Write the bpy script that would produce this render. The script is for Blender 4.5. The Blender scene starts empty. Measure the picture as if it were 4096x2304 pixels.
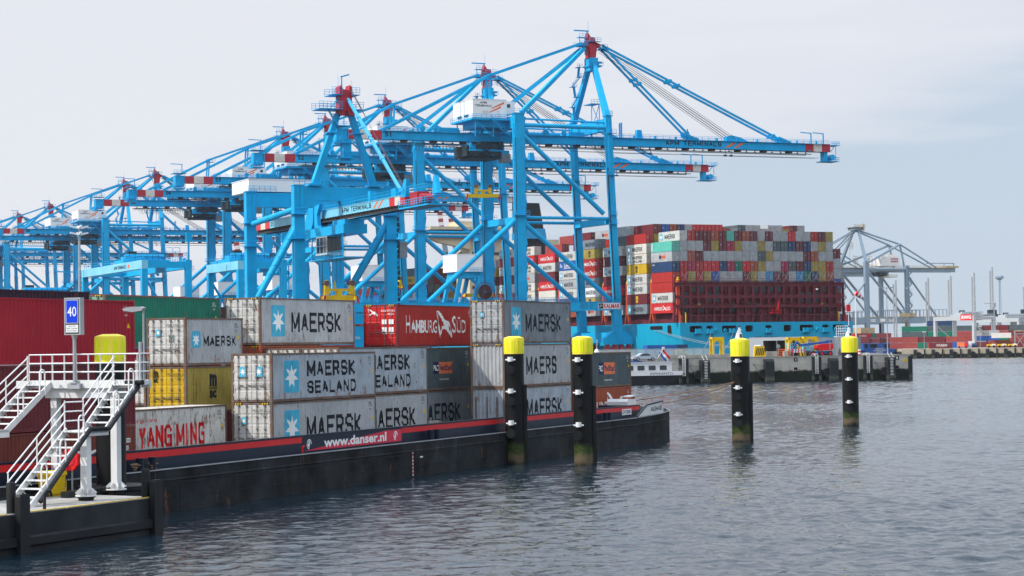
import bpy, math, random
from mathutils import Matrix, Vector
random.seed(7)
R = math.radians
S = bpy.context.scene
COL = S.collection
# ---------------------------------------------------------------- camera
CAMH = 7.17
cam = bpy.data.cameras.new('camera')
cam.lens = 75.0; cam.sensor_width = 36.0; cam.clip_start = 0.5; cam.clip_end = 30000
co = bpy.data.objects.new('camera', cam); COL.objects.link(co)
co.matrix_world = Matrix.Translation((0, 0, CAMH)) @ Matrix.Rotation(R(90) + .0277, 4, 'X') @ Matrix.Rotation(-.0146, 4, 'Z')
S.camera = co
# ---------------------------------------------------------------- light
SUN_AZ = math.atan2(-.92, -.39)          # compass style: atan2(x, y)
SUN_EL = R(42)
W = bpy.data.worlds.new('World'); S.world = W; W.use_nodes = True
nt = W.node_tree; nd = nt.nodes; lk = nt.links
bg = nd['Background']; bg.inputs['Strength'].default_value = 0.1
sky = nd.new('ShaderNodeTexSky'); sky.sky_type = 'NISHITA'; sky.sun_disc = False
sky.sun_elevation = SUN_EL; sky.sun_rotation = SUN_AZ
tc = nd.new('ShaderNodeTexCoord'); sep = nd.new('ShaderNodeSeparateXYZ'); lk.new(tc.outputs['Generated'], sep.inputs[0])
def mth(op, a, b=None, c=None):
    n = nd.new('ShaderNodeMath'); n.operation = op
    for i, v in enumerate((a, b, c)):
        if v is None: continue
        if isinstance(v, (int, float)): n.inputs[i].default_value = v
        else: lk.new(v, n.inputs[i])
    return n.outputs[0]
mp = nd.new('ShaderNodeMapping'); mp.inputs['Scale'].default_value = (4.2, 4.2, 30); lk.new(tc.outputs['Generated'], mp.inputs[0])
nz = nd.new('ShaderNodeTexNoise'); nz.inputs['Scale'].default_value = 1.0; nz.inputs['Detail'].default_value = 5; nz.inputs['Roughness'].default_value = .5
lk.new(mp.outputs[0], nz.inputs['Vector'])
# low cloud bank: bluer and darker towards the right and near the horizon
side = mth('MULTIPLY_ADD', sep.outputs['X'], 1.9, .42)
low = mth('MULTIPLY_ADD', sep.outputs['Z'], -5.2, .52)
bank = mth('ADD', mth('ADD', side, low), mth('MULTIPLY', mth('SUBTRACT', nz.outputs['Fac'], .5), 1.5))
rp = nd.new('ShaderNodeValToRGB'); lk.new(bank, rp.inputs[0])
e = rp.color_ramp.elements
e[0].position = .30; e[0].color = (.76, .775, .83, 1)
e[1].position = .86; e[1].color = (.52, .61, .72, 1)
m1 = rp.color_ramp.elements.new(.60); m1.color = (.69, .725, .80, 1)
sc = nd.new('ShaderNodeMix'); sc.data_type = 'RGBA'; sc.blend_type = 'MULTIPLY'; sc.inputs[0].default_value = 1
lk.new(rp.outputs[0], sc.inputs[6]); sc.inputs[7].default_value = (10, 10, 10, 1)
mx = nd.new('ShaderNodeMix'); mx.data_type = 'RGBA'; mx.inputs[0].default_value = .93
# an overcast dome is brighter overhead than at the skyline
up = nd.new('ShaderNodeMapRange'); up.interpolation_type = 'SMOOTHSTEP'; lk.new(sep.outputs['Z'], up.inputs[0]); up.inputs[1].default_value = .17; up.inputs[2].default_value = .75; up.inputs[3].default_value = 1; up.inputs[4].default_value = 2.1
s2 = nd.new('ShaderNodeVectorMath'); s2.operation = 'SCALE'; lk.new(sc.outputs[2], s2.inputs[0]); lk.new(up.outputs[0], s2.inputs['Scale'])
tn = nd.new('ShaderNodeMix'); tn.data_type = 'RGBA'; tn.blend_type = 'MULTIPLY'; tf = nd.new('ShaderNodeMapRange'); lk.new(sep.outputs['Z'], tf.inputs[0]); tf.inputs[1].default_value = .16; tf.inputs[2].default_value = .5
lk.new(tf.outputs[0], tn.inputs[0]); lk.new(s2.outputs[0], tn.inputs[6]); tn.inputs[7].default_value = (.90, .985, 1.07, 1)
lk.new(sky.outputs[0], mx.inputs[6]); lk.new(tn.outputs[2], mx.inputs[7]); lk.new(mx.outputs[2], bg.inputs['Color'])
sl = bpy.data.lights.new('sun', 'SUN'); sl.energy = 3.6; sl.angle = R(.6); sl.color = (1, .95, .88)
so = bpy.data.objects.new('sun', sl); COL.objects.link(so)
sv = Vector((math.sin(SUN_AZ) * math.cos(SUN_EL), math.cos(SUN_AZ) * math.cos(SUN_EL), math.sin(SUN_EL)))
so.rotation_euler = sv.to_track_quat('Z', 'Y').to_euler()
S.view_settings.view_transform = 'Standard'; S.view_settings.look = 'None'
S.view_settings.exposure = .12; S.view_settings.gamma = 1
S.cycles.max_bounces = 6; S.cycles.diffuse_bounces = 2; S.cycles.glossy_bounces = 3; S.cycles.caustics_reflective = False; S.cycles.caustics_refractive = False
# ---------------------------------------------------------------- helpers
class MB:
    """collects shapes; build() links them as ONE mesh object"""
    def __init__(s): s.v = []; s.f = []; s.mi = []; s.m = 0
    def poly(s, pts):
        n = len(s.v); s.v += [tuple(p) for p in pts]; s.f.append(tuple(range(n, n + len(pts)))); s.mi.append(s.m)
    def faces(s, vs, fs):
        n = len(s.v); s.v += [tuple(p) for p in vs]
        for f in fs: s.f.append(tuple(i + n for i in f)); s.mi.append(s.m)
    def box(s, x0, x1, y0, y1, z0, z1):
        s.faces([(x0,y0,z0),(x1,y0,z0),(x1,y1,z0),(x0,y1,z0),(x0,y0,z1),(x1,y0,z1),(x1,y1,z1),(x0,y1,z1)],
                [(0,3,2,1),(4,5,6,7),(0,1,5,4),(1,2,6,5),(2,3,7,6),(3,0,4,7)]); return s
    def bar(s, p, q, w, h=None, w2=None, h2=None, up=(0, 0, 1)):
        """rectangular bar from p to q, w across, h in the up direction; may taper"""
        h = w if h is None else h; w2 = w if w2 is None else w2; h2 = h if h2 is None else h2
        p = Vector(p); q = Vector(q); d = (q - p).normalized(); u = Vector(up)
        if abs(d.dot(u)) > .98: u = Vector((0, 1, 0)) if abs(d.y) < .9 else Vector((1, 0, 0))
        a = d.cross(u).normalized(); b = a.cross(d).normalized(); vs = []
        for c, ww, hh in ((p, w, h), (q, w2, h2)):
            for i, j in ((-1,-1),(1,-1),(1,1),(-1,1)): vs.append(c + a * (i * ww / 2) + b * (j * hh / 2))
        s.faces(vs, [(0,3,2,1),(4,5,6,7),(0,1,5,4),(1,2,6,5),(2,3,7,6),(3,0,4,7)]); return s
    def tube(s, p, q, r, n=8, r2=None, cap=True):
        r2 = r if r2 is None else r2
        p = Vector(p); q = Vector(q); d = (q - p).normalized(); u = Vector((0,0,1)) if abs(d.z) < .95 else Vector((1,0,0))
        a = d.cross(u).normalized(); b = a.cross(d); vs = []
        for c, rr in ((p, r), (q, r2)):
            for i in range(n):
                t = 2 * math.pi * i / n; vs.append(c + a * (rr * math.cos(t)) + b * (rr * math.sin(t)))
        fs = [(i, (i + 1) % n, n + (i + 1) % n, n + i) for i in range(n)]
        if cap: fs += [tuple(range(n - 1, -1, -1)), tuple(range(n, 2 * n))]
        s.faces(vs, fs); return s
    def path(s, pts, r, n=6):
        """round pipe along points, mitred"""
        P = [Vector(p) for p in pts]; vs = []; m = len(P)
        for k, c in enumerate(P):
            d = ((P[min(k + 1, m - 1)] - c).normalized() + (c - P[max(k - 1, 0)]).normalized()).normalized()
            u = Vector((0,0,1)) if abs(d.z) < .9 else Vector((.3,.95,0)).normalized()
            if k == 0: a = d.cross(u).normalized()
            else: a = (a - d * a.dot(d)).normalized()
            b = a.cross(d)
            for i in range(n):
                t = 2 * math.pi * i / n; vs.append(c + a * (r * math.cos(t)) + b * (r * math.sin(t)))
        fs = [(k * n + i, k * n + (i + 1) % n, (k + 1) * n + (i + 1) % n, (k + 1) * n + i) for k in range(m - 1) for i in range(n)]
        fs += [tuple(range(n - 1, -1, -1)), tuple(range((m - 1) * n, m * n))]
        s.faces(vs, fs); return s
    def lathe(s, prof, cx=0, cy=0, n=24):
        vs = []; m = len(prof)
        for r, z in prof:
            for i in range(n):
                t = 2 * math.pi * i / n; vs.append((cx + r * math.cos(t), cy + r * math.sin(t), z))
        fs = [(k * n + i, k * n + (i + 1) % n, (k + 1) * n + (i + 1) % n, (k + 1) * n + i) for k in range(m - 1) for i in range(n)]
        fs += [tuple(range(n - 1, -1, -1)), tuple(range((m - 1) * n, m * n))]
        s.faces(vs, fs); return s
    def prism(s, pts, axis, a, b):
        """polygon of 2-D points pushed from a to b along an axis (x: pts are y,z; y: x,z; z: x,y)"""
        g = {'x': lambda p, t: (t, p[0], p[1]), 'y': lambda p, t: (p[0], t, p[1]), 'z': lambda p, t: (p[0], p[1], t)}[axis]
        n = len(pts); vs = [g(p, a) for p in pts] + [g(p, b) for p in pts]
        fs = [tuple(range(n - 1, -1, -1)), tuple(range(n, 2 * n))] + [(i, (i + 1) % n, n + (i + 1) % n, n + i) for i in range(n)]
        s.faces(vs, fs); return s
    def rail(s, pts, h=1.1, step=2.0, r=.035, mids=1, n=4):
        """handrail with posts along a ground line"""
        P = [Vector(p) for p in pts]
        for k in range(mids + 1):
            z = h * (k + 1) / (mids + 1)
            for p, q in zip(P, P[1:]): s.tube(p + Vector((0,0,z)), q + Vector((0,0,z)), r, n, cap=False)
        for p, q in zip(P, P[1:]):
            m = max(1, round((q - p).length / step))
            for i in range(m + 1):
                c = p.lerp(q, i / m); s.tube(c, c + Vector((0,0,h)), r, n, cap=False)
        return s
    def mesh(s, name, mats, smooth=True):
        me = bpy.data.meshes.new(name); me.from_pydata(s.v, [], s.f); me.update()
        mats = mats if isinstance(mats, (list, tuple)) else [mats]
        for m in mats: me.materials.append(MT(m))
        if len(mats) > 1: me.polygons.foreach_set('material_index', s.mi)
        if smooth:
            me.polygons.foreach_set('use_smooth', [True] * len(me.polygons)); me.set_sharp_from_angle(angle=R(38))
        return me
    def build(s, name, mats, parent=None, loc=None, smooth=True):
        return put(name, s.mesh(name, mats, smooth), parent, loc)
def put(name, me, parent=None, loc=None, rot=None, label=None):
    o = bpy.data.objects.new(name, me); COL.objects.link(o)
    if parent: o.parent = parent
    if loc: o.location = loc
    if rot: o.rotation_euler = rot
    if label: o['label'] = label
    return o
def tag(o, label=None, cat=None, group=None, kind=None):
    if label: o['label'] = label
    if cat: o['category'] = cat
    if group: o['group'] = group
    if kind: o['kind'] = kind
    return o
def thing(name, label, cat, loc=(0, 0, 0), rz=0, group=None):
    o = bpy.data.objects.new(name, None); COL.objects.link(o); o.empty_display_size = .5
    o.location = loc; o.rotation_euler = (0, 0, rz)
    return tag(o, label, cat, group)
KIDS = {}
def copy_tree(o, parent=None):
    c = o.copy(); COL.objects.link(c); c.parent = parent
    for ch in list(o.children): copy_tree(ch, c)
    return c
# ---------------------------------------------------------------- materials
_M = {}; _DEF = {}
def D(name, rgb, rough=.5, metal=0, rust=0, var=.10, scale=1.0, streak=0, bump=0, alpha=None, dark=None, emit=0, spec=.22, foot=0):
    _DEF[name] = dict(foot=foot, rgb=rgb, rough=rough, metal=metal, rust=rust, var=var, scale=scale, streak=streak, bump=bump, dark=dark, emit=emit, spec=spec)
def MT(name):
    if not isinstance(name, str): return name
    if name in _M: return _M[name]
    k = _DEF[name]; m = bpy.data.materials.new(name); m.use_nodes = True; _M[name] = m
    t = m.node_tree; N = t.nodes; Lk = t.links; b = N['Principled BSDF']
    b.inputs['Roughness'].default_value = k['rough']; b.inputs['Metallic'].default_value = k['metal']
    b.inputs['Specular IOR Level'].default_value = k['spec']
    rgb = k['rgb']; c0 = (*rgb, 1)
    tc = N.new('ShaderNodeTexCoord'); oi = N.new('ShaderNodeObjectInfo')
    va = N.new('ShaderNodeVectorMath'); va.operation = 'ADD'; Lk.new(tc.outputs['Object'], va.inputs[0])
    vs = N.new('ShaderNodeVectorMath'); vs.operation = 'SCALE'; vs.inputs[0].default_value = (37, 53, 71); Lk.new(oi.outputs['Random'], vs.inputs['Scale']); Lk.new(vs.outputs[0], va.inputs[1])
    def noise(sc, det=5, mapping=None, rough=.6):
        n = N.new('ShaderNodeTexNoise'); n.inputs['Scale'].default_value = sc; n.inputs['Detail'].default_value = det; n.inputs['Roughness'].default_value = rough
        if mapping:
            mm = N.new('ShaderNodeMapping'); mm.inputs['Scale'].default_value = mapping; Lk.new(va.outputs[0], mm.inputs[0]); Lk.new(mm.outputs[0], n.inputs['Vector'])
        else: Lk.new(va.outputs[0], n.inputs['Vector'])
        return n.outputs['Fac']
    def ramp(f, a, b_):
        r = N.new('ShaderNodeMapRange'); r.inputs[1].default_value = a; r.inputs[2].default_value = b_; Lk.new(f, r.inputs[0]); return r.outputs[0]
    def mix(f, a, b_, bt='MIX'):
        x = N.new('ShaderNodeMix'); x.data_type = 'RGBA'; x.blend_type = bt
        for i, v in ((0, f), (6, a), (7, b_)):
            if isinstance(v, (float, int)): x.inputs[i].default_value = v
            elif isinstance(v, tuple): x.inputs[i].default_value = v
            else: Lk.new(v, x.inputs[i])
        return x.outputs[2]
    s = k['scale']; v = k['var']
    dk = k['dark'] or tuple(c * (1 - 2.2 * v) for c in rgb); lt = tuple(min(1, c * (1 + v) + v * .03) for c in rgb)
    col = mix(ramp(noise(.9 * s), .3, .7), (*dk, 1), (*lt, 1)) if v else c0
    if k['streak']:
        st = ramp(noise(1.0, 4, (3.2 * s, 3.2 * s, .22 * s)), .52, .78)
        n2 = N.new('ShaderNodeMath'); n2.operation = 'MULTIPLY'; Lk.new(st, n2.inputs[0]); n2.inputs[1].default_value = k['streak']
        col = mix(n2.outputs[0], col, (rgb[0] * .35 + .03, rgb[1] * .33 + .02, rgb[2] * .3 + .012, 1))
    if k['rust']:
        f = noise(2.3 * s, 8, (1.5, 1.5, .55), .72)
        if k['foot']:      # corrosion creeps up from the bottom rail and down from the roof edge
            sz = N.new('ShaderNodeSeparateXYZ'); Lk.new(tc.outputs['Object'], sz.inputs[0]); q = N.new('ShaderNodeMapRange'); Lk.new(sz.outputs['Z'], q.inputs[0]); q.inputs[1].default_value = .1; q.inputs[2].default_value = .9; q.inputs[3].default_value = k['foot']; q.inputs[4].default_value = 0
            ad = N.new('ShaderNodeMath'); ad.operation = 'ADD'; Lk.new(f, ad.inputs[0]); Lk.new(q.outputs[0], ad.inputs[1]); f = ad.outputs[0]
        a = ramp(f, .60 - .08 * k['rust'], .72 - .08 * k['rust'])
        col = mix(a, col, mix(noise(9 * s, 3), (.09, .033, .014, 1), (.27, .11, .04, 1)))
    if k['rust'] or k['streak'] or v:
        rr = N.new('ShaderNodeMapRange'); rr.inputs[3].default_value = max(.05, k['rough'] - .1); rr.inputs[4].default_value = min(1, k['rough'] + .18)
        Lk.new(noise(3 * s), rr.inputs[0]); Lk.new(rr.outputs[0], b.inputs['Roughness'])
    if isinstance(col, tuple): b.inputs['Base Color'].default_value = col
    else: Lk.new(col, b.inputs['Base Color'])
    if k['bump']:
        bp = N.new('ShaderNodeBump'); bp.inputs['Strength'].default_value = k['bump']; bp.inputs['Distance'].default_value = .05
        Lk.new(noise(4 * s, 6), bp.inputs['Height']); Lk.new(bp.outputs[0], b.inputs['Normal'])
    if k['emit']:
        b.inputs['Emission Color'].default_value = c0; b.inputs['Emission Strength'].default_value = k['emit']
    return m
D('stay blue', (.07, .43, .70), .45, var=.06)
D('crane blue', (.001, .375, .69), .45, var=.07, scale=.3, streak=.22, rust=-.35, spec=.15)
D('crane pale blue', (.20, .56, .72), .4, var=.06, scale=.3, streak=.15)
D('crane dark', (.02, .035, .045), .6)
D('rail brown', (.055, .045, .04), .7)
D('crane red', (.46, .028, .045), .45, var=.08)
D('crane white', (.80, .78, .76), .5, var=.03, scale=.2, streak=.06)
D('white', (.68, .68, .67), .5, var=.05, streak=.25, rust=-.5)
D('white plain', (.74, .74, .73), .5, var=.03, streak=.08)
D('black', (.012, .013, .015), .45, var=.15)
D('letter black', (.012, .016, .022), .5, var=.0)
D('orange stripe', (.80, .16, .03), .5, var=.03)
D('yellow', (.78, .50, .008), .45, var=.08, streak=.15)
D('cap yellow', (.80, .66, .045), .45, var=.03)
D('reflector yellow', (.72, .80, .006), .25, var=0)
D('cable', (.06, .055, .07), .6, var=0)
D('steel', (.30, .31, .32), .4, metal=.5, var=.1)
D('galvanised', (.36, .38, .40), .5, metal=.35, var=.12)
D('concrete', (.33, .315, .28), .85, var=.16, scale=.8, streak=.35, bump=.25)
D('pale concrete', (.40, .36, .29), .85, var=.12, scale=.6, streak=.3)
D('asphalt', (.14, .135, .13), .9, var=.1)
D('rubber', (.016, .017, .019), .65, var=.2)
D('fender black', (.009, .0095, .011), .5, var=.25, scale=.5)
D('glass dark', (.02, .028, .032), .08, var=0, spec=.8)
# container paints
D('grey paint', (.40, .415, .42), .5, rust=.34, var=.10, streak=.35, foot=.07)
D('blue grey paint', (.38, .425, .47), .5, rust=.34, var=.10, streak=.35, foot=.07)
D('dark grey paint', (.21, .24, .265), .5, rust=.2, var=.12, streak=.4, foot=.07)
D('slate paint', (.075, .105, .115), .5, rust=.22, var=.14, streak=.35)
D('rod grey', (.17, .16, .15), .5, metal=.2, rust=.6, var=.2)
D('pale paint', (.56, .55, .52), .5, rust=.35, var=.08, streak=.4, foot=.07)
D('cream paint', (.66, .62, .54), .5, rust=.4, var=.07, streak=.3, foot=.07)
D('rusty white', (.62, .60, .55), .6, rust=1.15, var=.10, streak=.5, foot=.07)
D('rusty frame', (.16, .12, .10), .7, rust=1.3, var=.2)
D('yellow paint', (.56, .35, .012), .5, rust=.1, var=.1, streak=.25, foot=.07)
D('olive paint', (.36, .27, .055), .5, rust=.1, var=.12, streak=.2, foot=.07)
D('crimson paint', (.36, .012, .026), .45, rust=-.2, var=.06, streak=.1)
D('maroon paint', (.15, .022, .028), .5, rust=-.1, var=.12, streak=.3)
D('red paint', (.40, .026, .018), .45, rust=-.1, var=.08, streak=.15)
D('bright red', (.56, .022, .024), .4, rust=-.1, var=.06)
D('dull red', (.33, .062, .055), .5, rust=0, var=.1, streak=.15)
D('orange brown', (.34, .075, .035), .5, rust=.2, var=.12, streak=.3)
D('green paint', (.008, .165, .105), .45, rust=.05, var=.1, streak=.2)
D('pale green', (.20, .42, .30), .5, rust=.4, var=.1, streak=.2)
D('teal paint', (.10, .46, .36), .5, rust=.1, var=.06)
D('navy paint', (.022, .052, .13), .5, rust=0, var=.1)
D('mid blue', (.02, .10, .36), .5, rust=0, var=.1)
D('sky blue paint', (.02, .26, .50), .5, rust=0, var=.08)
D('crimson pink', (.34, .02, .06), .5, rust=0, var=.08)
D('indigo paint', (.02, .016, .03), .5, rust=.1, var=.1)
D('mauve grey', (.33, .30, .33), .5, rust=.4, var=.1, streak=.3)
D('logo blue', (.06, .42, .60), .5, var=.12, streak=.2)
D('logo white', (.80, .80, .77), .5, var=.05)
D('navy plain', (.015, .02, .085), .5, var=.05)
D('logo orange', (.75, .20, .08), .5, var=.05)
D('ship blue', (.006, .36, .56), .4, var=.06, scale=.12, streak=.22)
D('ship maroon', (.15, .022, .032), .55, var=.12, scale=.4, streak=.2)
D('ship orange', (.52, .075, .035), .5, var=.08)
D('dark void', (.012, .008, .01), .9, var=0)  # near black for openings, their inner shade put into colour
D('hull black', (.013, .016, .019), .7, var=.42, scale=.6, streak=.6, rust=-.05, spec=.15)
D('brown red', (.19, .042, .03), .5, rust=.1, var=.12, streak=.3)
D('gantry grey', (.42, .45, .47), .5, var=.05)
D('hull navy', (.004, .011, .028), .35, var=.06)
D('stripe red', (.60, .018, .022), .35, var=.04)
D('banner red', (.62, .03, .07), .4, var=.03)
D('pontoon black', (.015, .018, .021), .5, var=.3, scale=.7, streak=.3)
D('deck grey', (.36, .35, .33), .9, var=.12, scale=1.2)
D('sign blue', (.006, .045, .56), .35, var=0)
D('sign red', (.65, .015, .02), .4, var=.03)
D('superstructure cream', (.66, .56, .38), .5, var=.05)
D('far steel', (.19, .26, .325), .5, var=.05, scale=.2)
D('far tan', (.42, .33, .20), .6, var=.1)
D('far white', (.70, .68, .66), .5, var=.03)
D('shed grey', (.34, .36, .39), .5, var=.05, scale=.3)
D('tan rope', (.20, .13, .08), .8, var=.1)
D('skin', (.45, .26, .18), .5, var=0)
D('vest', (.55, .75, .05), .5, var=0)
D('cloth blue', (.03, .09, .30), .7, var=.1)
D('car silver', (.50, .55, .60), .25, metal=.4, var=0)
D('algae', (.045, .065, .018), .85, var=.5, scale=2.5, bump=.6)
# materials that change with height above the water: growth and wet band of the tide
def tide(name, rgb, z_algae, z_wet, rough=.6, algae=(.05, .075, .018), wet=(.012, .014, .012), streak=.3, tan=None):
    m = bpy.data.materials.new(name); m.use_nodes = True; _M[name] = m
    N = m.node_tree.nodes; Lk = m.node_tree.links; b = N['Principled BSDF']; b.inputs['Roughness'].default_value = rough; b.inputs['Specular IOR Level'].default_value = .2
    g = N.new('ShaderNodeNewGeometry'); sx = N.new('ShaderNodeSeparateXYZ'); Lk.new(g.outputs['Position'], sx.inputs[0])
    def noise(mapping, det=6):
        n = N.new('ShaderNodeTexNoise'); n.inputs['Scale'].default_value = 1; n.inputs['Detail'].default_value = det; n.inputs['Roughness'].default_value = .65
        mm = N.new('ShaderNodeMapping'); mm.inputs['Scale'].default_value = mapping; Lk.new(g.outputs['Position'], mm.inputs[0]); Lk.new(mm.outputs[0], n.inputs['Vector']); return n.outputs['Fac']
    def M_(op, a, b_, c=None):
        n = N.new('ShaderNodeMath'); n.operation = op
        for i, v in enumerate((a, b_, c)):
            if v is None: continue
            if isinstance(v, (int, float)): n.inputs[i].default_value = v
            else: Lk.new(v, n.inputs[i])
        return n.outputs[0]
    def ramp(f, a, b_):
        r = N.new('ShaderNodeMapRange'); r.inputs[1].default_value = a; r.inputs[2].default_value = b_; Lk.new(f, r.inputs[0]); return r.outputs[0]
    def mix(f, a, b_):
        x = N.new('ShaderNodeMix'); x.data_type = 'RGBA'
        for i, v in ((0, f), (6, a), (7, b_)):
            if isinstance(v, (int, float)): x.inputs[i].default_value = v
            elif isinstance(v, tuple): x.inputs[i].default_value = (*v, 1)
            else: Lk.new(v, x.inputs[i])
        return x.outputs[2]
    c = mix(ramp(noise((.5, .5, .5)), .3, .7), tuple(x * .75 for x in rgb), tuple(x * 1.12 for x in rgb))
    c = mix(M_('MULTIPLY', ramp(noise((1.6, 1.6, .12)), .5, .8), streak), c, tuple(x * .4 for x in rgb))
    zz = M_('MULTIPLY_ADD', M_('SUBTRACT', noise((1.3, 1.3, .7)), .5), 1.1, sx.outputs['Z'])
    al = mix(ramp(noise((5, 5, 9), 3), .35, .65), tuple(x * .35 for x in algae), algae)
    c = mix(ramp(zz, z_algae + .18, z_algae - .12), c, al)
    if tan: c = mix(ramp(zz, (z_algae + z_wet) / 2 + .1, (z_algae + z_wet) / 2 - .1), c, tan)
    c = mix(ramp(zz, z_wet + .15, z_wet - .15), c, wet)
    Lk.new(c, b.inputs['Base Color'])
    bp = N.new('ShaderNodeBump'); bp.inputs['Strength'].default_value = .4; bp.inputs['Distance'].default_value = .04; Lk.new(noise((6, 6, 6)), bp.inputs['Height']); Lk.new(bp.outputs[0], b.inputs['Normal'])
tide('post steel', (.008, .0085, .0095), 1.15, .12, .5, streak=.2, tan=(.11, .085, .05))
tide('quay wall', (.43, .405, .355), 2.0, 1.75, .9, algae=(.035, .05, .02), wet=(.012, .017, .013), streak=.55)
tide('far quay wall', (.46, .39, .29), 1.7, 1.3, .9, algae=(.05, .06, .035), wet=(.02, .022, .02), streak=.35)
tide('quay fender', (.022, .026, .03), .9, .2, .6, algae=(.10, .11, .08), streak=.2)
# ---------------------------------------------------------------- lettering
_T = {}
def text(s, w, h, bold=.02, mat='letter black', depth=.004):
    """letters as a thin solid, w x h, lower left corner at the origin, reading along +X, facing -Y"""
    key = (s, round(w, 3), round(h, 3), bold, mat)
    if key in _T: return _T[key]
    cu = bpy.data.curves.new('lettering', 'FONT'); cu.body = s; cu.size = 1; cu.offset = bold; cu.resolution_u = 3; cu.space_line = .82; cu.align_x = 'CENTER'
    o = bpy.data.objects.new('lettering', cu); me = bpy.data.meshes.new_from_object(o)
    bpy.data.objects.remove(o); bpy.data.curves.remove(cu)
    vs = [v.co for v in me.vertices]
    x0 = min(v.x for v in vs); x1 = max(v.x for v in vs); y0 = min(v.y for v in vs); y1 = max(v.y for v in vs)
    b = MB()
    for p in me.polygons: b.poly([((vs[i].x - x0) / (x1 - x0) * w, 0, (vs[i].y - y0) / (y1 - y0) * h) for i in p.vertices])
    bpy.data.meshes.remove(me)
    r = b.mesh('lettering', mat, smooth=False); _T[key] = r
    return r
def memo(f):
    c = {}
    def g(*a, **k):
        key = (a, tuple(sorted(k.items())))
        if key not in c: c[key] = f(*a, **k)
        return c[key]
    return g
# plain block capitals drawn as strokes, for the ship line's name
G_ = {'M': [[(0,0),(0,1),(.5,.12),(1,1),(1,0)]], 'A': [[(0,0),(.5,1),(1,0)],[(.2,.34),(.8,.34)]], 'E': [[(1,1),(0,1),(0,0),(1,0)],[(0,.52),(.85,.52)]], 'R': [[(0,0),(0,1),(.72,1),(.95,.84),(.95,.62),(.72,.46),(0,.46)],[(.55,.46),(1,0)]],
 'S': [[(1,.8),(.8,1),(.2,1),(0,.84),(0,.62),(.2,.52),(.8,.48),(1,.36),(1,.16),(.8,0),(.2,0),(0,.2)]], 'K': [[(0,0),(0,1)],[(.95,1),(.12,.5),(1,0)]], 'L': [[(0,1),(0,0),(1,0)]], 'N': [[(0,0),(0,1),(1,0),(1,1)]], 'D': [[(0,0),(0,1),(.7,1),(1,.75),(1,.25),(.7,0),(0,0)]],
 'Y': [[(0,1),(.5,.45),(1,1)],[(.5,.45),(.5,0)]], 'G': [[(1,.8),(.8,1),(.2,1),(0,.8),(0,.2),(.2,0),(1,0),(1,.48),(.55,.48)]], 'I': [[(.5,0),(.5,1)]], 'P': [[(0,0),(0,1),(.75,1),(1,.85),(1,.6),(.75,.44),(0,.44)]], 'T': [[(0,1),(1,1)],[(.5,1),(.5,0)]]}
def block(s, w, h, mat='letter black', wt=.31, gap=.30):
    key = ('block', s, round(w, 3), round(h, 3), mat, wt)
    if key in _T: return _T[key]
    adv = [{'I': .25, 'M': 1.25, ' ': .7}.get(c, 1.0) for c in s]; tot = sum(adv) + (gap + wt) * len(s) - gap
    k = w / tot; t = wt * k; tv = min(t * 1.0, h * .2); b = MB(); x = 0
    for c, ad in zip(s, adv):
        if c != ' ':
            for st in G_[c]:
                P = [Vector((x + t / 2 + px * ad * k if c != 'I' else x + t / 2, tv / 2 + pz * (h - tv))) for px, pz in st]
                for i, (p, q) in enumerate(zip(P, P[1:])):
                    d = (q - p).normalized(); n = Vector((-d.y, d.x)); e = t / 2 * .9
                    p2 = p - d * (e if i or 1 else 0); q2 = q + d * e
                    if c in 'MAKNYR' and abs(d.x) > .1 and abs(d.y) > .1: p2, q2 = p, q
                    hw = t / 2 if abs(d.y) > .5 else tv / 2
                    b.poly([(v.x, -.0004 * i, min(max(v.y, 0), h)) for v in (p2 - n * hw, q2 - n * hw, q2 + n * hw, p2 + n * hw)])
        x += (ad + wt + gap) * k
    r = b.mesh('lettering', mat, smooth=False); _T[key] = r
    return r
def rrect(w, h, r, n=4):
    p = []
    for cx, cz, a0 in ((w - r, r, -90), (w - r, h - r, 0), (r, h - r, 90), (r, r, 180)):
        for i in range(n + 1):
            t = R(a0 + 90 * i / n); p.append((cx + r * math.cos(t), cz + r * math.sin(t)))
    return p
@memo
def plate(w, h, mat, r=0.0, d=.004):
    b = MB(); b.prism(rrect(w, h, r) if r else [(0,0),(w,0),(w,h),(0,h)], 'y', -d, 0); return b.mesh('plate', mat, smooth=False)
@memo
def star(w, h, mat='logo white'):
    b = MB(); p = []
    for i in range(14):
        t = R(90 + i * 180 / 7); q = 1 if i % 2 == 0 else .42
        p.append((w / 2 + q * w / 2 * math.cos(t), 0, h / 2 + q * h / 2 * math.sin(t)))
    c = (w / 2, 0, h / 2)
    for i in range(14): b.poly([c, p[i - 1], p[i]][::-1])
    return b.mesh('star', mat, smooth=False)
@memo
def pennant(w, h, mat='logo white'):
    """flying flag drawn as two swallow halves"""
    b = MB()
    P = lambda L: b.poly([(x * w, 0, z * h) for x, z in L])
    P([(0, .97), (.10, 1), (.30, .88), (.52, .66), (.74, .62), (.60, .47), (.50, .44), (.30, .70)])
    P([(.50, .44), (.60, .47), (.74, .62), (.80, .30), (1, .05), (.98, .0), (.75, .18), (.55, .34)])
    P([(.50, .44), (.55, .34), (.36, .32), (.18, 0), (.22, .22), (.36, .45)])
    P([(.0, .97), (.03, .90), (.22, .22), (.18, .0)]); P([(.74, .62), (.80, .60), (1, .05), (.97, .02)])
    return b.mesh('pennant', mat, smooth=False)
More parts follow.
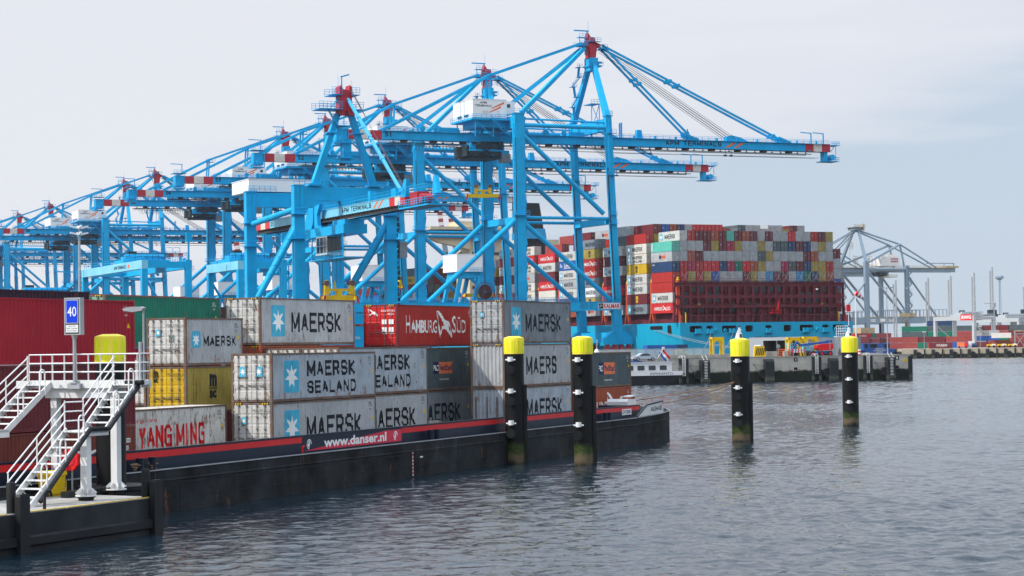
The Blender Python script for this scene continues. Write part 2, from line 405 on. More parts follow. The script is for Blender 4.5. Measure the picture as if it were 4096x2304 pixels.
# ---------------------------------------------------------------- shipping containers
CW = 2.438
def corr(b, x0, x1, y, z0, z1, sgn, pitch=.278, d=.036):
    """corrugated wall along x, outer face at y, facing sgn"""
    n = max(1, round((x1 - x0) / pitch)); p = (x1 - x0) / n; pts = []
    for i in range(n):
        a = x0 + i * p; pts += [(a, 0), (a + .26 * p, 0), (a + .5 * p, d), (a + .76 * p, d)]
    pts.append((x1, 0))
    for (xa, da), (xb, db) in zip(pts, pts[1:]):
        q = [(xa, y - sgn * da, z0), (xb, y - sgn * db, z0), (xb, y - sgn * db, z1), (xa, y - sgn * da, z1)]
        b.poly(q if sgn < 0 else q[::-1])
def corry(b, y0, y1, x, z0, z1, pitch=.29, d=.045):
    n = round((y1 - y0) / pitch); p = (y1 - y0) / n; pts = []
    for i in range(n):
        a = y0 + i * p; pts += [(a, 0), (a + .3 * p, 0), (a + .5 * p, d), (a + .8 * p, d)]
    pts.append((y1, 0))
    for (ya, da), (yb, db) in zip(pts, pts[1:]): b.poly([(x + db, yb, z0), (x + da, ya, z0), (x + da, ya, z1), (x + db, yb, z1)])
@memo
def cont_body(L, H, blank):
    b = MB(); w = CW / 2
    corr(b, .16, L - .16, -w + .012, .15, H - .10, -1); corr(b, .16, L - .16, w - .012, .15, H - .10, 1)
    b.box(.10, L - .10, -w + .06, w - .06, .12, .2)
    n = round(L / .4)
    for i in range(n): b.box(.1 + (L - .2) * i / n, .1 + (L - .2) * (i + .72) / n, -w + .07, w - .07, H - .075, H - .03)
    b.box(.1, L - .1, -w + .06, w - .06, H - .1, H - .055)
    b.poly([(L - .05, -w + .1, .15), (L - .05, w - .1, .15), (L - .05, w - .1, H - .1), (L - .05, -w + .1, H - .1)])
    if blank: corry(b, -w + .1, w - .1, .03, .14, H - .12)
    else: b.poly([(.12, w - .1, .15), (.12, -w + .1, .15), (.12, -w + .1, H - .1), (.12, w - .1, H - .1)])
    return b.mesh('body', 'grey paint', smooth=False)
@memo
def cont_frame(L, H):
    b = MB(); w = CW / 2
    for x0, x1 in ((0, .15), (L - .15, L)):
        for s in (-1, 1):
            ya, yb = sorted((s * w, s * (w - .13))); b.box(x0, x1, ya, yb, .12, H - .12)
            b.box(x0 - .004 if x0 == 0 else x1 - .178, .178 if x0 == 0 else x1 + .004, *sorted((s * (w + .004), s * (w - .165))), 0, .118)
            b.box(x0 - .004 if x0 == 0 else x1 - .178, .178 if x0 == 0 else x1 + .004, *sorted((s * (w + .004), s * (w - .165))), H - .118, H)
        b.box(x0 + .012, x1 - .012, -w + .166, w - .166, .02, .14); b.box(x0 + .012, x1 - .012, -w + .166, w - .166, H - .115, H - .012)
    for s in (-1, 1):
        b.box(.18, L - .18, *sorted((s * w, s * (w - .06))), .01, .15); b.box(.18, L - .18, *sorted((s * w, s * (w - .06))), H - .10, H - .02)
    return b.mesh('frame', 'rusty frame', smooth=False)
DW = CW / 2 - .145
@memo
def cont_door(H):
    """one door leaf, hinge side at y=0, free edge towards +y, outer face at x=.02"""
    b = MB(); z0, z1 = .15, H - .125; w = DW
    b.box(.03, .07, 0, w, z0, z1)
    n = 5; hh = (z1 - z0) / n
    for i in range(n): b.prism([(.03, z0 + hh * i + .05), (.018, z0 + hh * i + .09), (.018, z0 + hh * (i + 1) - .04), (.03, z0 + hh * (i + 1))], 'y', .05, w - .02)
    for i in range(4): b.box(.0, .03, -.02, .06, z0 + .25 + i * (z1 - z0 - .5) / 3 - .06, z0 + .25 + i * (z1 - z0 - .5) / 3 + .06)
    return b.mesh('door', 'grey paint', smooth=False)
@memo
def cont_rod(H):
    b = MB(); b.tube((-.03, 0, .1), (-.03, 0, H - .08), .021, 6)
    for z in (.16, H * .3, H * .52, H * .74, H - .17): b.box(-.05, .012, -.055, .055, z - .03, z + .03)
    b.bar((-.05, 0, H * .36), (-.05, .34, H * .34), .03, .05)
    return b.mesh('lock_rod', 'rod grey', smooth=False)
@memo
def hazard():
    b = MB()
    for i in range(6):
        b.m = i % 2; b.poly([(i * .07, 0, 0), (i * .07 + .07, 0, 0), (i * .07 + .11, 0, .085), (i * .07 + .04, 0, .085)])
    return b.mesh('hazard_stripes', ['yellow', 'black'], smooth=False)
def oset(o, mat):
    o.material_slots[0].link = 'OBJECT'; o.material_slots[0].material = MT(mat); return o
YS = -CW / 2 - .007
LEN = {}
def strips(poly, cuts):
    for x0, x1 in zip(cuts, cuts[1:]):
        q = poly
        for lim, sg in ((x0, 1), (x1, -1)):
            r = []
            for i in range(len(q)):
                a, c = q[i - 1], q[i]; fa, fc = (a[0] - lim) * sg, (c[0] - lim) * sg
                if (fa < 0) != (fc < 0): t = fa / (fa - fc); r.append((lim, a[1] + (c[1] - a[1]) * t))
                if fc >= 0: r.append(c)
            q = r
            if not q: break
        if len(q) > 2: yield q
_C = {}
def conform(me, x, L, dy):
    """paint laid into the corrugations of a container side"""
    n = max(1, round((L - .32) / .278)); p = (L - .32) / n; ph = round((x - .16) % p, 3); key = (me.name, ph, dy)
    if key in _C: return _C[key]
    lo = min(v.co.x for v in me.vertices); hi = max(v.co.x for v in me.vertices); cuts = []
    k = -1
    while k * p - ph < hi + p: cuts += [k * p - ph + f * p for f in (0, .26, .5, .76)]; k += 1
    def dep(u):
        f = ((u + ph) % p) / p
        return 0 if f < .26 else (f - .26) / .24 * .036 if f < .5 else .036 if f < .76 else (1 - f) / .24 * .036
    b = MB()
    for f in me.polygons:
        if abs(f.normal.y) < .5 or f.normal.y > 0 and len(me.polygons) > 2 and me.name.startswith('plate'): continue
        q = [(me.vertices[i].co.x, me.vertices[i].co.z) for i in f.vertices]; b.m = f.material_index
        for s in strips(q, cuts): b.poly([(u, dep(min(max(u, -9), 99)) - .012, z) for u, z in s])
    r = b.mesh(me.name.split('.')[0], [m for m in me.materials], smooth=False); _C[key] = r
    return r
def side(t, name, me, x, z, dy=0):
    L = LEN.get(t.name)
    if L: return put(name, conform(me, x, L, dy), t, (x, -CW / 2 + .012 + .007 - dy * .35, z))
    return put(name, me, t, (x, YS - dy, z))
def endp(t, name, me, y, z, dx=0): return put(name, me, t, (-.012 - dx, y, z), (0, 0, R(-90)))
def container(label, loc, rz, L, H, mat, frame='rusty frame', door=None, ids=None, size='45G1', group='containers stacked on the barge', haz=False, blank=False):  # door: paler copy of the side paint, the sunlit end put into colour
    t = thing('shipping_container', label, 'container', loc, rz, group); LEN[t.name] = L
    oset(put('body', cont_body(L, H, blank), t), mat); oset(put('frame', cont_frame(L, H), t), frame)
    if not blank:
        for s in (-1, 1):
            d = oset(put('door', cont_door(H), t, (.0, s * (CW / 2 - .135), 0)), door or mat)
            if s > 0: d.scale = (1, -1, 1)
            for k in (.28, .72): put('lock_rod', cont_rod(H), d, (0, DW * k, 0))
    if ids:
        dark = 'letter black' if mat not in ('crimson paint', 'maroon paint', 'red paint', 'green paint', 'slate paint', 'orange brown') else 'logo white'
        if not blank:
            endp(t, 'marking', text(ids, 1.02, .13, .0, dark), -.07, H - .48, .05); endp(t, 'marking', text(size, .42, .12, .0, dark), -.55, H - .68, .05)
            for i in range(4): endp(t, 'marking', text('MGW TARE', .36, .05, .0, dark), -.15, H * .42 - i * .1, .05); endp(t, 'marking', text('30 480 KG', .38, .05, .0, dark), -.62, H * .42 - i * .1, .05)
        side(t, 'marking', text(ids.replace(' ', '\n', 1), .48, .26, .0, dark), L - .95, H - .55); side(t, 'marking', text(size, .26, .10, .0, dark), L - .78, H - .75)
        w = MB(); w.poly([(0, 0, 0), (.22, 0, 0), (.11, 0, .24)]); side(t, 'warning_triangle', w.mesh('warning_triangle', 'yellow', False), L - .6, H * .55)
    if haz:
        for y in (CW / 2 - .2, -CW / 2 + .62): endp(t, 'hazard_stripes', hazard(), y, H - .108, .004)
        side(t, 'hazard_stripes', hazard(), .2, H - .10)
    return t
def maersk(t, L, H, land=False, star_x=None, big=1.0, word='MAERSK', grow=True):
    """blue star panel and the ship line's name on the near side"""
    pw, ph, px, pz = (1.68, H * .66, 1.36, H * .18) if L > 7 else (.88, H * .35, .66, H * .37)
    side(t, 'logo_panel', plate(pw, ph, 'logo blue', .14), px, pz); side(t, 'star', star(pw * .92, ph * .86), px + pw * .04, pz + ph * .07, .008)
    if land:
        side(t, 'lettering', block(word, 5.7, H * .33), 3.95, H * .50); side(t, 'lettering', block('SEALAND', 5.75, H * .27), 3.98, H * .14)
    elif L > 7: side(t, 'lettering', block(word, 6.6 if len(word) > 5 else 5.6, H * .43), 3.8, H * .27)
    else: side(t, 'lettering', block(word, 3.5, H * .22), 1.85, H * .40)
def door_star(t, y, z, s=.42):
    endp(t, 'logo_panel', plate(s, s * 1.25, 'logo blue', .04), y, z, .01); endp(t, 'star', star(s * .9, s * 1.05), y - s * .05, z + s * .1, .02)
    endp(t, 'lettering', text('MAERSK', s * 1.05, s * .16, .02), y + s * .02, z - s * .25, .01)
def msc(t, x, z, s, mat='letter black', place=side):
    a = place(t, 'lettering', text('m', s, s * .95, .05, mat), x, z + s * .85); place(t, 'lettering', text('sc', s * .9, s * .62, .05, mat), x + (.05 * s if place is side else -.05 * s), z)
    b = MB(); b.box(-.1 * s, 1.1 * s, -.003, 0, 0, .09 * s); place(t, 'lettering', b.mesh('lettering', mat, False), x, z + s * .70)
def hamburg(t, L, H, k=1.0):
    x = 1.3 * k; z = H * .33; h = H * .42
    side(t, 'lettering', text('H', .68 * k, h, .012, 'logo white'), x, z); side(t, 'lettering', text('AMBURG', 4.05 * k, h * .74, .012, 'logo white'), x + .8 * k, z)
    side(t, 'pennant', pennant(2.5 * k, h * 1.6), x + 4.8 * k, z - h * .3); side(t, 'lettering', text('S', .62 * k, h, .012, 'logo white'), x + 7.3 * k, z); side(t, 'lettering', text('ÜD', 1.5 * k, h * .95, .012, 'logo white'), x + 8.05 * k, z)
def pando(t, x, z, h, k=1.0):
    side(t, 'logo_panel', plate(h * 1.25, h, 'navy plain'), x, z); side(t, 'lettering', text('P&O', h * 1.05, h * .5, .02, 'logo white'), x + h * .1, z + h * .25, .008)
    side(t, 'logo_panel', plate(h * 2.75, h, 'logo orange'), x + h * 1.25, z); side(t, 'lettering', text('Nedlloyd', h * 2.5, h * .66, .02, 'navy plain'), x + h * 1.37, z + h * .12, .008)
    side(t, 'lettering', text('www.ponl.com', h * 1.9, h * .22, .01, 'logo white'), x + h * 1.3, z - h * .6)
# ---------------------------------------------------------------- the container barge
TH = .398; BX, BY = -12.67, 112.0; BRZ = math.pi / 2 - TH
bu = (math.sin(TH), math.cos(TH)); bv = (-math.cos(TH), math.sin(TH))
def bw(s, o, z): return (BX + bu[0] * s + bv[0] * o, BY + bu[1] * s + bv[1] * o, z)
def bc(label, s, o, z, L, H, mat, **k): return container(label, bw(s, o + CW / 2, z), BRZ, L, H, mat, **k)
FT40 = 12.192; FT20 = 6.058
t = bc('crimson container with bare corrugated side, topmost behind the blue 40 sign', -25.2, 0, 6.72, FT40, 2.9, 'crimson paint', ids='CAIU 731390 1', haz=True, frame='crimson paint')
t = bc('brown red container just under the crimson one behind the white platform', -25.2, 0, 3.8, FT40, 2.9, 'maroon paint', frame='maroon paint')
t = bc('brownish red container at the bottom of the red stack behind the stairs', -25.2, 0, .9, FT40, 2.88, 'brown red', frame='brown red')
b = MB(); side(t, 'marking', plate(.55, .2, 'logo white'), 11.2, 2.1); side(t, 'marking', text('4501 4', .5, .14), 11.22, 2.13, .01); side(t, 'marking', plate(.3, .2, 'logo white'), 11.35, 1.75); side(t, 'marking', text('2G1', .25, .14), 11.37, 1.78, .01); side(t, 'lettering', text('TRITON', 5, .6, .03, 'logo white'), 5.5, 1.3)
bc('nearly black container of which only the roof edge shows above the crimson one', -25.2, 2.5, 7.2, FT40, 2.896, 'indigo paint', frame='indigo paint')
t = bc('white weathered container with red YANG MING lettering low beside the coaming', -12.6, 2.5, 1.8, FT40, 2.591, 'rusty white', frame='rusty frame', ids='YMLU 495010 6', size='42G1')
side(t, 'lettering', block('YANG', 3.05, 1.12, 'sign red', .38, .22), 3.75, .62); side(t, 'lettering', block('MING', 2.75, 1.12, 'sign red', .38, .22), 7.25, .62); side(t, 'lettering', text('www.yangming.com', 5, .26, .0, 'sign red'), .4, 1.85)
t = bc('grey short container with the star panel on top of the yellow container', -.35, 5, 6.42, FT20, 2.591, 'grey paint', door='pale paint', ids='MSKU 729 022 0', size='22G1'); maersk(t, FT20, 2.591); door_star(t, .62, 1.6, .3)
endp(t, 'graffiti', text('M', .3, .42, -.0, 'green paint'), -.2, 1.25, .02)
t = bc('yellow short container with black msc letters under the grey one', -.35, 5, 3.83, FT20, 2.57, 'olive paint', door='yellow paint', ids='MSCU 658863 9', size='22G1'); msc(t, 2.45, .8, .74); msc(t, .85, 1.72, .34, place=endp)  # one yellow paint: olive on the sides, their shade put into colour
for i, c in enumerate('MEDITERRANEAN'): side(t, 'lettering', text(c, .12, .12, .01), 0.72, 2.0 - i * .155)
for i, c in enumerate('SHIPPING CO'):
    if c != ' ': side(t, 'lettering', text(c, .12, .12, .01), 1.0, 1.85 - i * .155)
bc('dark red short container almost hidden below the yellow one', -.35, 5, 1.24, FT20, 2.57, 'maroon paint', frame='maroon paint')
t = bc('pale container end with grey doors left of the yellow container', -.35, 7.5, 4.3, FT20, 2.591, 'grey paint', door='pale paint', ids='MSKU 008 411 2', size='42G1')
bc('scuffed white container end at the foot of the stack left of the yellow container', -.35, 7.5, 1.7, FT20, 2.57, 'rusty white')
t = bc('long green container high on the barge behind the street lamp', -.45, 10, 7.45, FT40, 2.896, 'green paint', door='pale green', ids='GESU 460174 3', haz=True)
bc('red container directly under the long green one', -.45, 10, 4.55, FT40, 2.88, 'crimson paint', frame='maroon paint')
bc('bright red container end just left of the green container doors', -.2, 12.55, 7.6, FT40, 2.896, 'red paint', frame='red paint', haz=True)
t = bc('nearest light blue grey container with a two line name and two door stars', 0, 0, 4.455, FT40, 2.591, 'blue grey paint', door='pale paint', ids='MSKU 651 451 1', size='42G1'); maersk(t, FT40, 2.591, True); door_star(t, .72, 1.35); door_star(t, -.25, 1.35)
t = bc('grey container under the nearest SEALAND one, its lower edge behind the web address banner', 0, 0, 1.55, FT40, 2.896, 'grey paint', door='pale paint', ids='MRKU 577 356 3', haz=True); maersk(t, FT40, 2.896); door_star(t, .62, 1.75, .3)
t = bc('light blue grey SEALAND container standing one row behind the nearest one', 12.42, 2.5, 4.43, FT40, 2.88, 'blue grey paint', door='rusty white', ids='MSKU 807 714 2'); maersk(t, FT40, 2.88, True)
t = bc('plain grey container under the second SEALAND one', 12.42, 2.5, 1.52, FT40, 2.896, 'grey paint', ids='MSKU 113 371 0'); maersk(t, FT40, 2.896)
bc('scuffed white container of which the door top shows beside the second SEALAND one', 12.42, 5.0, 4.43, FT40, 2.88, 'rusty white')
t = bc('grey container with the star panel standing high between the green and the red one', 12.1, 7.5, 7.5, FT40, 2.84, 'grey paint', door='pale paint', ids='MSKU 866 490 2', haz=True); maersk(t, FT40, 2.84); door_star(t, .8, 1.2, .25)
bc('orange brown container under the high grey one with the star panel', 12.1, 7.5, 4.6, FT40, 2.88, 'orange brown', frame='orange brown', haz=True)
t = bc('mauve grey container barely showing right of the green one', 12.1, 10, 6.9, FT40, 2.9, 'mauve grey'); side(t, 'lettering', text('MSC', 4, 1.2, .03), 7, .8)
t = bc('dark slate container with an orange name panel between two grey ones', 24.85, 5, 4.36, FT40, 2.87, 'slate paint', ids='PONU 787110 4'); pando(t, 6.0, 1.1, .78)
t = bc('dark grey container under the slate one with the orange panel', 24.85, 5, 1.45, FT40, 2.896, 'dark grey paint', ids='MSKU 230 448 1'); maersk(t, FT40, 2.896)
t = bc('red container with HAMBURG lettering on top of the slate one', 25.45, 5, 7.27, FT40, 2.78, 'red paint', frame='maroon paint', door='bright red', ids='SUDU 577150 2', haz=True); hamburg(t, FT40, 2.78, 1.0); endp(t, 'pennant', pennant(.72, .5), .88, 2.0, .02)
for y in (-.12, -.62):
    for z in (1.0, 1.5): endp(t, 'sticker', plate(.34, .3, 'logo white'), y, z, .02)
t = bc('grey container with dark doors and star, topmost of the three beside the yellow capped posts', 31.2, 0, 7.41, FT40, 2.896, 'dark grey paint', door='grey paint', ids='MRSU 302 041 3', haz=True); maersk(t, FT40, 2.896); door_star(t, .48, 1.75, .3)
t = bc('grey container with a blank corrugated end, middle of the three beside the posts', 31.2, 0, 4.5, FT40, 2.896, 'grey paint', ids='MAXU 371 247 5', blank=True, haz=True); maersk(t, FT40, 2.896, word='MAERS')
t = bc('grey container with a rust streaked blank end at the bottom beside the posts', 31.2, 0, 1.6, FT40, 2.896, 'blue grey paint', ids='MSKU 914 220 1', blank=True, frame='rusty frame'); maersk(t, FT40, 2.896)
for y in (.9, .1, -.6): endp(t, 'rust_patch', plate(.09, 1.6, 'rusty frame'), y, .7, .0)
t = bc('slate grey container with an orange name panel at the bow end of the barge', 43.8, 0, 4.1, FT40, 2.591, 'slate paint', ids='POCU 110114 1', size='42G1'); pando(t, 5.15, .95, .88)
t = bc('orange brown HAMBURG container under the slate one at the bow end', 43.8, 0, 1.2, FT40, 2.88, 'orange brown', frame='orange brown', ids='SUDU 375921 1'); hamburg(t, FT40, 2.88, 1.12)
# ---- barge hull
bg_ = thing('container_barge', 'long black river barge with a red striped navy coaming loaded with containers', 'barge', (BX, BY, 0), BRZ)
OUT = [(-60, -3.8), (46, -3.8), (51.5, -3.76), (54.6, -3.5), (56.6, -2.6), (58.2, -1.0), (59.4, 1.6), (60, 5.9), (59.4, 10.2), (58.2, 12.8), (56.6, 14.4), (54, 15.4), (49, 15.7), (-60, 15.7)]
b = MB()
def zr(s): return 1.95 + (max(0, s - 44) / 10) ** 2 * .22
rows = []
for dz, sh in ((-1.2, .985), (.0, 1), (.72, 1), (.74, 1.0), (.78, 1.0), (1, 1)):
    rows.append([(44 + (s - 44) * sh if s > 44 else s, o - (.03 if dz == .74 and o < 0 else 0), dz if dz < 0 else dz * zr(s)) for s, o in OUT])
n = len(OUT)
for a, c in zip(rows, rows[1:]): b.faces(a + c, [(i, (i + 1) % n, n + (i + 1) % n, n + i) for i in range(n)])
b.poly(rows[-1]); b.build('hull', 'hull black', bg_, smooth=False)
b = MB()                       # pale rubbing edge at deck level
for (s0, o0), (s1, o1) in zip(OUT[:6], OUT[1:7]): b.bar((s0, o0 - .015, zr(s0) + .0), (s1, o1 - .015, zr(s1) + .0), .06, .05)
b.build('deck_edge', 'galvanised', bg_)
b = MB(); CO, CT = -3.2, 2.80
b.box(-60, 48.7, CO, CO + .18, 1.9, CT); b.box(-60, 48.7, CO - .03, CO + .26, CT, CT + .055); b.box(48.7, 48.9, CO, 15.1, 1.9, CT); b.box(-60, 48.7, 15.0, 15.18, 1.9, CT)
b.build('coaming', 'hull navy', bg_, smooth=False)
b = MB(); b.box(-60, -2.68, CO - .006, CO, 2.47, 2.76); b.box(8.92, 48.7, CO - .006, CO, 2.47, 2.76); b.build('red_stripe', 'stripe red', bg_, smooth=False)
b = MB(); b.box(24.7, 31.1, 4.55, 4.85, 1.9, 2.36); b.box(-.32, -.1, .05, 2.4, 1.9, 2.3); b.box(-60, -26, 3, 3.3, 1.9, 2.36); b.build('hatch_beam', 'rusty white', bg_, smooth=False)
b = MB(); b.box(-60, 52, -3.815, -3.79, 1.28, 1.33); b.box(-60, 52, -3.812, -3.79, .62, .65)
for i in range(18): b.box(-58 + i * 6.1, -57.96 + i * 6.1, -3.81, -3.79, 0, 1.95)
b.build('plate_seam', 'hull black', bg_, smooth=False)
bn = MB(); bn.box(-2.64, 8.88, CO - .016, CO - .007, 2.03, 2.71); bn = bn.build('name_banner', 'hull navy', bg_, smooth=False)
def lay(me, x, z, name='lettering', d=.019): return put(name, me, bn, (x, CO - d, z))
b = MB(); b.poly([(-2.5, 0, 2.04), (8.86, 0, 2.04), (8.86, 0, 2.70), (6.9, 0, 2.70)]); lay(b.mesh('banner_swoosh', 'banner red', False), 0, 0, 'banner_swoosh')
lay(text('www.danser.nl', 7.3, .50, .03, 'logo white'), -.35, 2.13, d=.024)
for x in (-1.95, 8.1):
    b = MB(); ring = [(math.cos(R(i * 15)), math.sin(R(i * 15))) for i in range(24)]
    for i in range(18):
        (c0, s0), (c1, s1) = ring[i], ring[i + 1]; b.poly([(c0 * .26, 0, s0 * .26), (c1 * .26, 0, s1 * .26), (c1 * .21, 0, s1 * .21), (c0 * .21, 0, s0 * .21)][::-1])
    b.poly([(-.2, 0, -.02), (-.02, 0, -.2), (.06, 0, -.06), (-.05, 0, .05)][::-1])
    b.bar((-.08, 0, .16), (.08, 0, .0), .02, .06); b.bar((-.08, 0, 0), (.08, 0, .16), .02, .06)
    lay(b.mesh('emblem', 'logo white', False), x, 2.37, 'emblem', .026)
for s in (-18.2, -17.2, 12.0, 12.85, 40.6, 41.3):
    b = MB(); b.lathe([(.16, 0), (.16, .5), (.19, .52), (.19, .58)], n=12); b.build('bollard', 'hull navy', bg_, (s, -3.55, zr(s)))
for s in (-19.0, -17.6):
    b = MB(); b.path([(s + .5 + .3 * math.cos(i * .7), -3.55 + .1 * math.sin(i * .9), zr(s) + .05 + i * .012) for i in range(26)], .035, 5); b.build('rope_coil', 'tan rope', bg_)
b = MB()
for i in range(14): b.m = i % 2; b.box(9.0, 9.1, -3.812, -3.802, .1 + i * .1, .2 + i * .1)
b.build('draught_scale', ['white plain', 'sign red'], bg_, smooth=False)
b = MB(); b.box(10.0, 10.35, -3.812, -3.802, 1.05, 1.13); b.build('hull_mark', 'white plain', bg_)
for s in (-3.2, 23.0): b = MB(); b.path([(s, -3.5, 2.0), (s, -3.5, 2.28), (s + .12, -3.55, 2.34)], .05, 6); b.build('vent_pipe', 'sign red', bg_)
pl = MB(); pl.prism([(46.4, 2.02), (52.2, 2.16), (52.0, 2.98), (48.6, 2.80)], 'y', -3.86, -3.80); pl = pl.build('bulwark', 'white', bg_, smooth=False)
b = MB(); b.bar((46.3, -3.84, 2.03), (48.55, -3.84, 2.84), .12, .09); b.bar((48.55, -3.84, 2.84), (52.05, -3.84, 3.02), .12, .09); b.build('bulwark_cap', 'hull navy', pl)
put('lettering', text('ALSAGE', 2.5, .32, .02), pl, (49.3, -3.87, 2.33), (0, R(-1.6), 0))
b = MB(); b.prism([(0, 0), (1.9, 0), (1.9, 1.15), (.3, 1.2), (0, 1.0)], 'y', 0, 1.6); b.build('winch_house', 'white', bg_, (48.9, -2.2, 2.05))
for i in range(3):
    b = MB(); b.lathe([(.30, 0), (.30, .8)], n=14); b.m = 1; b.lathe([(.35, .8), (.35, .87), (.2, .9)], n=14); b.build('bollard', ['orange brown', 'white plain'], bg_, (50.5 + i * 1.15, -1.6 + i * .25, 2.55))
b = MB(); b.tube((53.6, -3.0, 2.25), (53.6, -3.0, 2.5), .2, 10); b.build('fairlead', 'black', bg_)
sg = MB(); sg.box(44.95, 46.9, CO - .02, CO - .007, 2.2, 2.62); sg = sg.build('name_board', 'logo white', bg_, smooth=False); put('lettering', text('DV 0500', 1.7, .28, .02, 'navy plain'), sg, (45.07, CO - .024, 2.27))
# ---- mooring posts in the water
def post(label, x, y, r, ztop, zcap, lamp=False, rung=True, lean=.0, face=-.45, fenders=True):
    t = thing('mooring_post', label, 'mooring post', (x, y, 0), 0, 'steel mooring posts standing in the water')
    b = MB(); b.lathe([(r, -2), (r, zcap)], n=36)
    b.build('shaft', 'post steel', t)
    cp = MB(); cp.lathe([(r * 1.04, zcap), (r * 1.04, ztop - .06), (r * 1.0, ztop), (r * .5, ztop + .09)], n=36); cp = cp.build('cap', 'cap yellow', t)
    for k in range(10):
        b = MB()
        a = 2 * math.pi * k / 10 + .2; b2 = (math.cos(a), math.sin(a)); q = (-b2[1], b2[0]); rr = r * 1.043
        for sg_ in (-1, 1):
            c = (b2[0] * rr + q[0] * .055 * sg_, b2[1] * rr + q[1] * .055 * sg_); zm = (zcap + ztop) / 2
            for z0, z1 in ((zcap + .12, zm - .02), (zm + .02, ztop - .16)): b.bar((*c, z0), (*c, z1), .075, .012, up=(b2[0], b2[1], 0))
        b.build('reflector', 'reflector yellow', cp)
    if fenders:
        a = math.atan2(-1, face); ca, sa = math.cos(a), math.sin(a)
        z = zcap - .32
        for k in range(3):
            zz = z - k * 1.95
            if zz < 1.2: break
            b = MB(); c = (ca * r * .95, sa * r - .16); b.tube((*c, zz - .14), (*c, zz + .14), .17, 12); b.tube((c[0] - .3, c[1] + .06, zz - .04), (c[0] + .3, c[1] - .06, zz - .04), .05, 8); b.build('mooring_hook', 'white plain', t)
            b = MB(); c = (ca * r * .9, sa * r * .8); c2 = (ca * r * .9 - .05, sa * r - .32); b.tube((*c, zz - .66), (*c2, zz - .66), .22, 16); b.tube((*c2, zz - .66), (c2[0] - .01, c2[1] - .12, zz - .66), .27, 16); b.build('bollard', 'fender black', t)
    if rung:
        b = MB(); a2 = .05; ca2, sa2 = math.cos(a2), math.sin(a2)
        b.box(r - .02, r + .16, -.28, -.18, -1, zcap - 1.9); b.box(r - .02, r + .16, .1, .2, -1, zcap - 1.9)
        for i in range(12): b.box(r + .05, r + .1, -.2, .12, .4 + i * .32, .44 + i * .32)
        b.build('guide_rail', 'fender black', t)
    if lamp:
        zb = ztop + .04; z = 0
        L = MB(); L.lathe([(.52, z), (.52, z + .06)], n=20)
        L.faces([(-.36,-.3,z),(.36,-.3,z),(.36,.3,z),(-.36,.3,z),(-.22,-.2,z+.8),(.22,-.2,z+.8),(.22,.2,z+.8),(-.22,.2,z+.8)], [(0,3,2,1),(4,5,6,7),(0,1,5,4),(1,2,6,5),(2,3,7,6),(3,0,4,7)])
        L.prism([(-.2, z+.82), (.1, z+.82), (.22, z+1.2), (-.02, z+1.36)], 'y', -.14, .14); L.tube((.05, 0, z+1.3), (.05, 0, z+1.5), .09, 10)
        L = L.build('beacon', 'white plain', t, smooth=False); L.location = (-.05, 0, zb); L.scale = (.78, .78, .58)
        b = MB(); b.prism([(.02, z+.22), (.28, z+.22), (.2, z+.66), (.02, z+.66)], 'y', -.36, -.24); b.build('solar_panel', 'glass dark', L, smooth=False)
        b = MB(); b.tube((.05, 0, z+1.5), (.05, 0, z+1.66), .13, 12); b.tube((.05, 0, z+1.70), (.05, 0, z+1.73), .17, 12); b.build('lantern', 'glass dark', L)
    return t
post('black steel post with a plain yellow cap standing against the barge side', .06, 131.7, .60, 7.75, 6.75)
post('black steel post with a yellow cap standing in front of the slate container', 4.2, 128.8, .60, 7.68, 6.68, face=-.7)
post('black steel post topped with a beacon, the one the barge ropes lead to', 16.7, 157.0, .69, 7.48, 6.25, lamp=True, face=-.5)
post('black steel post topped with a beacon, standing farthest right in the water', 28.9, 183.2, .69, 7.57, 6.3, lamp=True, rung=False, face=-.4)
for label, p, q, sag in (('upper of two brown mooring ropes from the barge bow to a beacon post', bw(52.4, -1.1, 3.0), (16.2, 156.4, 4.38), .12), ('lower of two brown mooring ropes from the barge bow to a beacon post', bw(52.0, -2.6, 2.7), (16.1, 156.3, 4.30), .25)):
    p = Vector(p); q = Vector(q); pts = [p.lerp(q, i / 12) - Vector((0, 0, 4 * sag * (i / 12) * (1 - i / 12))) for i in range(13)]
    b = MB(); b.path(pts, .035, 5); tag(b.build('mooring_rope', 'tan rope'), label, 'rope', 'ropes mooring the barge')
# ---------------------------------------------------------------- floating landing stage with its stairs
PA = R(25); PX, PY = -14.17, 84.76; PRZ = math.pi / 2 - PA
def pw(s, o, z): return (PX + math.sin(PA) * s - math.cos(PA) * o, PY + math.cos(PA) * s + math.sin(PA) * o, z)
pt = thing('landing_pontoon', 'black floating pontoon with grey deck and yellow edge line at lower left', 'pontoon', (PX, PY, 0), PRZ)
b = MB(); b.prism([(-22, 0), (-.05, 0), (.3, 3.0), (.05, 5.0), (-22, 5.0)], 'z', -.6, 1.42); b.build('float', 'pontoon black', pt, smooth=False)
b = MB(); b.prism([(-22, .03), (-.08, .03), (.26, 3.0), (.02, 4.96), (-22, 4.96)], 'z', 1.42, 1.45); b.build('deck', 'deck grey', pt, smooth=False)
b = MB()
for x0, x1 in ((-22, -9.3), (-8.5, -5.9), (-5.8, -2.95), (-2.85, -.45)): b.box(x0, x1, .03, .13, 1.45, 1.475)
b.build('edge_line', 'yellow', pt, smooth=False)
b = MB()
for x0, x1 in ((-22, -8.95), (-8.25, -.5)): b.prism([(-.0, .62), (-.16, .55), (-.16, .28), (0, .2)], 'x', x0, x1)
b.build('rubbing_strake', 'fender black', pt, smooth=False)
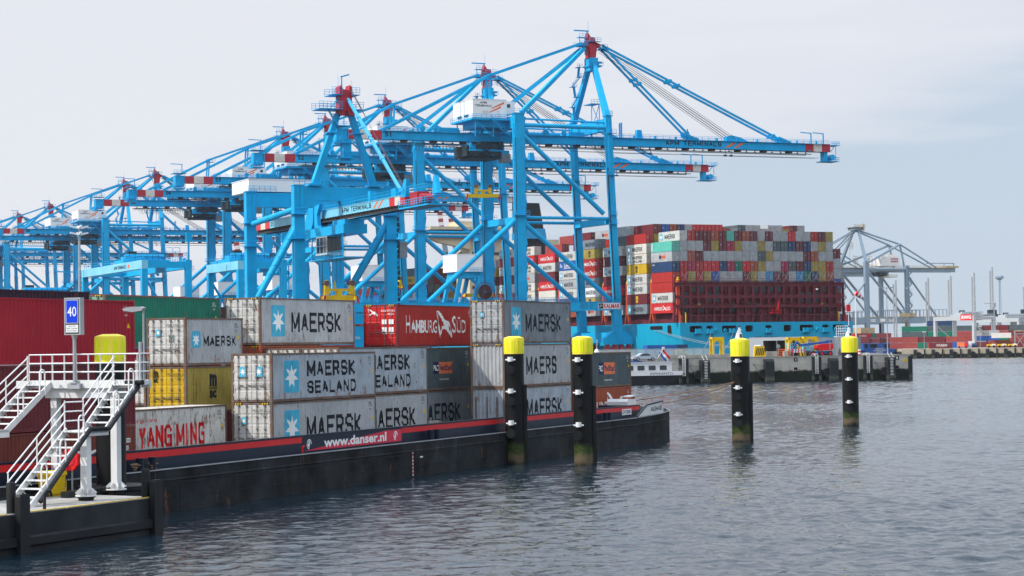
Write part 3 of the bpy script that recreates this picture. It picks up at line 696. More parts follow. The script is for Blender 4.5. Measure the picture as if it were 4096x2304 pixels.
for x in (-8.65, -.28):
    b = MB(); b.box(x - .30, x + .26, -.27, -.02, -.9, 2.05); b.prism([(x - .30, 2.05), (x + .26, 2.05), (x + .2, 2.14), (x - .24, 2.14)], 'y', -.24, -.05); b.build('fender_post', 'fender black', pt, smooth=False)
    b = MB(); b.lathe([(.17, 1.45), (.17, 2.52), (.14, 2.57)], n=16); b.build('bollard', 'fender black', pt, (x - .12, .28, 0))
b = MB()
b.lathe([(1.35, 1.5), (1.4, 1.55), (1.4, 1.72), (1.3, 1.76)], 1.9, 3.57, 28); b.box(-1.6, 2.4, 3.1, 3.5, 1.46, 1.7); b.build('post_guide', 'fender black', pt)
b = MB(); b.path([(-6.75, .35, 1.45), (-6.75, .35, 2.0), (-6.68, .33, 2.12), (-6.5, .3, 2.12), (-6.45, .28, 2.0), (-6.45, .28, 1.9)], .06, 8); b.build('deck_hook', 'fender black', pt)
b = MB(); b.path([(-.1, 4.6, 1.5), (-.1, 4.6, 1.95), (.2, 4.6, 1.95), (.2, 4.6, 1.6), (-.1, 4.6, 1.6)], .05, 6); b.build('deck_cleat', 'yellow', pt)
post('black pile with a thick yellow cap rising through the landing pontoon', *pw(1.9, 3.57, 0)[:2], .61, 7.86, 6.80, rung=False, fenders=False)
# stairs and bridge, one white steel structure standing on the pontoon
st = thing('stair_platform', 'white steel stairs with hoop rails climbing to a railed platform on the pontoon', 'stairs', pw(1.15, .85, 1.45), PRZ)
Z0 = 1.45
b = MB(); b.box(-.45, .2, .42, 6.5, 4.42, 4.6); b.box(-.5, -.42, .37, 6.55, 4.3, 4.62); b.box(.2, .27, .37, 6.55, 4.3, 4.62); b.box(-.35, .25, 1.6, 5.2, 3.9, 4.42); b.build('platform', 'white', st, smooth=False)
b = MB(); b.rail([(.23, .42, 4.6), (.23, 6.45, 4.6)], 1.08, .62, .028, 2); b.rail([(-.45, .42, 4.6), (.23, .42, 4.6)], 1.08, .7, .028, 2); b.rail([(-.45, 1.75, 4.6), (-.45, 4.75, 4.6)], 1.08, .62, .028, 2); b.build('platform_railing', 'white plain', st)
def column(x, y, z1, w=.30):
    b = MB(); b.bar((x, y, .12), (x, y, z1), w, w)
    for a in range(8):
        c, s_ = math.cos(a * math.pi / 4), math.sin(a * math.pi / 4); b.bar((x + c * .16, y + s_ * .16, .42), (x + c * .36, y + s_ * .36, .24), .03, .2)
    b.lathe([(.42, .17), (.42, .22)], x, y, 16)
    o = b.build('column', 'white', st, smooth=False); f = MB(); f.lathe([(.3, 0), (.3, .08), (.40, .16)], x, y, 16); f.build('column_foot', 'fender black', o)
column(-3.7, .72, 2.65); column(-.2, 1.8, 4.0); column(-.1, 4.85, 4.0)
def flight(name, x0, z0, x1, z1, y0, y1, n):
    b = MB(); t = Vector((x1 - x0, 0, z1 - z0)).normalized()
    for y in (y0, y1): b.bar((x0 - .1, y, z0 - .1), (x1 + .05, y, z1 - .02), .06, .26)
    o = b.build(name, 'white', st, smooth=False)
    for i in range(n):
        f = (i + .8) / n; x = x0 + (x1 - x0) * f; z = z0 + (z1 - z0) * f
        tr = MB(); tr.box(x - .20, x + .12, y0 - .02, y1 + .02, z - .03, z + .02); tr.bar((x - .15, y0 + .1, z - .03), (x + .1, y0 + .1, z - .2), .03, .03); tr.bar((x - .15, y1 - .1, z - .03), (x + .1, y1 - .1, z - .2), .03, .03)
        tr.build('tread', 'white', o, smooth=False)
    m = max(1, round(n / 3))
    for i in range(m):
        b = MB(); f = (i + .55) / m
        x = x0 + (x1 - x0) * f; z = z0 + (z1 - z0) * f
        pts = [(x - .17, y0 - .06, z - .05), (x - .17, y0 - .06, z + .8)] + [(x - .17 * math.cos(R(a)), y0 - .06, z + .8 + .17 * math.sin(R(a))) for a in (30, 60, 90, 120, 150)] + [(x + .17, y0 - .06, z + .8), (x + .17, y0 - .06, z - .05)]
        b.path(pts, .035, 6); b.build('hoop_rail', 'white plain', o)
    b = MB()
    for k in range(3): b.tube((x0 - .1, y1 + .03, z0 + .42 + .36 * k), (x1, y1 + .03, z1 + .36 + .36 * k), .028, 6)
    for f in (0, .5, 1): x = x0 + (x1 - x0) * f; z = z0 + (z1 - z0) * f; b.tube((x - .05, y1 + .03, z - .1), (x - .05, y1 + .03, z + 1.14), .028, 6)
    b.build('handrail', 'white plain', o)
    return o
flight('stair_flight', -7.25, .12, -3.75, 2.75, .55, 1.6, 9)
flight('stair_flight', -2.55, 2.75, -.5, 4.5, .55, 1.6, 6)
flight('stair_flight', -3.3, 2.75, -.5, 4.5, 4.8, 5.9, 7)
b = MB(); b.box(-3.78, -2.5, .5, 1.65, 2.62, 2.72); b.box(-3.78, -2.5, .5, .56, 2.5, 2.74); b.build('landing', 'white', st, smooth=False)
b = MB(); b.box(-8, -3.25, 4.75, 5.95, 2.62, 2.72); b.box(-8, -3.25, 4.75, 4.81, 2.42, 2.74); b.build('landing', 'white', st, smooth=False)
b = MB(); b.rail([(-3.78, 1.66, 2.72), (-2.55, 1.66, 2.72)], 1.1, .9, .028, 2); b.rail([(-8, 5.96, 2.72), (-3.3, 5.96, 2.72)], 1.1, .9, .028, 2); b.build('landing_railing', 'white plain', st)
b = MB(); b.path([(-6.95, .42, .18), (-3.78, .42, 2.78), (-2.55, .42, 2.76), (-.55, .42, 4.36)], .085, 10); b.tube((-.62, .15, 4.52), (-.6, 1.0, 4.52), .1, 10); b.build('rubber_edge', 'rubber', st)
# things standing on the stage
t = thing('speed_sign', 'grey framed blue sign reading 40 on a pole in front of the platform', 'sign', pw(.55, 4.36, 5.95), PRZ)
b = MB(); b.tube((0, 0, 0), (0, 0, 2.0), .075, 10); b.bar((0, 0, 1.75), (0, 0, 2.0), .1, .1, .28, .14); b.box(-.15, .15, -.15, .15, 0, .05); b.box(-.1, .14, -.3, .3, -.22, -.0); b.build('pole', 'galvanised', t)
# the panel is turned towards the fairway: its face looks along -x of the stage
pn = MB(); pn.box(-.14, .12, -.40, .40, 1.98, 3.50); pn = pn.build('panel', 'galvanised', t, smooth=False)
def sface(me, y, z, nm='lettering', d=.0): return put(nm, me, pn, (-.142 - d, y, z), (0, 0, R(-90)))
sface(plate(.66, 1.40, 'black'), .33, 2.03, 'backing', .002); sface(plate(.60, .96, 'white plain', .03), .30, 2.45, 'sign_border', .010); sface(plate(.56, .92, 'sign blue', .02), .28, 2.47, 'sign_face', .016)
sface(text('40', .44, .40, .005, 'white plain'), .22, 2.73, d=.022); sface(plate(.60, .31, 'white plain'), .30, 2.08, 'notice', .010)
for i, s_ in enumerate(('Lengte ≤ 135m', 'Steiger 3 Noordzijde', 'Kop voor Afmeren')): sface(text(s_, (.36, .52, .46)[i], .07, .0), (.18, .26, .23)[i], 2.30 - i * .095, d=.02)
t = thing('street_lamp', 'slim grey street lamp with a flat head over the white platform', 'lamp', pw(1.1, 1.35, 6.05), PRZ)
b = MB(); b.tube((0, 0, 0), (0, 0, 2.9), .055, 10, .04); b.tube((-.05, .12, .0), (-.05, .12, 1.55), .085, 10); b.build('pole', 'galvanised', t)
b = MB(); b.prism([(.06, 2.92), (-.1, 2.98), (-.6, 2.98), (-.95, 2.90), (-.92, 2.84), (-.5, 2.76), (.0, 2.82)], 'x', -.12, .12); h = b.build('lamp_head', 'galvanised', t, smooth=False); h.scale = (1, -1, 1)
b = MB(); b.box(-.09, .09, .25, .8, 2.755, 2.80); b.build('lens', 'glass dark', h); h.children[0].scale = (1, -1, 1)
t = thing('lifebuoy_case', 'red octagonal lifebuoy case on a thin post on the pontoon deck', 'lifebuoy', pw(.1, 4.2, 1.45), PRZ)
b = MB(); b.tube((0, 0, 0), (0, 0, 1.3), .04, 8); b.lathe([(.12, 0), (.12, .04)], n=10); b.build('post', 'galvanised', t)
b = MB(); oc = [(.45 * math.cos(R(22.5 + 45 * i)), 1.42 + .47 * math.sin(R(22.5 + 45 * i))) for i in range(8)]; b.prism(oc, 'x', -.2, -.04); cs = b.build('case', 'sign red', t, smooth=False)
b = MB()
for i in range(20):
    a0, a1 = R(18 * i), R(18 * i + 18); q = lambda r, a: (-.22, r * math.cos(a), 1.42 + r * math.sin(a)); b.poly([q(.26, a0), q(.26, a1), q(.20, a1), q(.20, a0)][::-1])
b.build('ring_relief', 'crane red', cs)
put('symbol', plate(.16, .16, 'dull red', .04), cs, (-.215, .08, 1.34), (0, 0, R(-90)))
t = thing('storage_bin', 'yellow plastic storage bin on the pontoon under the stairs', 'bin', pw(-.85, 4.5, 1.45), PRZ)
b = MB(); b.bar((0, 0, .1), (0, 0, .85), .72, .62, .86, .74); b.box(-.3, .3, -.25, -.1, 0, .12); b.box(-.3, .3, .1, .25, 0, .12); b.build('body', 'yellow', t, smooth=False)
b = MB(); b.prism([(-.47, .85), (.47, .85), (.42, 1.0), (-.3, 1.06), (-.47, .96)], 'y', -.42, .42); b.build('lid', 'yellow', t, smooth=False)
# ---------------------------------------------------------------- water and land
def water_mat():
    m = bpy.data.materials.new('water'); m.use_nodes = True; N = m.node_tree.nodes; Lk = m.node_tree.links; b = N['Principled BSDF']
    b.inputs['Base Color'].default_value = (.007, .018, .028, 1); b.inputs['Roughness'].default_value = .03; b.inputs['IOR'].default_value = 1.33
    g = N.new('ShaderNodeNewGeometry')
    def noise(sc, mp, det, dist=0):
        mm = N.new('ShaderNodeMapping'); mm.inputs['Scale'].default_value = mp; mm.inputs['Rotation'].default_value = (0, 0, R(20)); Lk.new(g.outputs['Position'], mm.inputs[0])
        n = N.new('ShaderNodeTexNoise'); n.inputs['Scale'].default_value = sc; n.inputs['Detail'].default_value = det; n.inputs['Roughness'].default_value = .55; n.inputs['Distortion'].default_value = dist
        Lk.new(mm.outputs[0], n.inputs['Vector']); return n.outputs['Fac']
    def ma(op, a, c):
        n = N.new('ShaderNodeMath'); n.operation = op
        for i, v in enumerate((a, c)):
            if isinstance(v, (int, float)): n.inputs[i].default_value = v
            else: Lk.new(v, n.inputs[i])
        return n.outputs[0]
    h = ma('ADD', ma('MULTIPLY', noise(1.2, (1, .7, 1), 3, .4), .5), ma('ADD', ma('MULTIPLY', noise(3.5, (1, .8, 1), 4, .3), .22), ma('MULTIPLY', noise(6, (1, 1, 1), 3), .05)))
    patch = noise(.02, (1, .45, 1), 3)                      # gusts: calmer and rougher patches
    h = ma('MULTIPLY', h, ma('ADD', ma('MULTIPLY', patch, 1.1), .45))
    bp = N.new('ShaderNodeBump'); bp.inputs['Strength'].default_value = 1.0; bp.inputs['Distance'].default_value = .14; Lk.new(h, bp.inputs['Height']); Lk.new(bp.outputs[0], b.inputs['Normal'])
    _M['water'] = m
water_mat()
import numpy as np
def wave_patch(x0, x1, y0, y1, st, nx=None):
    """real wave relief, one sum of many small wind waves sampled on a grid"""
    rg = np.random.default_rng(5); xs = np.linspace(x0, x1, int((x1 - x0) / st) + 1); ys = np.linspace(y0, y1, int((y1 - y0) / st) + 1)
    X, Y = np.meshgrid(xs, ys); Z = np.zeros_like(X)
    n = 70
    for i in range(n):
        lam = .27 * (2.9 / .27) ** ((i + rg.random()) / n); k = 2 * math.pi / lam; a = math.radians(-62) + rg.normal() * .62; ph = rg.random() * 6.283
        amp = .0125 * lam ** .95 * (.55 + rg.random() * .9)
        if lam < st * 2.2: continue
        wob = .35 * np.sin(X * .021 * (1 + i % 3) + Y * .013 + i); Z += amp * np.sin(k * (math.cos(a) * X + math.sin(a) * Y) + ph + wob * 2.2)
    gust = .75 + .35 * np.sin(X * .045 + .8 * np.sin(Y * .031)) * np.sin(Y * .019 + 1.2 * np.sin(X * .017 + 2)) + .15 * np.sin(X * .11 + Y * .07)
    # lee of the barge: the water is calmer close to its side
    d = (X - BX) * math.cos(TH) - (Y - BY) * math.sin(TH) - 3.8; lee = np.clip(d / 34, 0, 1); lee = np.where(d < -1, 1, .45 + .55 * lee * lee * (3 - 2 * lee))
    Z *= gust * .40 * lee
    return X, Y, Z
def water_mesh():
    V = []; F = []; off = 0
    for (x0, x1, y0, y1, st) in ((-38, 42, 54, 126, .115), (-36, 74, 126.0, 250, .21), (-30, 240, 250.0, 905, .62)):
        X, Y, Z = wave_patch(x0, x1, y0, y1, st); h, w = X.shape
        V.append(np.stack([X.ravel(), Y.ravel(), Z.ravel()], 1)); idx = np.arange(h * w).reshape(h, w) + off
        F.append(np.stack([idx[:-1, :-1].ravel(), idx[:-1, 1:].ravel(), idx[1:, 1:].ravel(), idx[1:, :-1].ravel()], 1)); off += h * w
    base = np.array([(-9000, -60, -.34), (9000, -60, -.34), (9000, 16000, -.34), (-9000, 16000, -.34)], float)
    V.append(base); F.append(np.array([[off, off + 1, off + 2, off + 3]])); V = np.concatenate(V); F = np.concatenate(F)
    me = bpy.data.meshes.new('water'); me.vertices.add(len(V)); me.vertices.foreach_set('co', V.ravel()); me.loops.add(len(F) * 4); me.loops.foreach_set('vertex_index', F.ravel().astype(np.int32))
    me.polygons.add(len(F)); me.polygons.foreach_set('loop_start', np.arange(0, len(F) * 4, 4, dtype=np.int32)); me.polygons.foreach_set('loop_total', np.full(len(F), 4, dtype=np.int32)); me.polygons.foreach_set('use_smooth', np.ones(len(F), dtype=bool))
    me.update(calc_edges=True); me.materials.append(MT('water')); return me
tag(put('water', water_mesh()), kind='structure')
CA, CC = R(65.5), R(-24.5); ca_ = (math.sin(CA), math.cos(CA)); cc_ = (math.sin(CC), math.cos(CC)); CRZ = math.pi / 2 - CA
QX, QY = 30.64, 393.9; QA = R(73.3); QRZ = math.pi / 2 - QA
def qw(s, y, z=4.6): return (QX + math.sin(QA) * s - math.cos(QA) * y, QY + math.cos(QA) * s + math.sin(QA) * y, z)
BL = (43.0, 587.0)                                             # berth line of the ship
def berth(t): return (BL[0] + cc_[0] * t, BL[1] + cc_[1] * t)
land = [qw(47.2, 0)[:2], (84, 497), berth(-100), berth(1700), (-1500, 1900), (-1500, 250), qw(-330, 0)[:2]]
b = MB(); b.prism(land, 'z', -2, 4.596); b.m = 1; b.poly([(x, y, 4.6) for x, y in land]); tag(b.build('quay', ['quay wall', 'asphalt'], smooth=False), kind='structure')
FQL = [(164, 900.6), (420, 862), (900, 800), (1600, 2600), (-450, 2600), (212, 1146)]
b = MB(); b.prism(FQL, 'z', -2, 3.896); b.m = 1; b.poly([(x, y, 3.9) for x, y in FQL]); tag(b.build('far_quay', ['far quay wall', 'pale concrete'], smooth=False), kind='structure')
# ---------------------------------------------------------------- ship-to-shore cranes
def spiral(b, p, q, r, pitch=3.2, a0=0.):
    """the thin strake wound round a tubular brace"""
    p = Vector(p); q = Vector(q); L = (q - p).length; d = (q - p).normalized(); u = Vector((0, 1, 0)); u = (u - d * u.dot(d)).normalized(); v = d.cross(u)
    n = max(6, int(L / pitch * 8)); lo, hi = L * .22, L * .78
    b.path([p + d * (lo + (hi - lo) * i / n) + (u * math.cos(a0 + i * .785) + v * math.sin(a0 + i * .785)) * (r + .03) for i in range(n + 1)], .07, 3)
GW = 22.7; MY = 12.3
def sts(t):
    BLU = 'crane blue'; z0 = -4.6
    def pt_(name, b, mats=BLU, par=None, smooth=True): return b.build(name, mats, par or t, smooth=smooth)
    zz = lambda z: z - 4.6
    P = lambda x, y, z: (x, y, z - 4.6)
    for y in (.95, GW + .95):
        b = MB(); b.box(-.35, 2.6, y - .95, y + .95, zz(20), zz(72.8)); b.box(-.65, 2.8, y - 1.2, y + 1.2, zz(44.0), zz(44.35)); b.box(-.6, 2.85, y - 1.15, y + 1.15, zz(72.8), zz(73.1))
        b.box(-.62, -.35, y - .5, y + .3, zz(22), zz(70))
        b.bar(P(1.1, y, 20), P(1.1, y, 7.5), 3.0, 2.0, 2.2, 1.8); L = pt_('leg', b)
        k = MB(); k.rail([P(-1.9, y - 1.9, 44.3), P(3.5, y - 1.9, 44.3)], 1.1, 1.4, .05); k.box(-1.9, 3.5, y - 2, y - 1.0, zz(44.1), zz(44.3))
        for z in range(24, 70, 4): k.box(-.75, -.62, y - .9, y + .7, zz(z), zz(z + .12))
        k.rail([P(-.6, y - 1.1, 73.1), P(2.8, y - 1.1, 73.1), P(2.8, y + 1.1, 73.1)], 1.1, 1.5, .05); pt_('leg_gallery', k, par=L)
        k = MB()
        for i in range(17): z = 21 + i * 3.0; k.box(2.62, 3.25, y - .9, y + .7, zz(z), zz(z + .15)); k.bar(P(2.95, y - .6 if i % 2 else y + .4, z), P(2.95, y + .4 if i % 2 else y - .6, z + 3), .5, .12)
        k.box(2.62, 2.78, y + .55, y + .8, zz(20), zz(72)); pt_('leg_stair', k, 'crane blue', L, smooth=False)
        k = MB(); k.box(-.34, -.12, y - 1.02, y - .95, zz(20), zz(66)); k.box(-.36, -.30, y + .5, y + .9, zz(20), zz(66)); pt_('cable_tray', k, 'crane dark', L, smooth=False)
        b = MB(); b.bar(P(31.5, y, 19.8), P(29.3, y, 73.0), 1.9, 1.75, 1.8, 1.7); b.box(28.2, 30.5, y - 1.1, y + 1.1, zz(73), zz(73.3))
        b.bar(P(31.2, y, 17.4), P(31.7, y, 8.0), 2.6, 1.9, 2.1, 1.9); L = pt_('leg', b)
        k = MB(); k.rail([P(28.2, y - 1.05, 73.3), P(30.5, y - 1.05, 73.3), P(30.5, y + 1.05, 73.3)], 1.2, 1.2, .05)
        for z in (42.0, 44.6, 56.0, 68): k.box(28.6, 31.4, y - 1.6, y - .85, zz(z), zz(z + .15)); k.rail([P(28.6, y - 1.6, z + .1), P(31.4, y - 1.6, z + .1)], 1.1, 1.4, .05)
        k.bar(P(29.2, y - 1.0, 46), P(29.2, y - 1.0, 72), .18, .3); pt_('leg_gallery', k, par=L)
        k = MB(); k.tube(P(30.2, y - 1.25, 20.4), P(28.6, y - 1.25, 58), .16, 5); pt_('cable_run', k, 'black', L)
        b = MB(); b.box(-60, 32.2, y - .9, y + .9, zz(17.4), zz(19.7)); b.prism([(-72, zz(16.9)), (-60, zz(17.4)), (-60, zz(19.7)), (-72, zz(20.2))], 'y', y - .9, y + .9); b.box(-72.1, 32.3, y - 1.0, y + 1.0, zz(17.25), zz(17.4)); b.box(-60, 32.3, y - 1.0, y + 1.0, zz(19.7), zz(19.82)); g = pt_('portal_girder', b, smooth=False)
        k = MB(); k.rail([P(-60, y - 1.0, 19.8), P(32, y - 1.0, 19.8)], 1.15, 2.0, .05, 2); pt_('walkway_railing', k, par=g)
        if y < 5:
            put('lettering', text('Main Lift\nPlatform Lift\nTandem Lift', 2.6, 1.6, .0), g, (19.2, y - .91, zz(17.8))); put('lettering', text('50 T\n65 T\n55 T\n100 T', 1.0, 1.6, .0), g, (22.4, y - .91, zz(17.8)))
            s = put('maker_plate', plate(7.1, 1.75, 'white plain'), g, (25.0, y - .905, zz(17.65))); put('emblem', plate(1.4, 1.5, 'letter black'), s, (.15, -.01, .12)); put('lettering', text('KALMAR', 5.1, 1.25, .03, 'sign red'), s, (1.75, -.012, .22))
            em = MB(); em.path([(.5, -.02, .4), (.55, -.02, .9), (.9, -.02, 1.25), (1.25, -.02, 1.0), (1.0, -.02, .75)], .1, 5); em.build('emblem', 'white plain', s)
        for nm, p, q, r in (('brace', (2.4, 69.7), (28.6, 69.7), .62), ('brace', (2.4, 67.0), (27.6, 45.0), .68), ('brace', (2.6, 43.6), (29.8, 43.6), .45), ('brace', (2.6, 42), (29.8, 20.0), .68), ('brace', (-.5, 42.6), (-27.0, 19.8), .72)):
            b = MB(); p = P(p[0], y, p[1]); q = P(q[0], y, q[1]); b.tube(p, q, r, 14); spiral(b, p, q, r, a0=y); pt_(nm, b)
        b = MB(); b.tube(P(2.4, y + .5, 71.6), P(28.6, y + .5, 71.2), .28, 8); pt_('brace', b)
        b = MB(); b.prism([(27.2, zz(7.5)), (36.2, zz(7.5)), (36.2, zz(9.4)), (33.6, zz(11.3)), (29.6, zz(11.3)), (27.2, zz(9.4))], 'y', y - .85, y + .85); pt_('sill', b, smooth=False); b = MB(); b.box(-4.2, 6.4, y - .8, y + .8, zz(7.5), zz(10.8)); pt_('sill', b, smooth=False)
        for x in (0.9, 31.6):
            b = MB()
            for k in (-3.4, -1.1, 1.1, 3.4): b.prism([(x + k - .95, zz(5.3)), (x + k + .95, zz(5.3)), (x + k + .5, zz(7.5)), (x + k - .5, zz(7.5))], 'y', y - .5, y + .5); b.tube(P(x + k, y - .5, 5.05), P(x + k, y + .5, 5.05), .42, 12)
            pt_('bogie', b, 'crane red', smooth=False)
    for x, w in ((1.1, 2.2), (29.5, 1.6)):
        b = MB(); b.box(x - w / 2, x + w / 2, 1.9, GW, zz(68.9), zz(72.4)); pt_('cross_girder', b, smooth=False)
        b = MB(); b.box(x - .7, x + .9, 1.9, GW, zz(42.0), zz(43.9)); pt_('cross_girder', b, smooth=False)
    b = MB(); b.box(30.2, 32.0, 1.9, GW, zz(8.0), zz(11)); pt_('cross_girder', b, smooth=False)
    b = MB(); b.box(.2, 2.2, 1.9, GW, zz(17.4), zz(19.7)); pt_('cross_girder', b, smooth=False)
    # pylon
    for y0, s in ((1.2, 1), (GW + .6, -1)):
        b = MB(); b.bar(P(29.3, y0, 73), P(30.2, MY - 1.3 * s, 89.5), 1.7, 1.6, 1.35, 1.3, up=(1, 0, 0)); pt_('pylon_leg', b, smooth=False)
    b = MB(); b.box(28.9, 31.4, MY - 2.0, MY + 2.0, zz(87.4), zz(91.2)); b.box(28.5, 32.6, MY - 2.3, MY + 2.3, zz(88.6), zz(89.0)); b.box(31.4, 32.2, MY - 1, MY + 1, zz(88.9), zz(90.2)); b.tube(P(32.1, MY - 1.4, 89.9), P(32.9, MY - 1.4, 89.9), .3, 8); pt_('pylon_head', b, smooth=False)
    b = MB(); b.prism([(28.6, zz(91.2)), (31.2, zz(91.2)), (31.6, zz(94.0)), (33.3, zz(95.2)), (31.3, zz(95.9)), (31.0, zz(97.2)), (29.7, zz(97.4)), (28.8, zz(98.6)), (28.5, zz(96.5)), (27.8, zz(95.4)), (28.9, zz(93.4))], 'y', MY - .9, MY + .9)
    for y in (MY - 1.3, MY + 1.3): b.prism([(29.0, zz(91.2)), (30.9, zz(91.2)), (31.0, zz(95.0)), (29.1, zz(95.4))], 'y', y - .25, y + .25)
    pt_('pylon_crown', b, 'crane red', smooth=False)
    k = MB()
    k.box(25.6, 28.2, MY - 2.2, MY + 2.2, zz(94.6), zz(94.75)); k.rail([P(25.6, MY - 2.2, 94.7), P(28.3, MY - 2.2, 94.7), P(28.3, MY + 2.2, 94.7), P(25.6, MY + 2.2, 94.7)], 1.2, 1.2, .05)
    k.rail([P(25.8, MY - 1, 97.2), P(28.4, MY - 1, 97.2)], 1.1, 1.2, .05); k.box(25.8, 28.4, MY - 1, MY + 1, zz(97.1), zz(97.2)); k.rail([P(28.6, MY - 2.2, 96), P(32.4, MY - 2.2, 96)], 1.1, 1.2, .05); k.box(28.6, 32.4, MY - 2.2, MY - 1, zz(95.9), zz(96))
    k.rail([P(32.4, MY - 2, 94), P(34.6, MY - 2, 94)], 1.2, 1.1, .05); k.box(32.4, 34.6, MY - 2, MY + 2, zz(93.9), zz(94)); k.box(25.9, 26.1, MY - 1, MY - .8, zz(92), zz(97.4)); k.box(27.6, 27.8, MY - 1, MY - .8, zz(92), zz(97.4)); k.rail([P(28.2, MY - 2.6, 88.9), P(32.8, MY - 2.6, 88.9)], 1.1, 1.2, .05)
    pt_('crown_gallery', k)
    b = MB(); b.box(24.6, 29.4, MY - .2, MY + .1, zz(99.0), zz(99.35)); b.bar(P(28.9, MY, 97), P(28.9, MY, 99.3), .3, .3); b.tube(P(29.3, MY, 98), P(29.3, MY, 102), .05, 4); pt_('service_jib', b, smooth=False)
    # zigzag stairs up the pylon and landings
    k = MB(); pts = [(26.8, 73.6), (25.6, 77), (27.0, 80), (25.8, 83), (28.0, 86), (27.6, 88.8)]
    for (xa, za), (xb, zb) in zip(pts, pts[1:]):
        k.bar(P(xa, MY + 4.5, za), P(xb, MY + 3, zb), .7, .12); k.rail([P(xa, MY + 4.1, za), P(xb, MY + 2.6, zb)], 1.0, .8, .04); k.box(xb - .8, xb + .8, MY + 2.4, MY + 4.6, zz(zb), zz(zb + .1)); k.rail([P(xb - .8, MY + 2.4, zb), P(xb + .8, MY + 2.4, zb)], 1.0, .8, .04)
    k.box(28.9, 32.0, MY - 2, MY + 3, zz(77.6), zz(77.8)); k.rail([P(28.9, MY - 2, 77.8), P(32, MY - 2, 77.8)], 1.2, 1.0, .05)
    for x in (29.2, 31.7): k.bar(P(x, MY - 1.6, 70), P(x, MY - 1.6, 77.6), .2, .2)
    k.bar(P(29.2, MY - 1.6, 70), P(31.7, MY - 1.6, 77.6), .15, .15); k.bar(P(31.7, MY - 1.6, 72), P(29.2, MY - 1.6, 77.6), .15, .15); pt_('pylon_stair', k)
    # boom girder
    b = MB(); b.box(-36.2, 102.0, MY - 1.5, MY + 1.3, zz(65.75), zz(68.0)); b.box(-36.2, 102, MY - 1.75, MY + 1.5, zz(67.92), zz(68.08)); b.box(-36.2, 102, MY - 1.75, MY + 1.5, zz(65.62), zz(65.76)); 
    for i in range(20): x = -30 + i * 7; b.box(x, x + 1.1, MY - 1.62, MY - 1.45, zz(65.62), zz(65.9)); b.box(x + 3, x + 3.5, MY - 1.4, MY - .9, zz(68), zz(68.9))
    for x in (-24, -20, 8, 14, 20): b.tube(P(x, MY - 1.9, 68.9), P(x, MY - 1.5, 68.9), .75, 12); b.box(x - .3, x + .3, MY - 1.4, MY, zz(68), zz(69))
    b.box(22, 27, MY - 1.2, MY + 1, zz(68), zz(69.2)); b.box(-19, -13, MY - 1.8, MY + 1.6, zz(68), zz(69.4))
    bo = pt_('boom', b, smooth=False)
    for xs in ((-46.3, -43.0, -39.6, -36.2), (102, 105, 108, 111)):
        b = MB()
        for i in range(3): b.m = i % 2; b.box(xs[i], xs[i + 1], MY - 1.55, MY + 1.35, zz(65.6), zz(68.06))
        b.build('warning_band', ['crane red', 'cream paint'], bo, smooth=False)
    k = MB()
    for y in (MY - 2.0, MY + 1.7): k.rail([P(-36, y, 68.05), P(110, y, 68.05)], 1.1, 2.2, .04)
    k.box(-36, 110, MY - 2.1, MY - 1.7, zz(67.9), zz(68.0)); k.build('walkway_railing', BLU, bo)
    k = MB(); k.box(-34, 104, MY - 1.9, MY - 1.5, zz(64.65), zz(64.85)); k.box(-34, 104, MY + 1.2, MY + 1.6, zz(64.65), zz(64.85))
    for i in range(46): x = -33 + i * 3; k.box(x, x + .12, MY - 1.85, MY - 1.55, zz(64.8), zz(65.7)); k.box(x - .2, x + .35, MY - 1.95, MY - 1.5, zz(64.85), zz(65.0))
    for i in range(15): x = -30 + i * 9; k.box(x, x + 1.5, MY - 1.4, MY + .5, zz(65.0), zz(65.7))
    k.build('trolley_rail', 'rail brown', bo, smooth=False)
    k = MB()
    for dz, y in ((63.7, MY - 1.4), (63.5, MY - 1), (63.8, MY + 1)): k.tube(P(-34, y, 64.2), P(40, y, dz), .045, 3); k.tube(P(40, y, dz), P(107, y, 63.7), .045, 3)
    for x in (46, 48.5, 74, 76): k.tube(P(x, MY - 1.4, 65.6), P(x, MY - 1.4, 63.8), .08, 5); k.box(x - .5, x + .4, MY - 1.7, MY - 1.1, zz(63.4), zz(63.9))
    for i in range(24): x = -31 + i * 1.05; k.path([P(x, MY + 1.9, 64.6), P(x + .26, MY + 1.9, 63.0 - (i % 3) * .2), P(x + .52, MY + 1.9, 62.9), P(x + .8, MY + 1.9, 63.2), P(x + 1.05, MY + 1.9, 64.6)], .07, 3)
    k.build('trolley_cable', 'cable', bo)

    put('lettering', block('APM TERMINALS', 19, 1.35), bo, (53.6, MY - 1.52, zz(66.3)))
    for x in (73.8, 76.8): b = MB(); b.poly([(0, 0, 0), (1.2, 0, 0), (4.0, 0, 1.6), (2.8, 0, 1.6)]); put('stripe', b.mesh('stripe', 'orange stripe', False), bo, (x, MY - 1.525, zz(66.05)))
    for x, w, h in ((38.6, .35, 4.4), (39.2, .35, 4.6), (60.6, .3, 3.0), (61.3, .3, 3.3)): b = MB(); b.bar(P(x, MY - 1, 68), P(x, MY - 1, 68 + h), w, w); b.build('stay_rest', BLU, bo)
    b = MB(); b.prism([(44.4, zz(68)), (46.4, zz(68)), (46.0, zz(70.6)), (44.6, zz(70.6))], 'y', MY - .8, MY + .6); b.build('stay_rest', BLU, bo, smooth=False)
    k = MB(); k.box(108, 113.6, MY - 2.4, MY + 2.2, zz(62.6), zz(62.8)); k.rail([P(108, MY - 2.4, 62.8), P(113.6, MY - 2.4, 62.8), P(113.6, MY + 2.2, 62.8)], 1.2, 1.2, .05); k.box(109, 110.2, MY - 1.2, MY + 1, zz(62.8), zz(65.6)); k.tube(P(112, MY - 1.4, 64), P(112, MY + 1.2, 64), .9, 12)
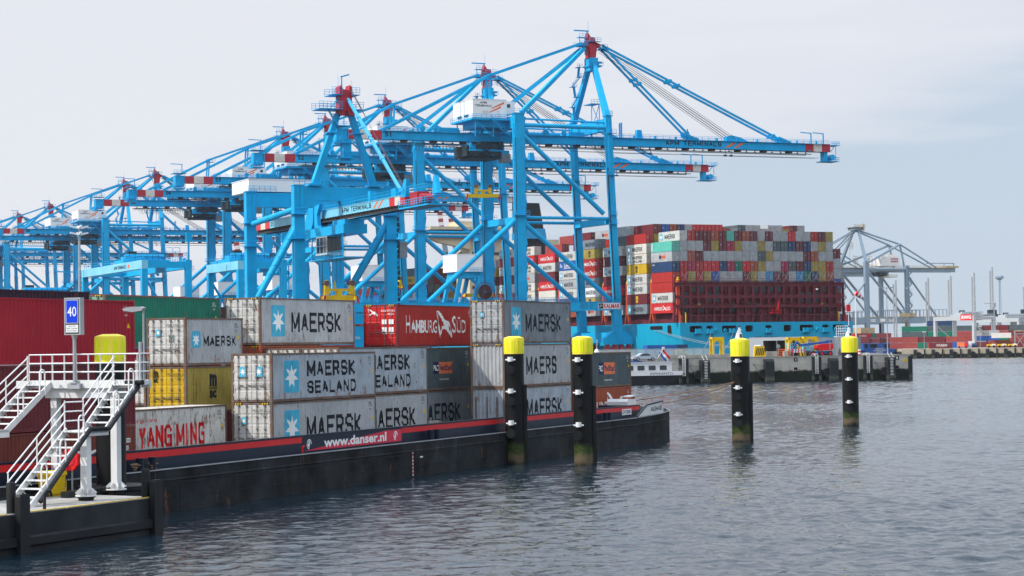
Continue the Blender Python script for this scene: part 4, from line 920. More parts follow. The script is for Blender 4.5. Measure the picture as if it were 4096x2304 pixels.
    k.bar(P(111.2, MY - 1.2, 65.6), P(113.2, MY - 1.2, 68), .15, .15); k.bar(P(113.2, MY - 1.2, 62.8), P(113.2, MY - 1.2, 68), .12, .12); k.box(111, 114.2, MY - 2, MY + 2, zz(67.6), zz(67.75)); k.rail([P(111, MY - 2, 67.7), P(114.2, MY - 2, 67.7), P(114.2, MY + 2, 67.7)], 1.1, 1.0, .05)
    for x in (104.8, 109.2): k.bar(P(x, MY - .5, 68), P(x, MY - .5, 71.3), .28, .28); k.bar(P(x + .1, MY - .5, 71.3), P(x - 3.8, MY - .5, 71.5), .2, .28)
    pt_('boom_tip_gear', k)
    k = MB(); k.box(-50.2, -46.4, MY - 2.6, MY + 2.4, zz(63.6), zz(63.9)); k.box(-49.6, -46.5, MY - 1.6, MY + 1.4, zz(64.4), zz(68.2)); k.tube(P(-48, MY - 2, 65.2), P(-48, MY + 1.6, 65.2), .9, 12); k.rail([P(-46.4, MY - 2.6, 63.9), P(-50.2, MY - 2.6, 63.9), P(-50.2, MY + 2.4, 63.9)], 1.2, 1.2, .05)
    for x in (-50.1, -48.2, -46.5): k.bar(P(x, MY - 2.4, 63.8), P(x, MY - 2.4, 69), .14, .14)
    k.box(-50.4, -46, MY - 2.6, MY + 2.4, zz(68.9), zz(69.05)); k.rail([P(-50.4, MY - 2.6, 69), P(-46, MY - 2.6, 69)], 1.1, 1.1, .05); k.bar(P(-47, MY - .5, 69), P(-47, MY - .5, 72.2), .25, .25); k.bar(P(-46.8, MY - .5, 72.2), P(-51, MY - .5, 72.3), .2, .25); pt_('boom_rear_gear', k, smooth=False)
    # stays and ropes
    for y in (MY - 1.5, MY + 1.3):
        for q in ((95.1, 68.1), (63.0, 68.1)):
            b = MB(); b.bar(P(33.0, y, 95.0), P(q[0], y, q[1]), .34, .62)
            for f in (.36, .405, .93): c = Vector(P(33, y, 95)).lerp(Vector(P(q[0], y, q[1])), f); b.tube(c - Vector((0, .35, 0)), c + Vector((0, .35, 0)), .62, 10)
            b.bar(P(q[0] - 2.6, y, q[1] + 1.4), P(q[0] + 1.8, y, q[1] - .2), .5, .9); pt_('forestay', b, smooth=False)
        b = MB(); b.bar(P(26.6, y, 95.3), P(-2.6, y, 84.9), .5, .8); b.bar(P(-2.6, y, 84.9), P(-36, y, 68.1), .5, .8); pt_('backstay', b, smooth=False)
    b = MB()
    for i in range(8): b.tube(P(33.2, MY - 1.2 + i * .33, 94.6 - (i % 4) * .45), P(77.5 - (i % 4) * 1.1, MY - 1.2 + i * .33, 69.1), .06, 4)
    pt_('hoist_rope', b, 'cable')
    b = MB(); b.prism([(74.6, zz(68)), (82.6, zz(68)), (79.6, zz(69.3)), (76.4, zz(69.9)), (74.8, zz(69.4))], 'y', MY - 1, MY + .8); pt_('rope_anchor', b, smooth=False)
    for yl in (1.2, GW + .6): b = MB(); b.bar(P(27.4, MY + (-1.2 if yl < 5 else 1.2), 94), P(2.2, yl, 73.2), .85, 1.05, 1.0, 1.2); pt_('back_brace', b, smooth=False)
    for y in (MY - 1.5, MY + 1.3): b = MB(); b.bar(P(-2.9, y, 84.8), P(-3.4, y, 77), .5, .5); pt_('stay_post', b)
    k = MB(); k.rail([P(-4.4, MY - 2, 84), P(-.6, MY - 2, 84)], 1.1, 1.2, .05); k.box(-4.4, -.6, MY - 2, MY + 2, zz(83.9), zz(84)); k.rail([P(-4, MY - 2, 81.5), P(-1, MY - 2, 81.5)], 1.1, 1.2, .05); pt_('stay_gallery', k)
    # machinery house
    b = MB(); b.box(-11.2, -.8, 4.6, 18.6, zz(71.9), zz(77.0)); b.box(-11.3, -.7, 4.5, 18.7, zz(77.0), zz(77.15)); b.box(-.8, 3.6, 8.6, 15.4, zz(73.6), zz(77.2)); mh = pt_('machinery_house', b, 'crane white', smooth=False)
    put('lettering', text('APM', 2.1, .62, .02), mh, (-9.0, 4.59, zz(75.8))); put('lettering', text('TERMINALS', 5.1, .62, .02), mh, (-10.5, 4.59, zz(74.95)))
    for x, z, L in ((-5.4, 74.4, 3.9), (-6.2, 73.2, 3.7)): b = MB(); b.poly([(0, 0, 0), (0, 0, .3), (L, 0, 2.1), (L, 0, 1.5)][::-1]); put('stripe', b.mesh('stripe', 'orange stripe', False), mh, (x, 4.585, zz(z)))
    b = MB(); b.box(-8.2, -7.3, 4.56, 4.6, zz(72.9), zz(73.9)); b.box(-7.1, -6.4, 4.56, 4.6, zz(72.9), zz(73.9)); b.build('vent', 'cream paint', mh)
    b = MB(); b.box(-3.8, -2.9, 4.56, 4.6, zz(72.0), zz(74.0)); b.build('door', 'far white', mh)
    for y in (9, 14): b = MB(); b.box(-11.5, -11.2, y - 1.4, y + 1.0, zz(72.4), zz(73.0)); b.build('vent', 'crane dark', mh)
    b = MB(); b.box(1.2, 2.2, 8.56, 8.6, zz(75.4), zz(76.4)); b.build('window', 'glass dark', mh)
    b = MB(); b.box(-11.8, 4.2, 3.8, 19.4, zz(71.2), zz(71.7)); b.box(-9, 0, 6, 17, zz(69.4), zz(71.2)); b.build('house_base', 'crane blue', mh, smooth=False)
    k = MB(); k.rail([P(-11.8, 3.8, 71.7), P(4.2, 3.8, 71.7)], 1.1, 1.4, .05); k.rail([P(-11.8, 3.8, 71.7), P(-11.8, 19.4, 71.7)], 1.1, 1.4, .05); k.bar(P(-6.2, 3.4, 71.6), P(-2.2, 3.4, 67.8), .8, .15); k.bar(P(-2.2, 3.4, 67.8), P(.4, 3.4, 66.4), .8, .15); k.rail([P(-6.2, 3.0, 71.6), P(-2.2, 3.0, 67.8), P(.4, 3.0, 66.4)], 1.0, 1.2, .05)
    for x in (-10.5, -5, .5): k.bar(P(x, 4.5, 66.5), P(x, 4.5, 71.3), .25, .25); k.bar(P(x, 17.5, 66.5), P(x, 17.5, 71.3), .25, .25)
    k.bar(P(-10.5, 4.5, 71), P(-5, 4.5, 66.5), .2, .2); k.build('house_stair', 'crane blue', mh)
    b = MB(); b.box(-11.5, -1.6, 6.4, 18.0, zz(62.6), zz(63.1)); b.box(-10.8, -2.4, 7.4, 16.8, zz(63.1), zz(64.6)); b.box(-8.6, -3.8, 8.8, 15.4, zz(61.3), zz(62.6)); tr = pt_('trolley', b, 'crane blue', smooth=False)
    k = MB(); k.box(-9.6, -3.0, 6.0, 6.4, zz(63.2), zz(64.6)); k.box(-10.6, -1.6, 7.0, 17, zz(60.6), zz(61.4)); k.box(-7.5, -2.2, 8, 15, zz(64.6), zz(65.5)); k.box(-11.4, -1.8, 6.3, 6.45, zz(61.6), zz(62.6)); k.box(-12.2, -11.4, 7, 16, zz(61.2), zz(64.2)); k.box(-2.6, -1.2, 6.2, 9, zz(63.1), zz(65.4)); k.bar(P(-11, 6.2, 64.6), P(-2, 6.2, 60.8), .25, .25); k.bar(P(-2, 6.2, 64.6), P(-11, 6.2, 60.8), .25, .25); k.build('trolley_machinery', 'crane dark', tr, smooth=False)
    k = MB(); k.rail([P(-11.5, 6.4, 63.1), P(-1.6, 6.4, 63.1)], 1.1, 1.2, .05); k.box(-2.0, 1.0, 7, 10, zz(60.8), zz(63.0)); k.build('trolley_railing', 'crane blue', tr)
    b = MB(); b.box(-1.4, 1.2, 6.6, 9.4, zz(59.6), zz(62.0)); b.build('cab', 'dark grey paint', tr, smooth=False)
    # electrical house on the portal
    b = MB(); b.box(-18.4, -10.6, .6, 10.6, zz(28.3), zz(33.1)); b.box(-18.5, -10.5, .5, 10.7, zz(33.1), zz(33.25)); eh = pt_('electrical_house', b, 'crane white', smooth=False)
    b = MB(); b.box(-17.5, -10.2, 1.2, 10, zz(26.6), zz(28.3))
    for y in (1.3, 9.6): b.bar(P(-17.0, y, 27), P(-18.6, y, 19.8), 1.2, .9); b.bar(P(-11.4, y, 27), P(-13.2, y, 19.8), 1.2, .9)
    b.build('house_base', 'crane blue', eh, smooth=False)
    k = MB(); k.rail([P(-14.6, .2, 28.3), P(-9.9, .2, 28.3)], 1.1, 1.2, .05); k.box(-14.6, -9.9, .2, .7, zz(28.2), zz(28.3)); k.build('house_railing', 'crane blue', eh)
    rl = MB(); c = Vector(P(-10.6, -.7, 22.6))
    rl.tube(c - Vector((0, .12, 0)), c + Vector((0, .12, 0)), 2.0, 32); rl = rl.build('cable_reel', 'maroon paint', t)
    b = MB()
    for i in range(36): a = R(i * 10); d = Vector((math.cos(a), 0, math.sin(a))); b.tube(c + d * .3 - Vector((0, .2, 0)), c + d * 2.75 - Vector((0, .2, 0)), .06, 3)
    for rr in (2.75, 2.05): b.path([c + Vector((rr * math.cos(R(i * 10)), -.2, rr * math.sin(R(i * 10)))) for i in range(37)], .08, 4)
    b.tube(c - Vector((0, .5, 0)), c + Vector((0, .5, 0)), .45, 12); b.build('reel_spoke', 'cable', rl)
    # portal trolley rails' lower clutter: walkway boxes
    k = MB(); k.box(-71, -62, 3, 20, zz(17.4), zz(19.4)); k.box(-40, -38, 1.8, GW, zz(17.6), zz(19.2)); pt_('cross_girder', k, smooth=False)
DT = (0, 75, 164, 229, 281, 483, 545, 725, 818)
WHERE = ('its boom reaching right over the ship', 'standing just behind the foremost one', 'third along the quay', 'its red and white boom end behind the smaller crane', 'its boom end over the yard gantry', 'over the yard at far left', 'its number half hidden at left edge', 'small and pale far along the quay', 'farthest along the quay')
first = None
for i, dt in enumerate(DT):
    n = 51 + i; x = 1.8 + cc_[0] * dt; y = 598 + cc_[1] * dt
    lab = f'tall blue quay crane numbered {n}, {WHERE[i]}' if i < 7 else f'tall blue quay crane {WHERE[i]}'
    if first is None:
        first = thing('quay_crane', lab, 'crane', (x, y, 4.6), CRZ, 'blue quay cranes beside the container ship'); sts(first); c = first
        second = copy_tree
    else:
        c = copy_tree(PROTO); c.location = (x, y, 4.6); c['label'] = lab
    if i == 0: PROTO = copy_tree(first)
    bo = [o for o in c.children if o.name.split('.')[0] == 'boom'][0]
    if i: pass
    put('lettering', text(str(n), 1.9, 1.35, .03), bo, (-35.3, MY - 1.525, 61.75))
def drop(o):
    for ch in list(o.children): drop(ch)
    bpy.data.objects.remove(o)
drop(PROTO)
# ---------------------------------------------------------------- smaller crane numbered 25 on the near quay
K = thing('barge_crane', 'blue barge crane numbered 25 whose low boom points towards the water', 'crane', (-30.6, 393.7, 4.6), R(-65.5))
zz = lambda z: z - 4.6
P = lambda x, y, z: (x, y, z - 4.6)
BLU = 'crane blue'
for x in (0, -29):
    for y in (-8.95, 9.1):
        b = MB(); zt = 37.3 if x == 0 else 38.2; b.box(x - 1.5, x + .2, y - 1.0, y + 1.0, zz(7.5), zz(zt)); b.box(x - 1.6, x + .3, y - 1.1, y + 1.1, zz(zt), zz(zt + .2)); L = b.build('leg', BLU, K, smooth=False)
        k = MB()
        for z in (27.5, 32): k.box(x - 1.6, x + .9, y - 1.5, y + 1.4, zz(z), zz(z + .12)); k.rail([P(x + .9, y - 1.5, z + .1), P(x + .9, y + 1.4, z + .1)], 1.1, 1, .04)
        k.rail([P(x + .3, y - 1.1, 37.5), P(x + .3, y + 1.1, 37.5)], 1.1, 1, .04); k.bar(P(x + .35, y + .5, 33), P(x + .35, y + .5, 37.5), .1, .5); k.build('leg_gallery', BLU, L)
        b = MB()
        for q in (-1.6, 1.6): b.box(x - 1.2, x, y + q - 1.2, y + q + 1.2, zz(5), zz(6.6))
        b.build('bogie', 'crane red', K, smooth=False)
    b = MB(); b.prism([(-7.95, zz(37.2)), (8.1, zz(37.2)), (8.1, zz(33.3)), (4.8, zz(33.3)), (4.3, zz(34.6)), (1.8, zz(34.6)), (1.4, zz(33.3)), (-.6, zz(33.3)), (-1.0, zz(34.6)), (-5.5, zz(34.6)), (-6.2, zz(33.3)), (-7.95, zz(33.3))], 'x', x - 1.3, x + .1) if x == 0 else b.box(x - 1.3, x + .1, -7.95, 8.1, zz(35.3), zz(38.1))
    g = b.build('portal_beam', BLU, K, smooth=False); k = MB(); k.rail([P(x + .1, -7.9, 37.2), P(x + .1, 8, 37.2)], 1.1, 1.4, .04); k.build('walkway_railing', BLU, g)
    b = MB(); b.box(x - 1.2, x - .1, -8, 8.1, zz(6.8), zz(8.6)); b.build('sill', BLU, K, smooth=False)
b = MB(); b.tube(P(-27.6, -8.95, 31.9), P(-1.4, -8.95, 33.2), .55, 14); spiral(b, P(-27.6, -8.95, 31.9), P(-1.4, -8.95, 33.2), .55); b.build('brace', BLU, K)
b = MB(); b.tube(P(-27.6, 9.1, 31.9), P(-1.4, 9.1, 33.2), .55, 14); b.build('brace', BLU, K)
for y, f in ((-8.95, 0), (9.1, 1)):
    b = MB(); p, q = P(-1.2, y, 30.8), P(-27.8, y, 16); b.tube(p, q, .6, 14); spiral(b, p, q, .6, a0=f); b.build('brace', BLU, K)
b = MB(); p, q = P(-.6, -8.6, 31), P(-.6, -16.8, 16.8); b.tube(p, q, .58, 14); spiral(b, p, q, .58); b.build('brace', BLU, K)
b = MB(); p, q = P(-.6, 8.4, 30.7), P(-.6, 1.2, 18.9); b.tube(p, q, .58, 14); spiral(b, p, q, .58); b.build('brace', BLU, K)
for s in (-1, 1):
    b = MB(); b.bar(P(-.6, 5.9 * s, 37.3), P(.0, 1.35 * s, 50.6), 1.15, 1.5, .95, 1.2, up=(1, 0, 0)); b.box(-1.6, .7, 5.9 * s - 1.3, 5.9 * s + 1.3, zz(37.3), zz(37.7)); b.box(-1.2, .9, 2.5 * s - 1.1, 2.5 * s + 1.1, zz(47.0), zz(47.25)); b.build('pylon_leg', BLU, K, smooth=False)
b = MB(); b.prism([(-1.35, zz(50.4)), (-.4, zz(50.4)), (-.15, zz(51.2)), (.25, zz(51.3)), (.5, zz(50.4)), (1.6, zz(50.4)), (1.1, zz(53)), (1.2, zz(55.6)), (.75, zz(56)), (.6, zz(55)), (-.6, zz(55.2)), (-.9, zz(56)), (-1.3, zz(55.6)), (-1.2, zz(53))], 'x', -1.1, 1.3); b.build('pylon_crown', 'crane red', K, smooth=False)
k = MB()
for z, y0, y1 in ((51.4, -5.4, 3.2), (54.1, -2.9, 2.5)):
    for ya, yb in ((y0, -.9), (1.0, y1)): k.box(-2.6, 1.8, ya, yb, zz(z), zz(z + .12)); k.rail([P(1.8, ya, z + .1), P(1.8, yb, z + .1)], 1.3, .8, .04, 2); k.rail([P(-2.6, ya, z + .1), P(-2.6, yb, z + .1)], 1.3, .8, .04, 2)
k.box(-1.2, 1.2, -1.6, 1.6, zz(45.2), zz(45.4)); k.box(-.6, 1, -.6, 1, zz(42), zz(46)); k.rail([P(1.4, -1.8, 42.6), P(1.4, 2, 42.6)], 1.1, .9, .04); k.box(-1, 1.4, -1.8, 2.0, zz(42.4), zz(42.6)); k.bar(P(.8, -3.4, 51.4), P(.8, -1.6, 48.4), .6, .15); k.bar(P(.8, -3, 51.6), P(.8, -1, 54), .5, .12)
k.tube(P(0, -.4, 55.5), P(0, -.4, 57.8), .12, 6); k.bar(P(0, -.6, 57.6), P(0, 1.1, 58.1), .18, .25); k.tube(P(0, -1.1, 55), P(0, -1.1, 57.8), .03, 4); k.tube(P(0, 1.6, 55), P(0, 1.6, 57), .03, 4); k.build('crown_gallery', BLU, K)
b = MB(); b.bar(P(1.2, .35, 53.4), P(27.4, .35, 34.4), .5, .4)
for f in (.2, .31, .41, .45, .65): c = Vector(P(1.2, .35, 53.4)).lerp(Vector(P(27.4, .35, 34.4)), f); b.bar(c, c + Vector((.5, 0, -.36)), .7, .55)
b.build('forestay', 'stay blue', K, smooth=False)
b = MB()
for i in range(5): b.tube(P(1.3, .8 + i * .1, 55), P(29 - i * .7, .9 + i * .12, 34.2), .03, 3)
b.build('hoist_rope', 'cable', K)
bm = MB(); bm.box(-42.6, 24.4, -.75, 1.0, zz(31.9), zz(33.5)); bm.box(-42.6, 32, -.85, 1.1, zz(33.45), zz(33.55)); bm = bm.build('boom', 'crane pale blue', K, smooth=False)
for xs in ((-51.5, -48.5, -45.5, -42.6), (24.4, 27, 29.6, 32.2)):
    b = MB()
    for i in range(3): b.m = i % 2; b.box(xs[i], xs[i + 1], -.77, 1.02, zz(31.88), zz(33.52))
    b.build('warning_band', ['stripe red', 'cream paint'], bm, smooth=False)
b = MB(); b.box(-50, 31, -1.25, -.85, zz(31.1), zz(31.35)); b.box(-50, 31, .9, 1.3, zz(31.1), zz(31.35))
for i in range(54): x = -49 + i * 1.5; b.box(x, x + .2, -1.2, -.7, zz(31.3), zz(31.9))
b.build('trolley_rail', 'rail brown', bm, smooth=False)
k = MB(); k.rail([P(-51, -1.1, 33.5), P(32, -1.1, 33.5)], 1.1, 1.2, .035); k.rail([P(-51, 1.3, 33.5), P(32, 1.3, 33.5)], 1.1, 1.2, .035); k.box(25, 27, -.6, .8, zz(33.5), zz(35)); k.box(13.5, 14.6, -.6, .6, zz(33.5), zz(35.4)); k.build('walkway_railing', BLU, bm)
# writing on the side of the boom that faces the water at left (local -y)
put('lettering', block('APM TERMINALS', 15.2, .92), bm, (.2, -.765, zz(32.3))); put('lettering', text('25', 1.9, .95, .02), bm, (-42.0, -.765, zz(32.3)))
for x in (16.2, 18.6): b = MB(); b.poly([(0, 0, 0), (.9, 0, 0), (3.0, 0, 1.2), (2.1, 0, 1.2)]); put('stripe', b.mesh('stripe', 'orange stripe', False), bm, (x, -.77, zz(32.1)))
b = MB(); b.box(35.2, 38.6, -1.2, 1.0, zz(31.4), zz(33.6)); b.tube((39.6, -1.1, zz(32.4)), (39.6, .9, zz(32.4)), .75, 12); b.build('winch', 'crane red', K, smooth=False)
k = MB(); k.box(32, 45, -2, 2, zz(30.9), zz(31.15)); k.rail([P(32, -2, 31.1), P(45, -2, 31.1), P(45, 2, 31.1)], 1.2, 1.2, .05, 2); k.rail([P(32, -2, 33.4), P(45, -2, 33.4)], 1.1, 1.2, .05)
k.prism([(31.8, zz(33)), (34.2, zz(33)), (34.6, zz(36)), (33.6, zz(36))], 'y', -1.6, -.9); k.prism([(41.8, zz(33)), (44.2, zz(33)), (43.0, zz(36)), (42.2, zz(36))], 'y', .2, .9); k.build('boom_tip_gear', BLU, K, smooth=False)
b = MB(); b.prism([(-17, zz(31)), (-14.5, zz(34.4)), (-11.5, zz(34.4)), (-11.8, zz(31.2)), (-13.4, zz(29.6)), (-13.4, zz(28.4)), (-17, zz(28))], 'y', -2.2, -1.5); b.prism([(-11, zz(34.2)), (-8, zz(34.6)), (-9.6, zz(32.6)), (-9.2, zz(30.6)), (-7, zz(28.6)), (-10, zz(28.6)), (-11.2, zz(30.6))], 'y', -2.2, -1.5); b.box(-17, 5.0, -2.2, 2.4, zz(28.4), zz(30.1)); b.box(-17, -13.5, 1.4, 2.2, zz(29), zz(34)); b.box(-2, 4.6, -1.8, 2, zz(30.1), zz(31.0)); tr = b.build('trolley', BLU, K, smooth=False)
b = MB(); b.box(-10.4, -4.4, -2.0, .6, zz(25.2), zz(28.3)); cb = b.build('cab', 'glass dark', tr, smooth=False)
b = MB(); b.box(-10.6, -4.2, -2.2, .8, zz(24.8), zz(25.3)); b.box(-10.5, -4.3, -2.1, .7, zz(28.2), zz(28.5))
for x in (-10.4, -8.5, -6.4, -4.5): b.bar(P(x, -2.05, 25), P(x, -2.05, 28.4), .1, .1)
b.bar(P(-10.4, -2.05, 26.6), P(-4.4, -2.05, 26.6), .08, .08); b.build('cab_frame', 'cream paint', cb)
k = MB(); k.box(-14, 6, -2.6, 2.4, zz(23.9), zz(24.1)); k.rail([P(-14, -2.6, 24.1), P(6, -2.6, 24.1)], 1.1, 1.1, .04, 2); k.bar(P(-13, -2, 24), P(-13, -2, 28.6), .15, .15); k.bar(P(4, -2, 24), P(4, -2, 28.6), .15, .15); k.build('trolley_gallery', BLU, tr)
mh = MB(); mh.box(-40, -28.9, -9.4, 4.2, zz(38.3), zz(40.7)); mh.box(-40.1, -28.8, -9.5, 4.3, zz(40.7), zz(40.85)); mh = mh.build('machinery_house', 'crane white', K, smooth=False)
b = MB(); b.box(-40, -30.4, -8, 4, zz(37.4), zz(38.3)); b.build('house_base', BLU, mh, smooth=False); k = MB(); k.rail([P(-28.4, -9.6, 38.3), P(-28.4, -4, 38.3)], 1.1, 1.2, .04); k.build('house_railing', BLU, mh)
k = MB()
for z in range(9, 32, 1): k.box(-.9 + .4 * math.sin(z * 1.3), -.5 + .4 * math.sin(z * 1.3), 10.15, 10.75, zz(z), zz(z + .7))
k.build('cable_run', 'crane dark', K, smooth=False)
for z in (24.2, 11.5): b = MB(); b.box(-1.3, -.2, 10.8, 12.3, zz(z), zz(z + 3)); b.build('floodlight_rack', 'dark grey paint', K, smooth=False)
# ---------------------------------------------------------------- spreaders hanging from the trolleys
def spreader(label, loc, rz, L, head=True, hw=1.0):
    t = thing('spreader', label, 'spreader', loc, rz, 'yellow container spreaders')
    b = MB(); b.box(-L / 2, -.6, -.35, .35, 0, 1.0); b.box(.6, L / 2, -.35, .35, 0, 1.0); b.box(-1.4, 1.4, -.5, .5, -.1, .9); b.build('beam', 'yellow', t, smooth=False)
    for s in (-1, 1):
        b = MB(); b.box(s * L / 2 - .25, s * L / 2 + .25, -1.2, 1.2, .1, .8); b.build('end_beam', 'yellow', t, smooth=False)
        for y in (-1.1, 1.1): b = MB(); b.bar((s * (L / 2 + .1), y, .9), (s * (L / 2 + .35), y * 1.1, -.5), .35, .25); b.build('flipper', 'crane red', t, smooth=False)
    if head:
        b = MB(); b.box(-L * .38 * hw, L * .38 * hw, -.3, .3, 1.75, 2.2); b.box(-.5, .5, -.5, .5, .9, 1.8); b.bar((-L * .1, 0, 2.2), (-L * .13, 0, 3.6), .15, .15); b.bar((-L * .16, 0, 2.2), (-L * .13, 0, 3.6), .15, .15)
        for s in (-1, 1): b.prism([(s * L * .3 * hw, 1.2), (s * L * .5 * hw, 1.0), (s * L * .47 * hw, 3.5), (s * L * .4 * hw, 3.8), (s * L * .34 * hw, 2.4)], 'y', -.55, .55)
        b.build('headblock', 'yellow', t, smooth=False)
        b = MB()
        for s in (-1, 1): b.tube((s * L * .42 * hw, -.65, 3.2), (s * L * .42 * hw, .65, 3.2), .5, 12)
        b.build('sheave', 'rusty frame', t)
    return t
def hang(z0, z1, L, rz=0): ...
spreader('large yellow spreader hanging close above the grey container behind the barge', (-31.9, 393.0, 16.2), CRZ, 6.0)
spreader('yellow spreader with red flippers hanging in front of the tall legs', (-7.9, 607, 49.9), R(8), 8.8, True, .55)
spreader('yellow spreader under the white box beside the cable reel', (-9.4, 600.5, 21.4), CRZ, 8.4, False)
spreader('small yellow spreader above the far ship containers near the white tower', (-19, 690, 34.5), CRZ, 6)
spreader('small yellow spreader beside the blue legs left of the ship', (-38, 680, 26.5), CRZ, 6)
for label, p, n in (('hoist ropes of the large spreader behind the barge', (-31.9, 393.0, 19.5, 28.4), 4), ('hoist ropes of the spreader hanging in front of the tall legs', (-7.9, 607, 53.4, 60.8), 4)):
    b = MB()
    for i in range(n): b.tube((p[0] - 1.2 + .8 * i, p[1], p[2]), (p[0] - 1.2 + .8 * i, p[1], p[3]), .035, 4)
    tag(b.build('hoist_rope', 'cable'), label, 'rope')
# ---------------------------------------------------------------- the big container ship
SX, SY = 46.16, 588.0
def sw(s, t, z): return (SX + ca_[0] * s + cc_[0] * t, SY + ca_[1] * s + cc_[1] * t, z)
SH = thing('container_ship', 'huge light blue container ship, stern towards the water, dark red lashing frame on deck', 'ship', (SX, SY, 0), CRZ)
DK = 13.2; BW = 56.4
b = MB()
prof = [(6.5, -2), (3.2, 2.0), (1.35, 6.0), (.35, 9.6), (0, DK)]
def sect(t, k, inset):
    L = [(BW / 2 - (BW / 2 - x * k - inset), z) for x, z in prof]; return [(x, t, z) for x, z in L] + [(BW - x, t, z) for x, z in L[::-1]]
ss = [sect(0, 1, 0), sect(9, .7, 0), sect(26, .25, 0), sect(60, 0, 0), sect(330, 0, 0)]
tip = [(BW / 2 - 1 + i * .2, 395 + abs(5 - i) * -.3, z) for i, z in enumerate((-2, 2, 6, 9.6, DK + 3, DK + 3, 9.6, 6, 2, -2))]
ss.append(tip); n = 10
for a, c in zip(ss, ss[1:]):
    b.faces(a + c, [(i + 1, i, n + i, n + i + 1) for i in range(n - 1)])
hull = b.build('hull', 'ship blue', SH)
b = MB(); b.poly([(x, y, z - .02) for x, y, z in (ss[0][4], ss[0][5], ss[3][5], ss[4][5], tip[5], tip[4], ss[4][4], ss[3][4])]); b.build('deck', 'ship maroon', SH, smooth=False)
# transom: plate with rounded openings onto the mooring deck
def cell(b, x0, x1, z0, z1, hole, y, d, r=.45, nn=4):
    """rectangle x0..x1, z0..z1 with one rounded hole (hx0, hx1, hz0, hz1) and its reveal of depth d"""
    hx0, hx1, hz0, hz1 = hole; p = [(hx0 + x, hz0 + z) for x, z in rrect(hx1 - hx0, hz1 - hz0, min(r, (hx1 - hx0) / 2 - .01, (hz1 - hz0) / 2 - .01), nn)]
    cor = [(x1, z0), (x1, z1), (x0, z1), (x0, z0)]; m = nn + 1
    for k in range(4):
        q = p[k * m:(k + 1) * m]
        for i in range(nn): b.poly([(cor[k][0], y, cor[k][1]), (q[i + 1][0], y, q[i + 1][1]), (q[i][0], y, q[i][1])])
        nx = p[((k + 1) * m) % len(p)]; c2 = cor[(k + 1) % 4]
        b.poly([(cor[k][0], y, cor[k][1]), (c2[0], y, c2[1]), (nx[0], y, nx[1]), (q[-1][0], y, q[-1][1])])
    for i in range(len(p)):
        a, c = p[i], p[(i + 1) % len(p)]; b.poly([(a[0], y, a[1]), (c[0], y, c[1]), (c[0], y + d, c[1]), (a[0], y + d, a[1])][::-1])
HO = [(3.0, 7.0), (8.3, 10.4), (13.3, 18.0), (20.8, 23.3), (27.3, 29.4), (33.3, 35.8), (38.6, 43.2), (46.1, 48.3), (49.6, 53.6)]
b = MB()
edges = [0.0] + [(HO[i][1] + HO[i + 1][0]) / 2 for i in range(8)] + [BW]
for i, (h0, h1) in enumerate(HO): cell(b, edges[i], edges[i + 1], 9.6, DK, (h0, h1, 10.5 if i not in (1, 4, 7) else 11.1, 12.3), -.02, .8)
b.poly([(.35, -.02, 9.6), (1.35, -.02, 6), (3.2, -.02, 2), (6.5, -.02, -2), (BW - 6.5, -.02, -2), (BW - 3.2, -.02, 2), (BW - 1.35, -.02, 6), (BW - .35, -.02, 9.6)]); b.build('transom', 'ship blue', SH, smooth=False)
b = MB(); b.box(.6, BW - .6, .85, 6, 9.8, 12.9); b.build('shade_backing', 'dark void', SH, smooth=False)  # near black box, shade of the deck interior put into colour
for i, (h0, h1) in enumerate(HO):
    if i in (3, 5): continue
    c = (h0 + h1) / 2 + (.6 if i == 0 else -.4 if i in (6,) else .8 if i in (2, 8) else 0)
    b = MB(); b.box(c - 1.2, c + 1.2, -.9, -.02, 10.15, 10.35); b.box(c - .9, c - .35, -.5, .2, 10.35, 11.5); b.box(c + .35, c + .9, -.5, .2, 10.35, 11.5); b.tube((c, -.4, 10.35), (c, -.4, 11.2), .22, 8); b.build('roller_fairlead', 'ship blue', SH, smooth=False)
for c in (6.0, 14.2, 42.2, 50.4, 11.4, 44.4):
    b = MB(); b.path([(c + .38 * math.cos(R(i * 30)), -.25, 10.95 + .38 * math.sin(R(i * 30))) for i in range(13)], .17, 6); b.build('ring_fairlead', 'ship blue', SH)
put('lettering', text('ESTELLE MÆRSK', 8.0, .85, .03), SH, (23.6, -.04, 8.25))
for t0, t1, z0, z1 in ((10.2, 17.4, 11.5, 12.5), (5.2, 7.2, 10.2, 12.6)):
    b = MB(); b.prism([(t0 + y, z0 + z) for y, z in rrect(t1 - t0, z1 - z0, .4)], 'x', .10, .34); o = b.build('side_opening', 'dark void', SH, smooth=False); o.location = (-.14, 0, 0)  # dark plate on the hull, inner shade of the opening as colour
# stern lashing bridge: red frame with rounded openings
b = MB(); NC = 22; p0 = -.9; pc = 55.4 / NC; LY = 1.2
for r0, r1, h0, h1 in ((20.3, 24.2, 20.75, 23.3), (17.7, 20.3, 18.05, 20.0)):
    for i in range(NC): x = p0 + i * pc; cell(b, x, x + pc, r0, r1, (x + .36, x + pc - .36, h0, h1), LY, .7, .5, 3)
for i in range(NC + 1):
    x = p0 + i * pc; b.box(x - .22, x + .22, LY, LY + .9, 15.2, 17.7); b.bar((x, LY + .4, 15.3), (x - .25, LY + .4, DK), .75, .9, .4, .9, up=(0, 1, 0))
b.box(p0, p0 + 55.4, LY, LY + .9, 15.0, 15.35); b.box(p0, p0 + 55.4, LY - .3, LY + 1, 17.3, 17.7); b.box(p0, p0 + 55.4, LY - .3, LY + 1, 24.2, 24.4)
for i in range(3): b.box(19 + i * 7, 24 + i * 7, LY + .6, LY + .9, DK, 17.4)
lb = b.build('lashing_bridge', 'ship maroon', SH, smooth=False)
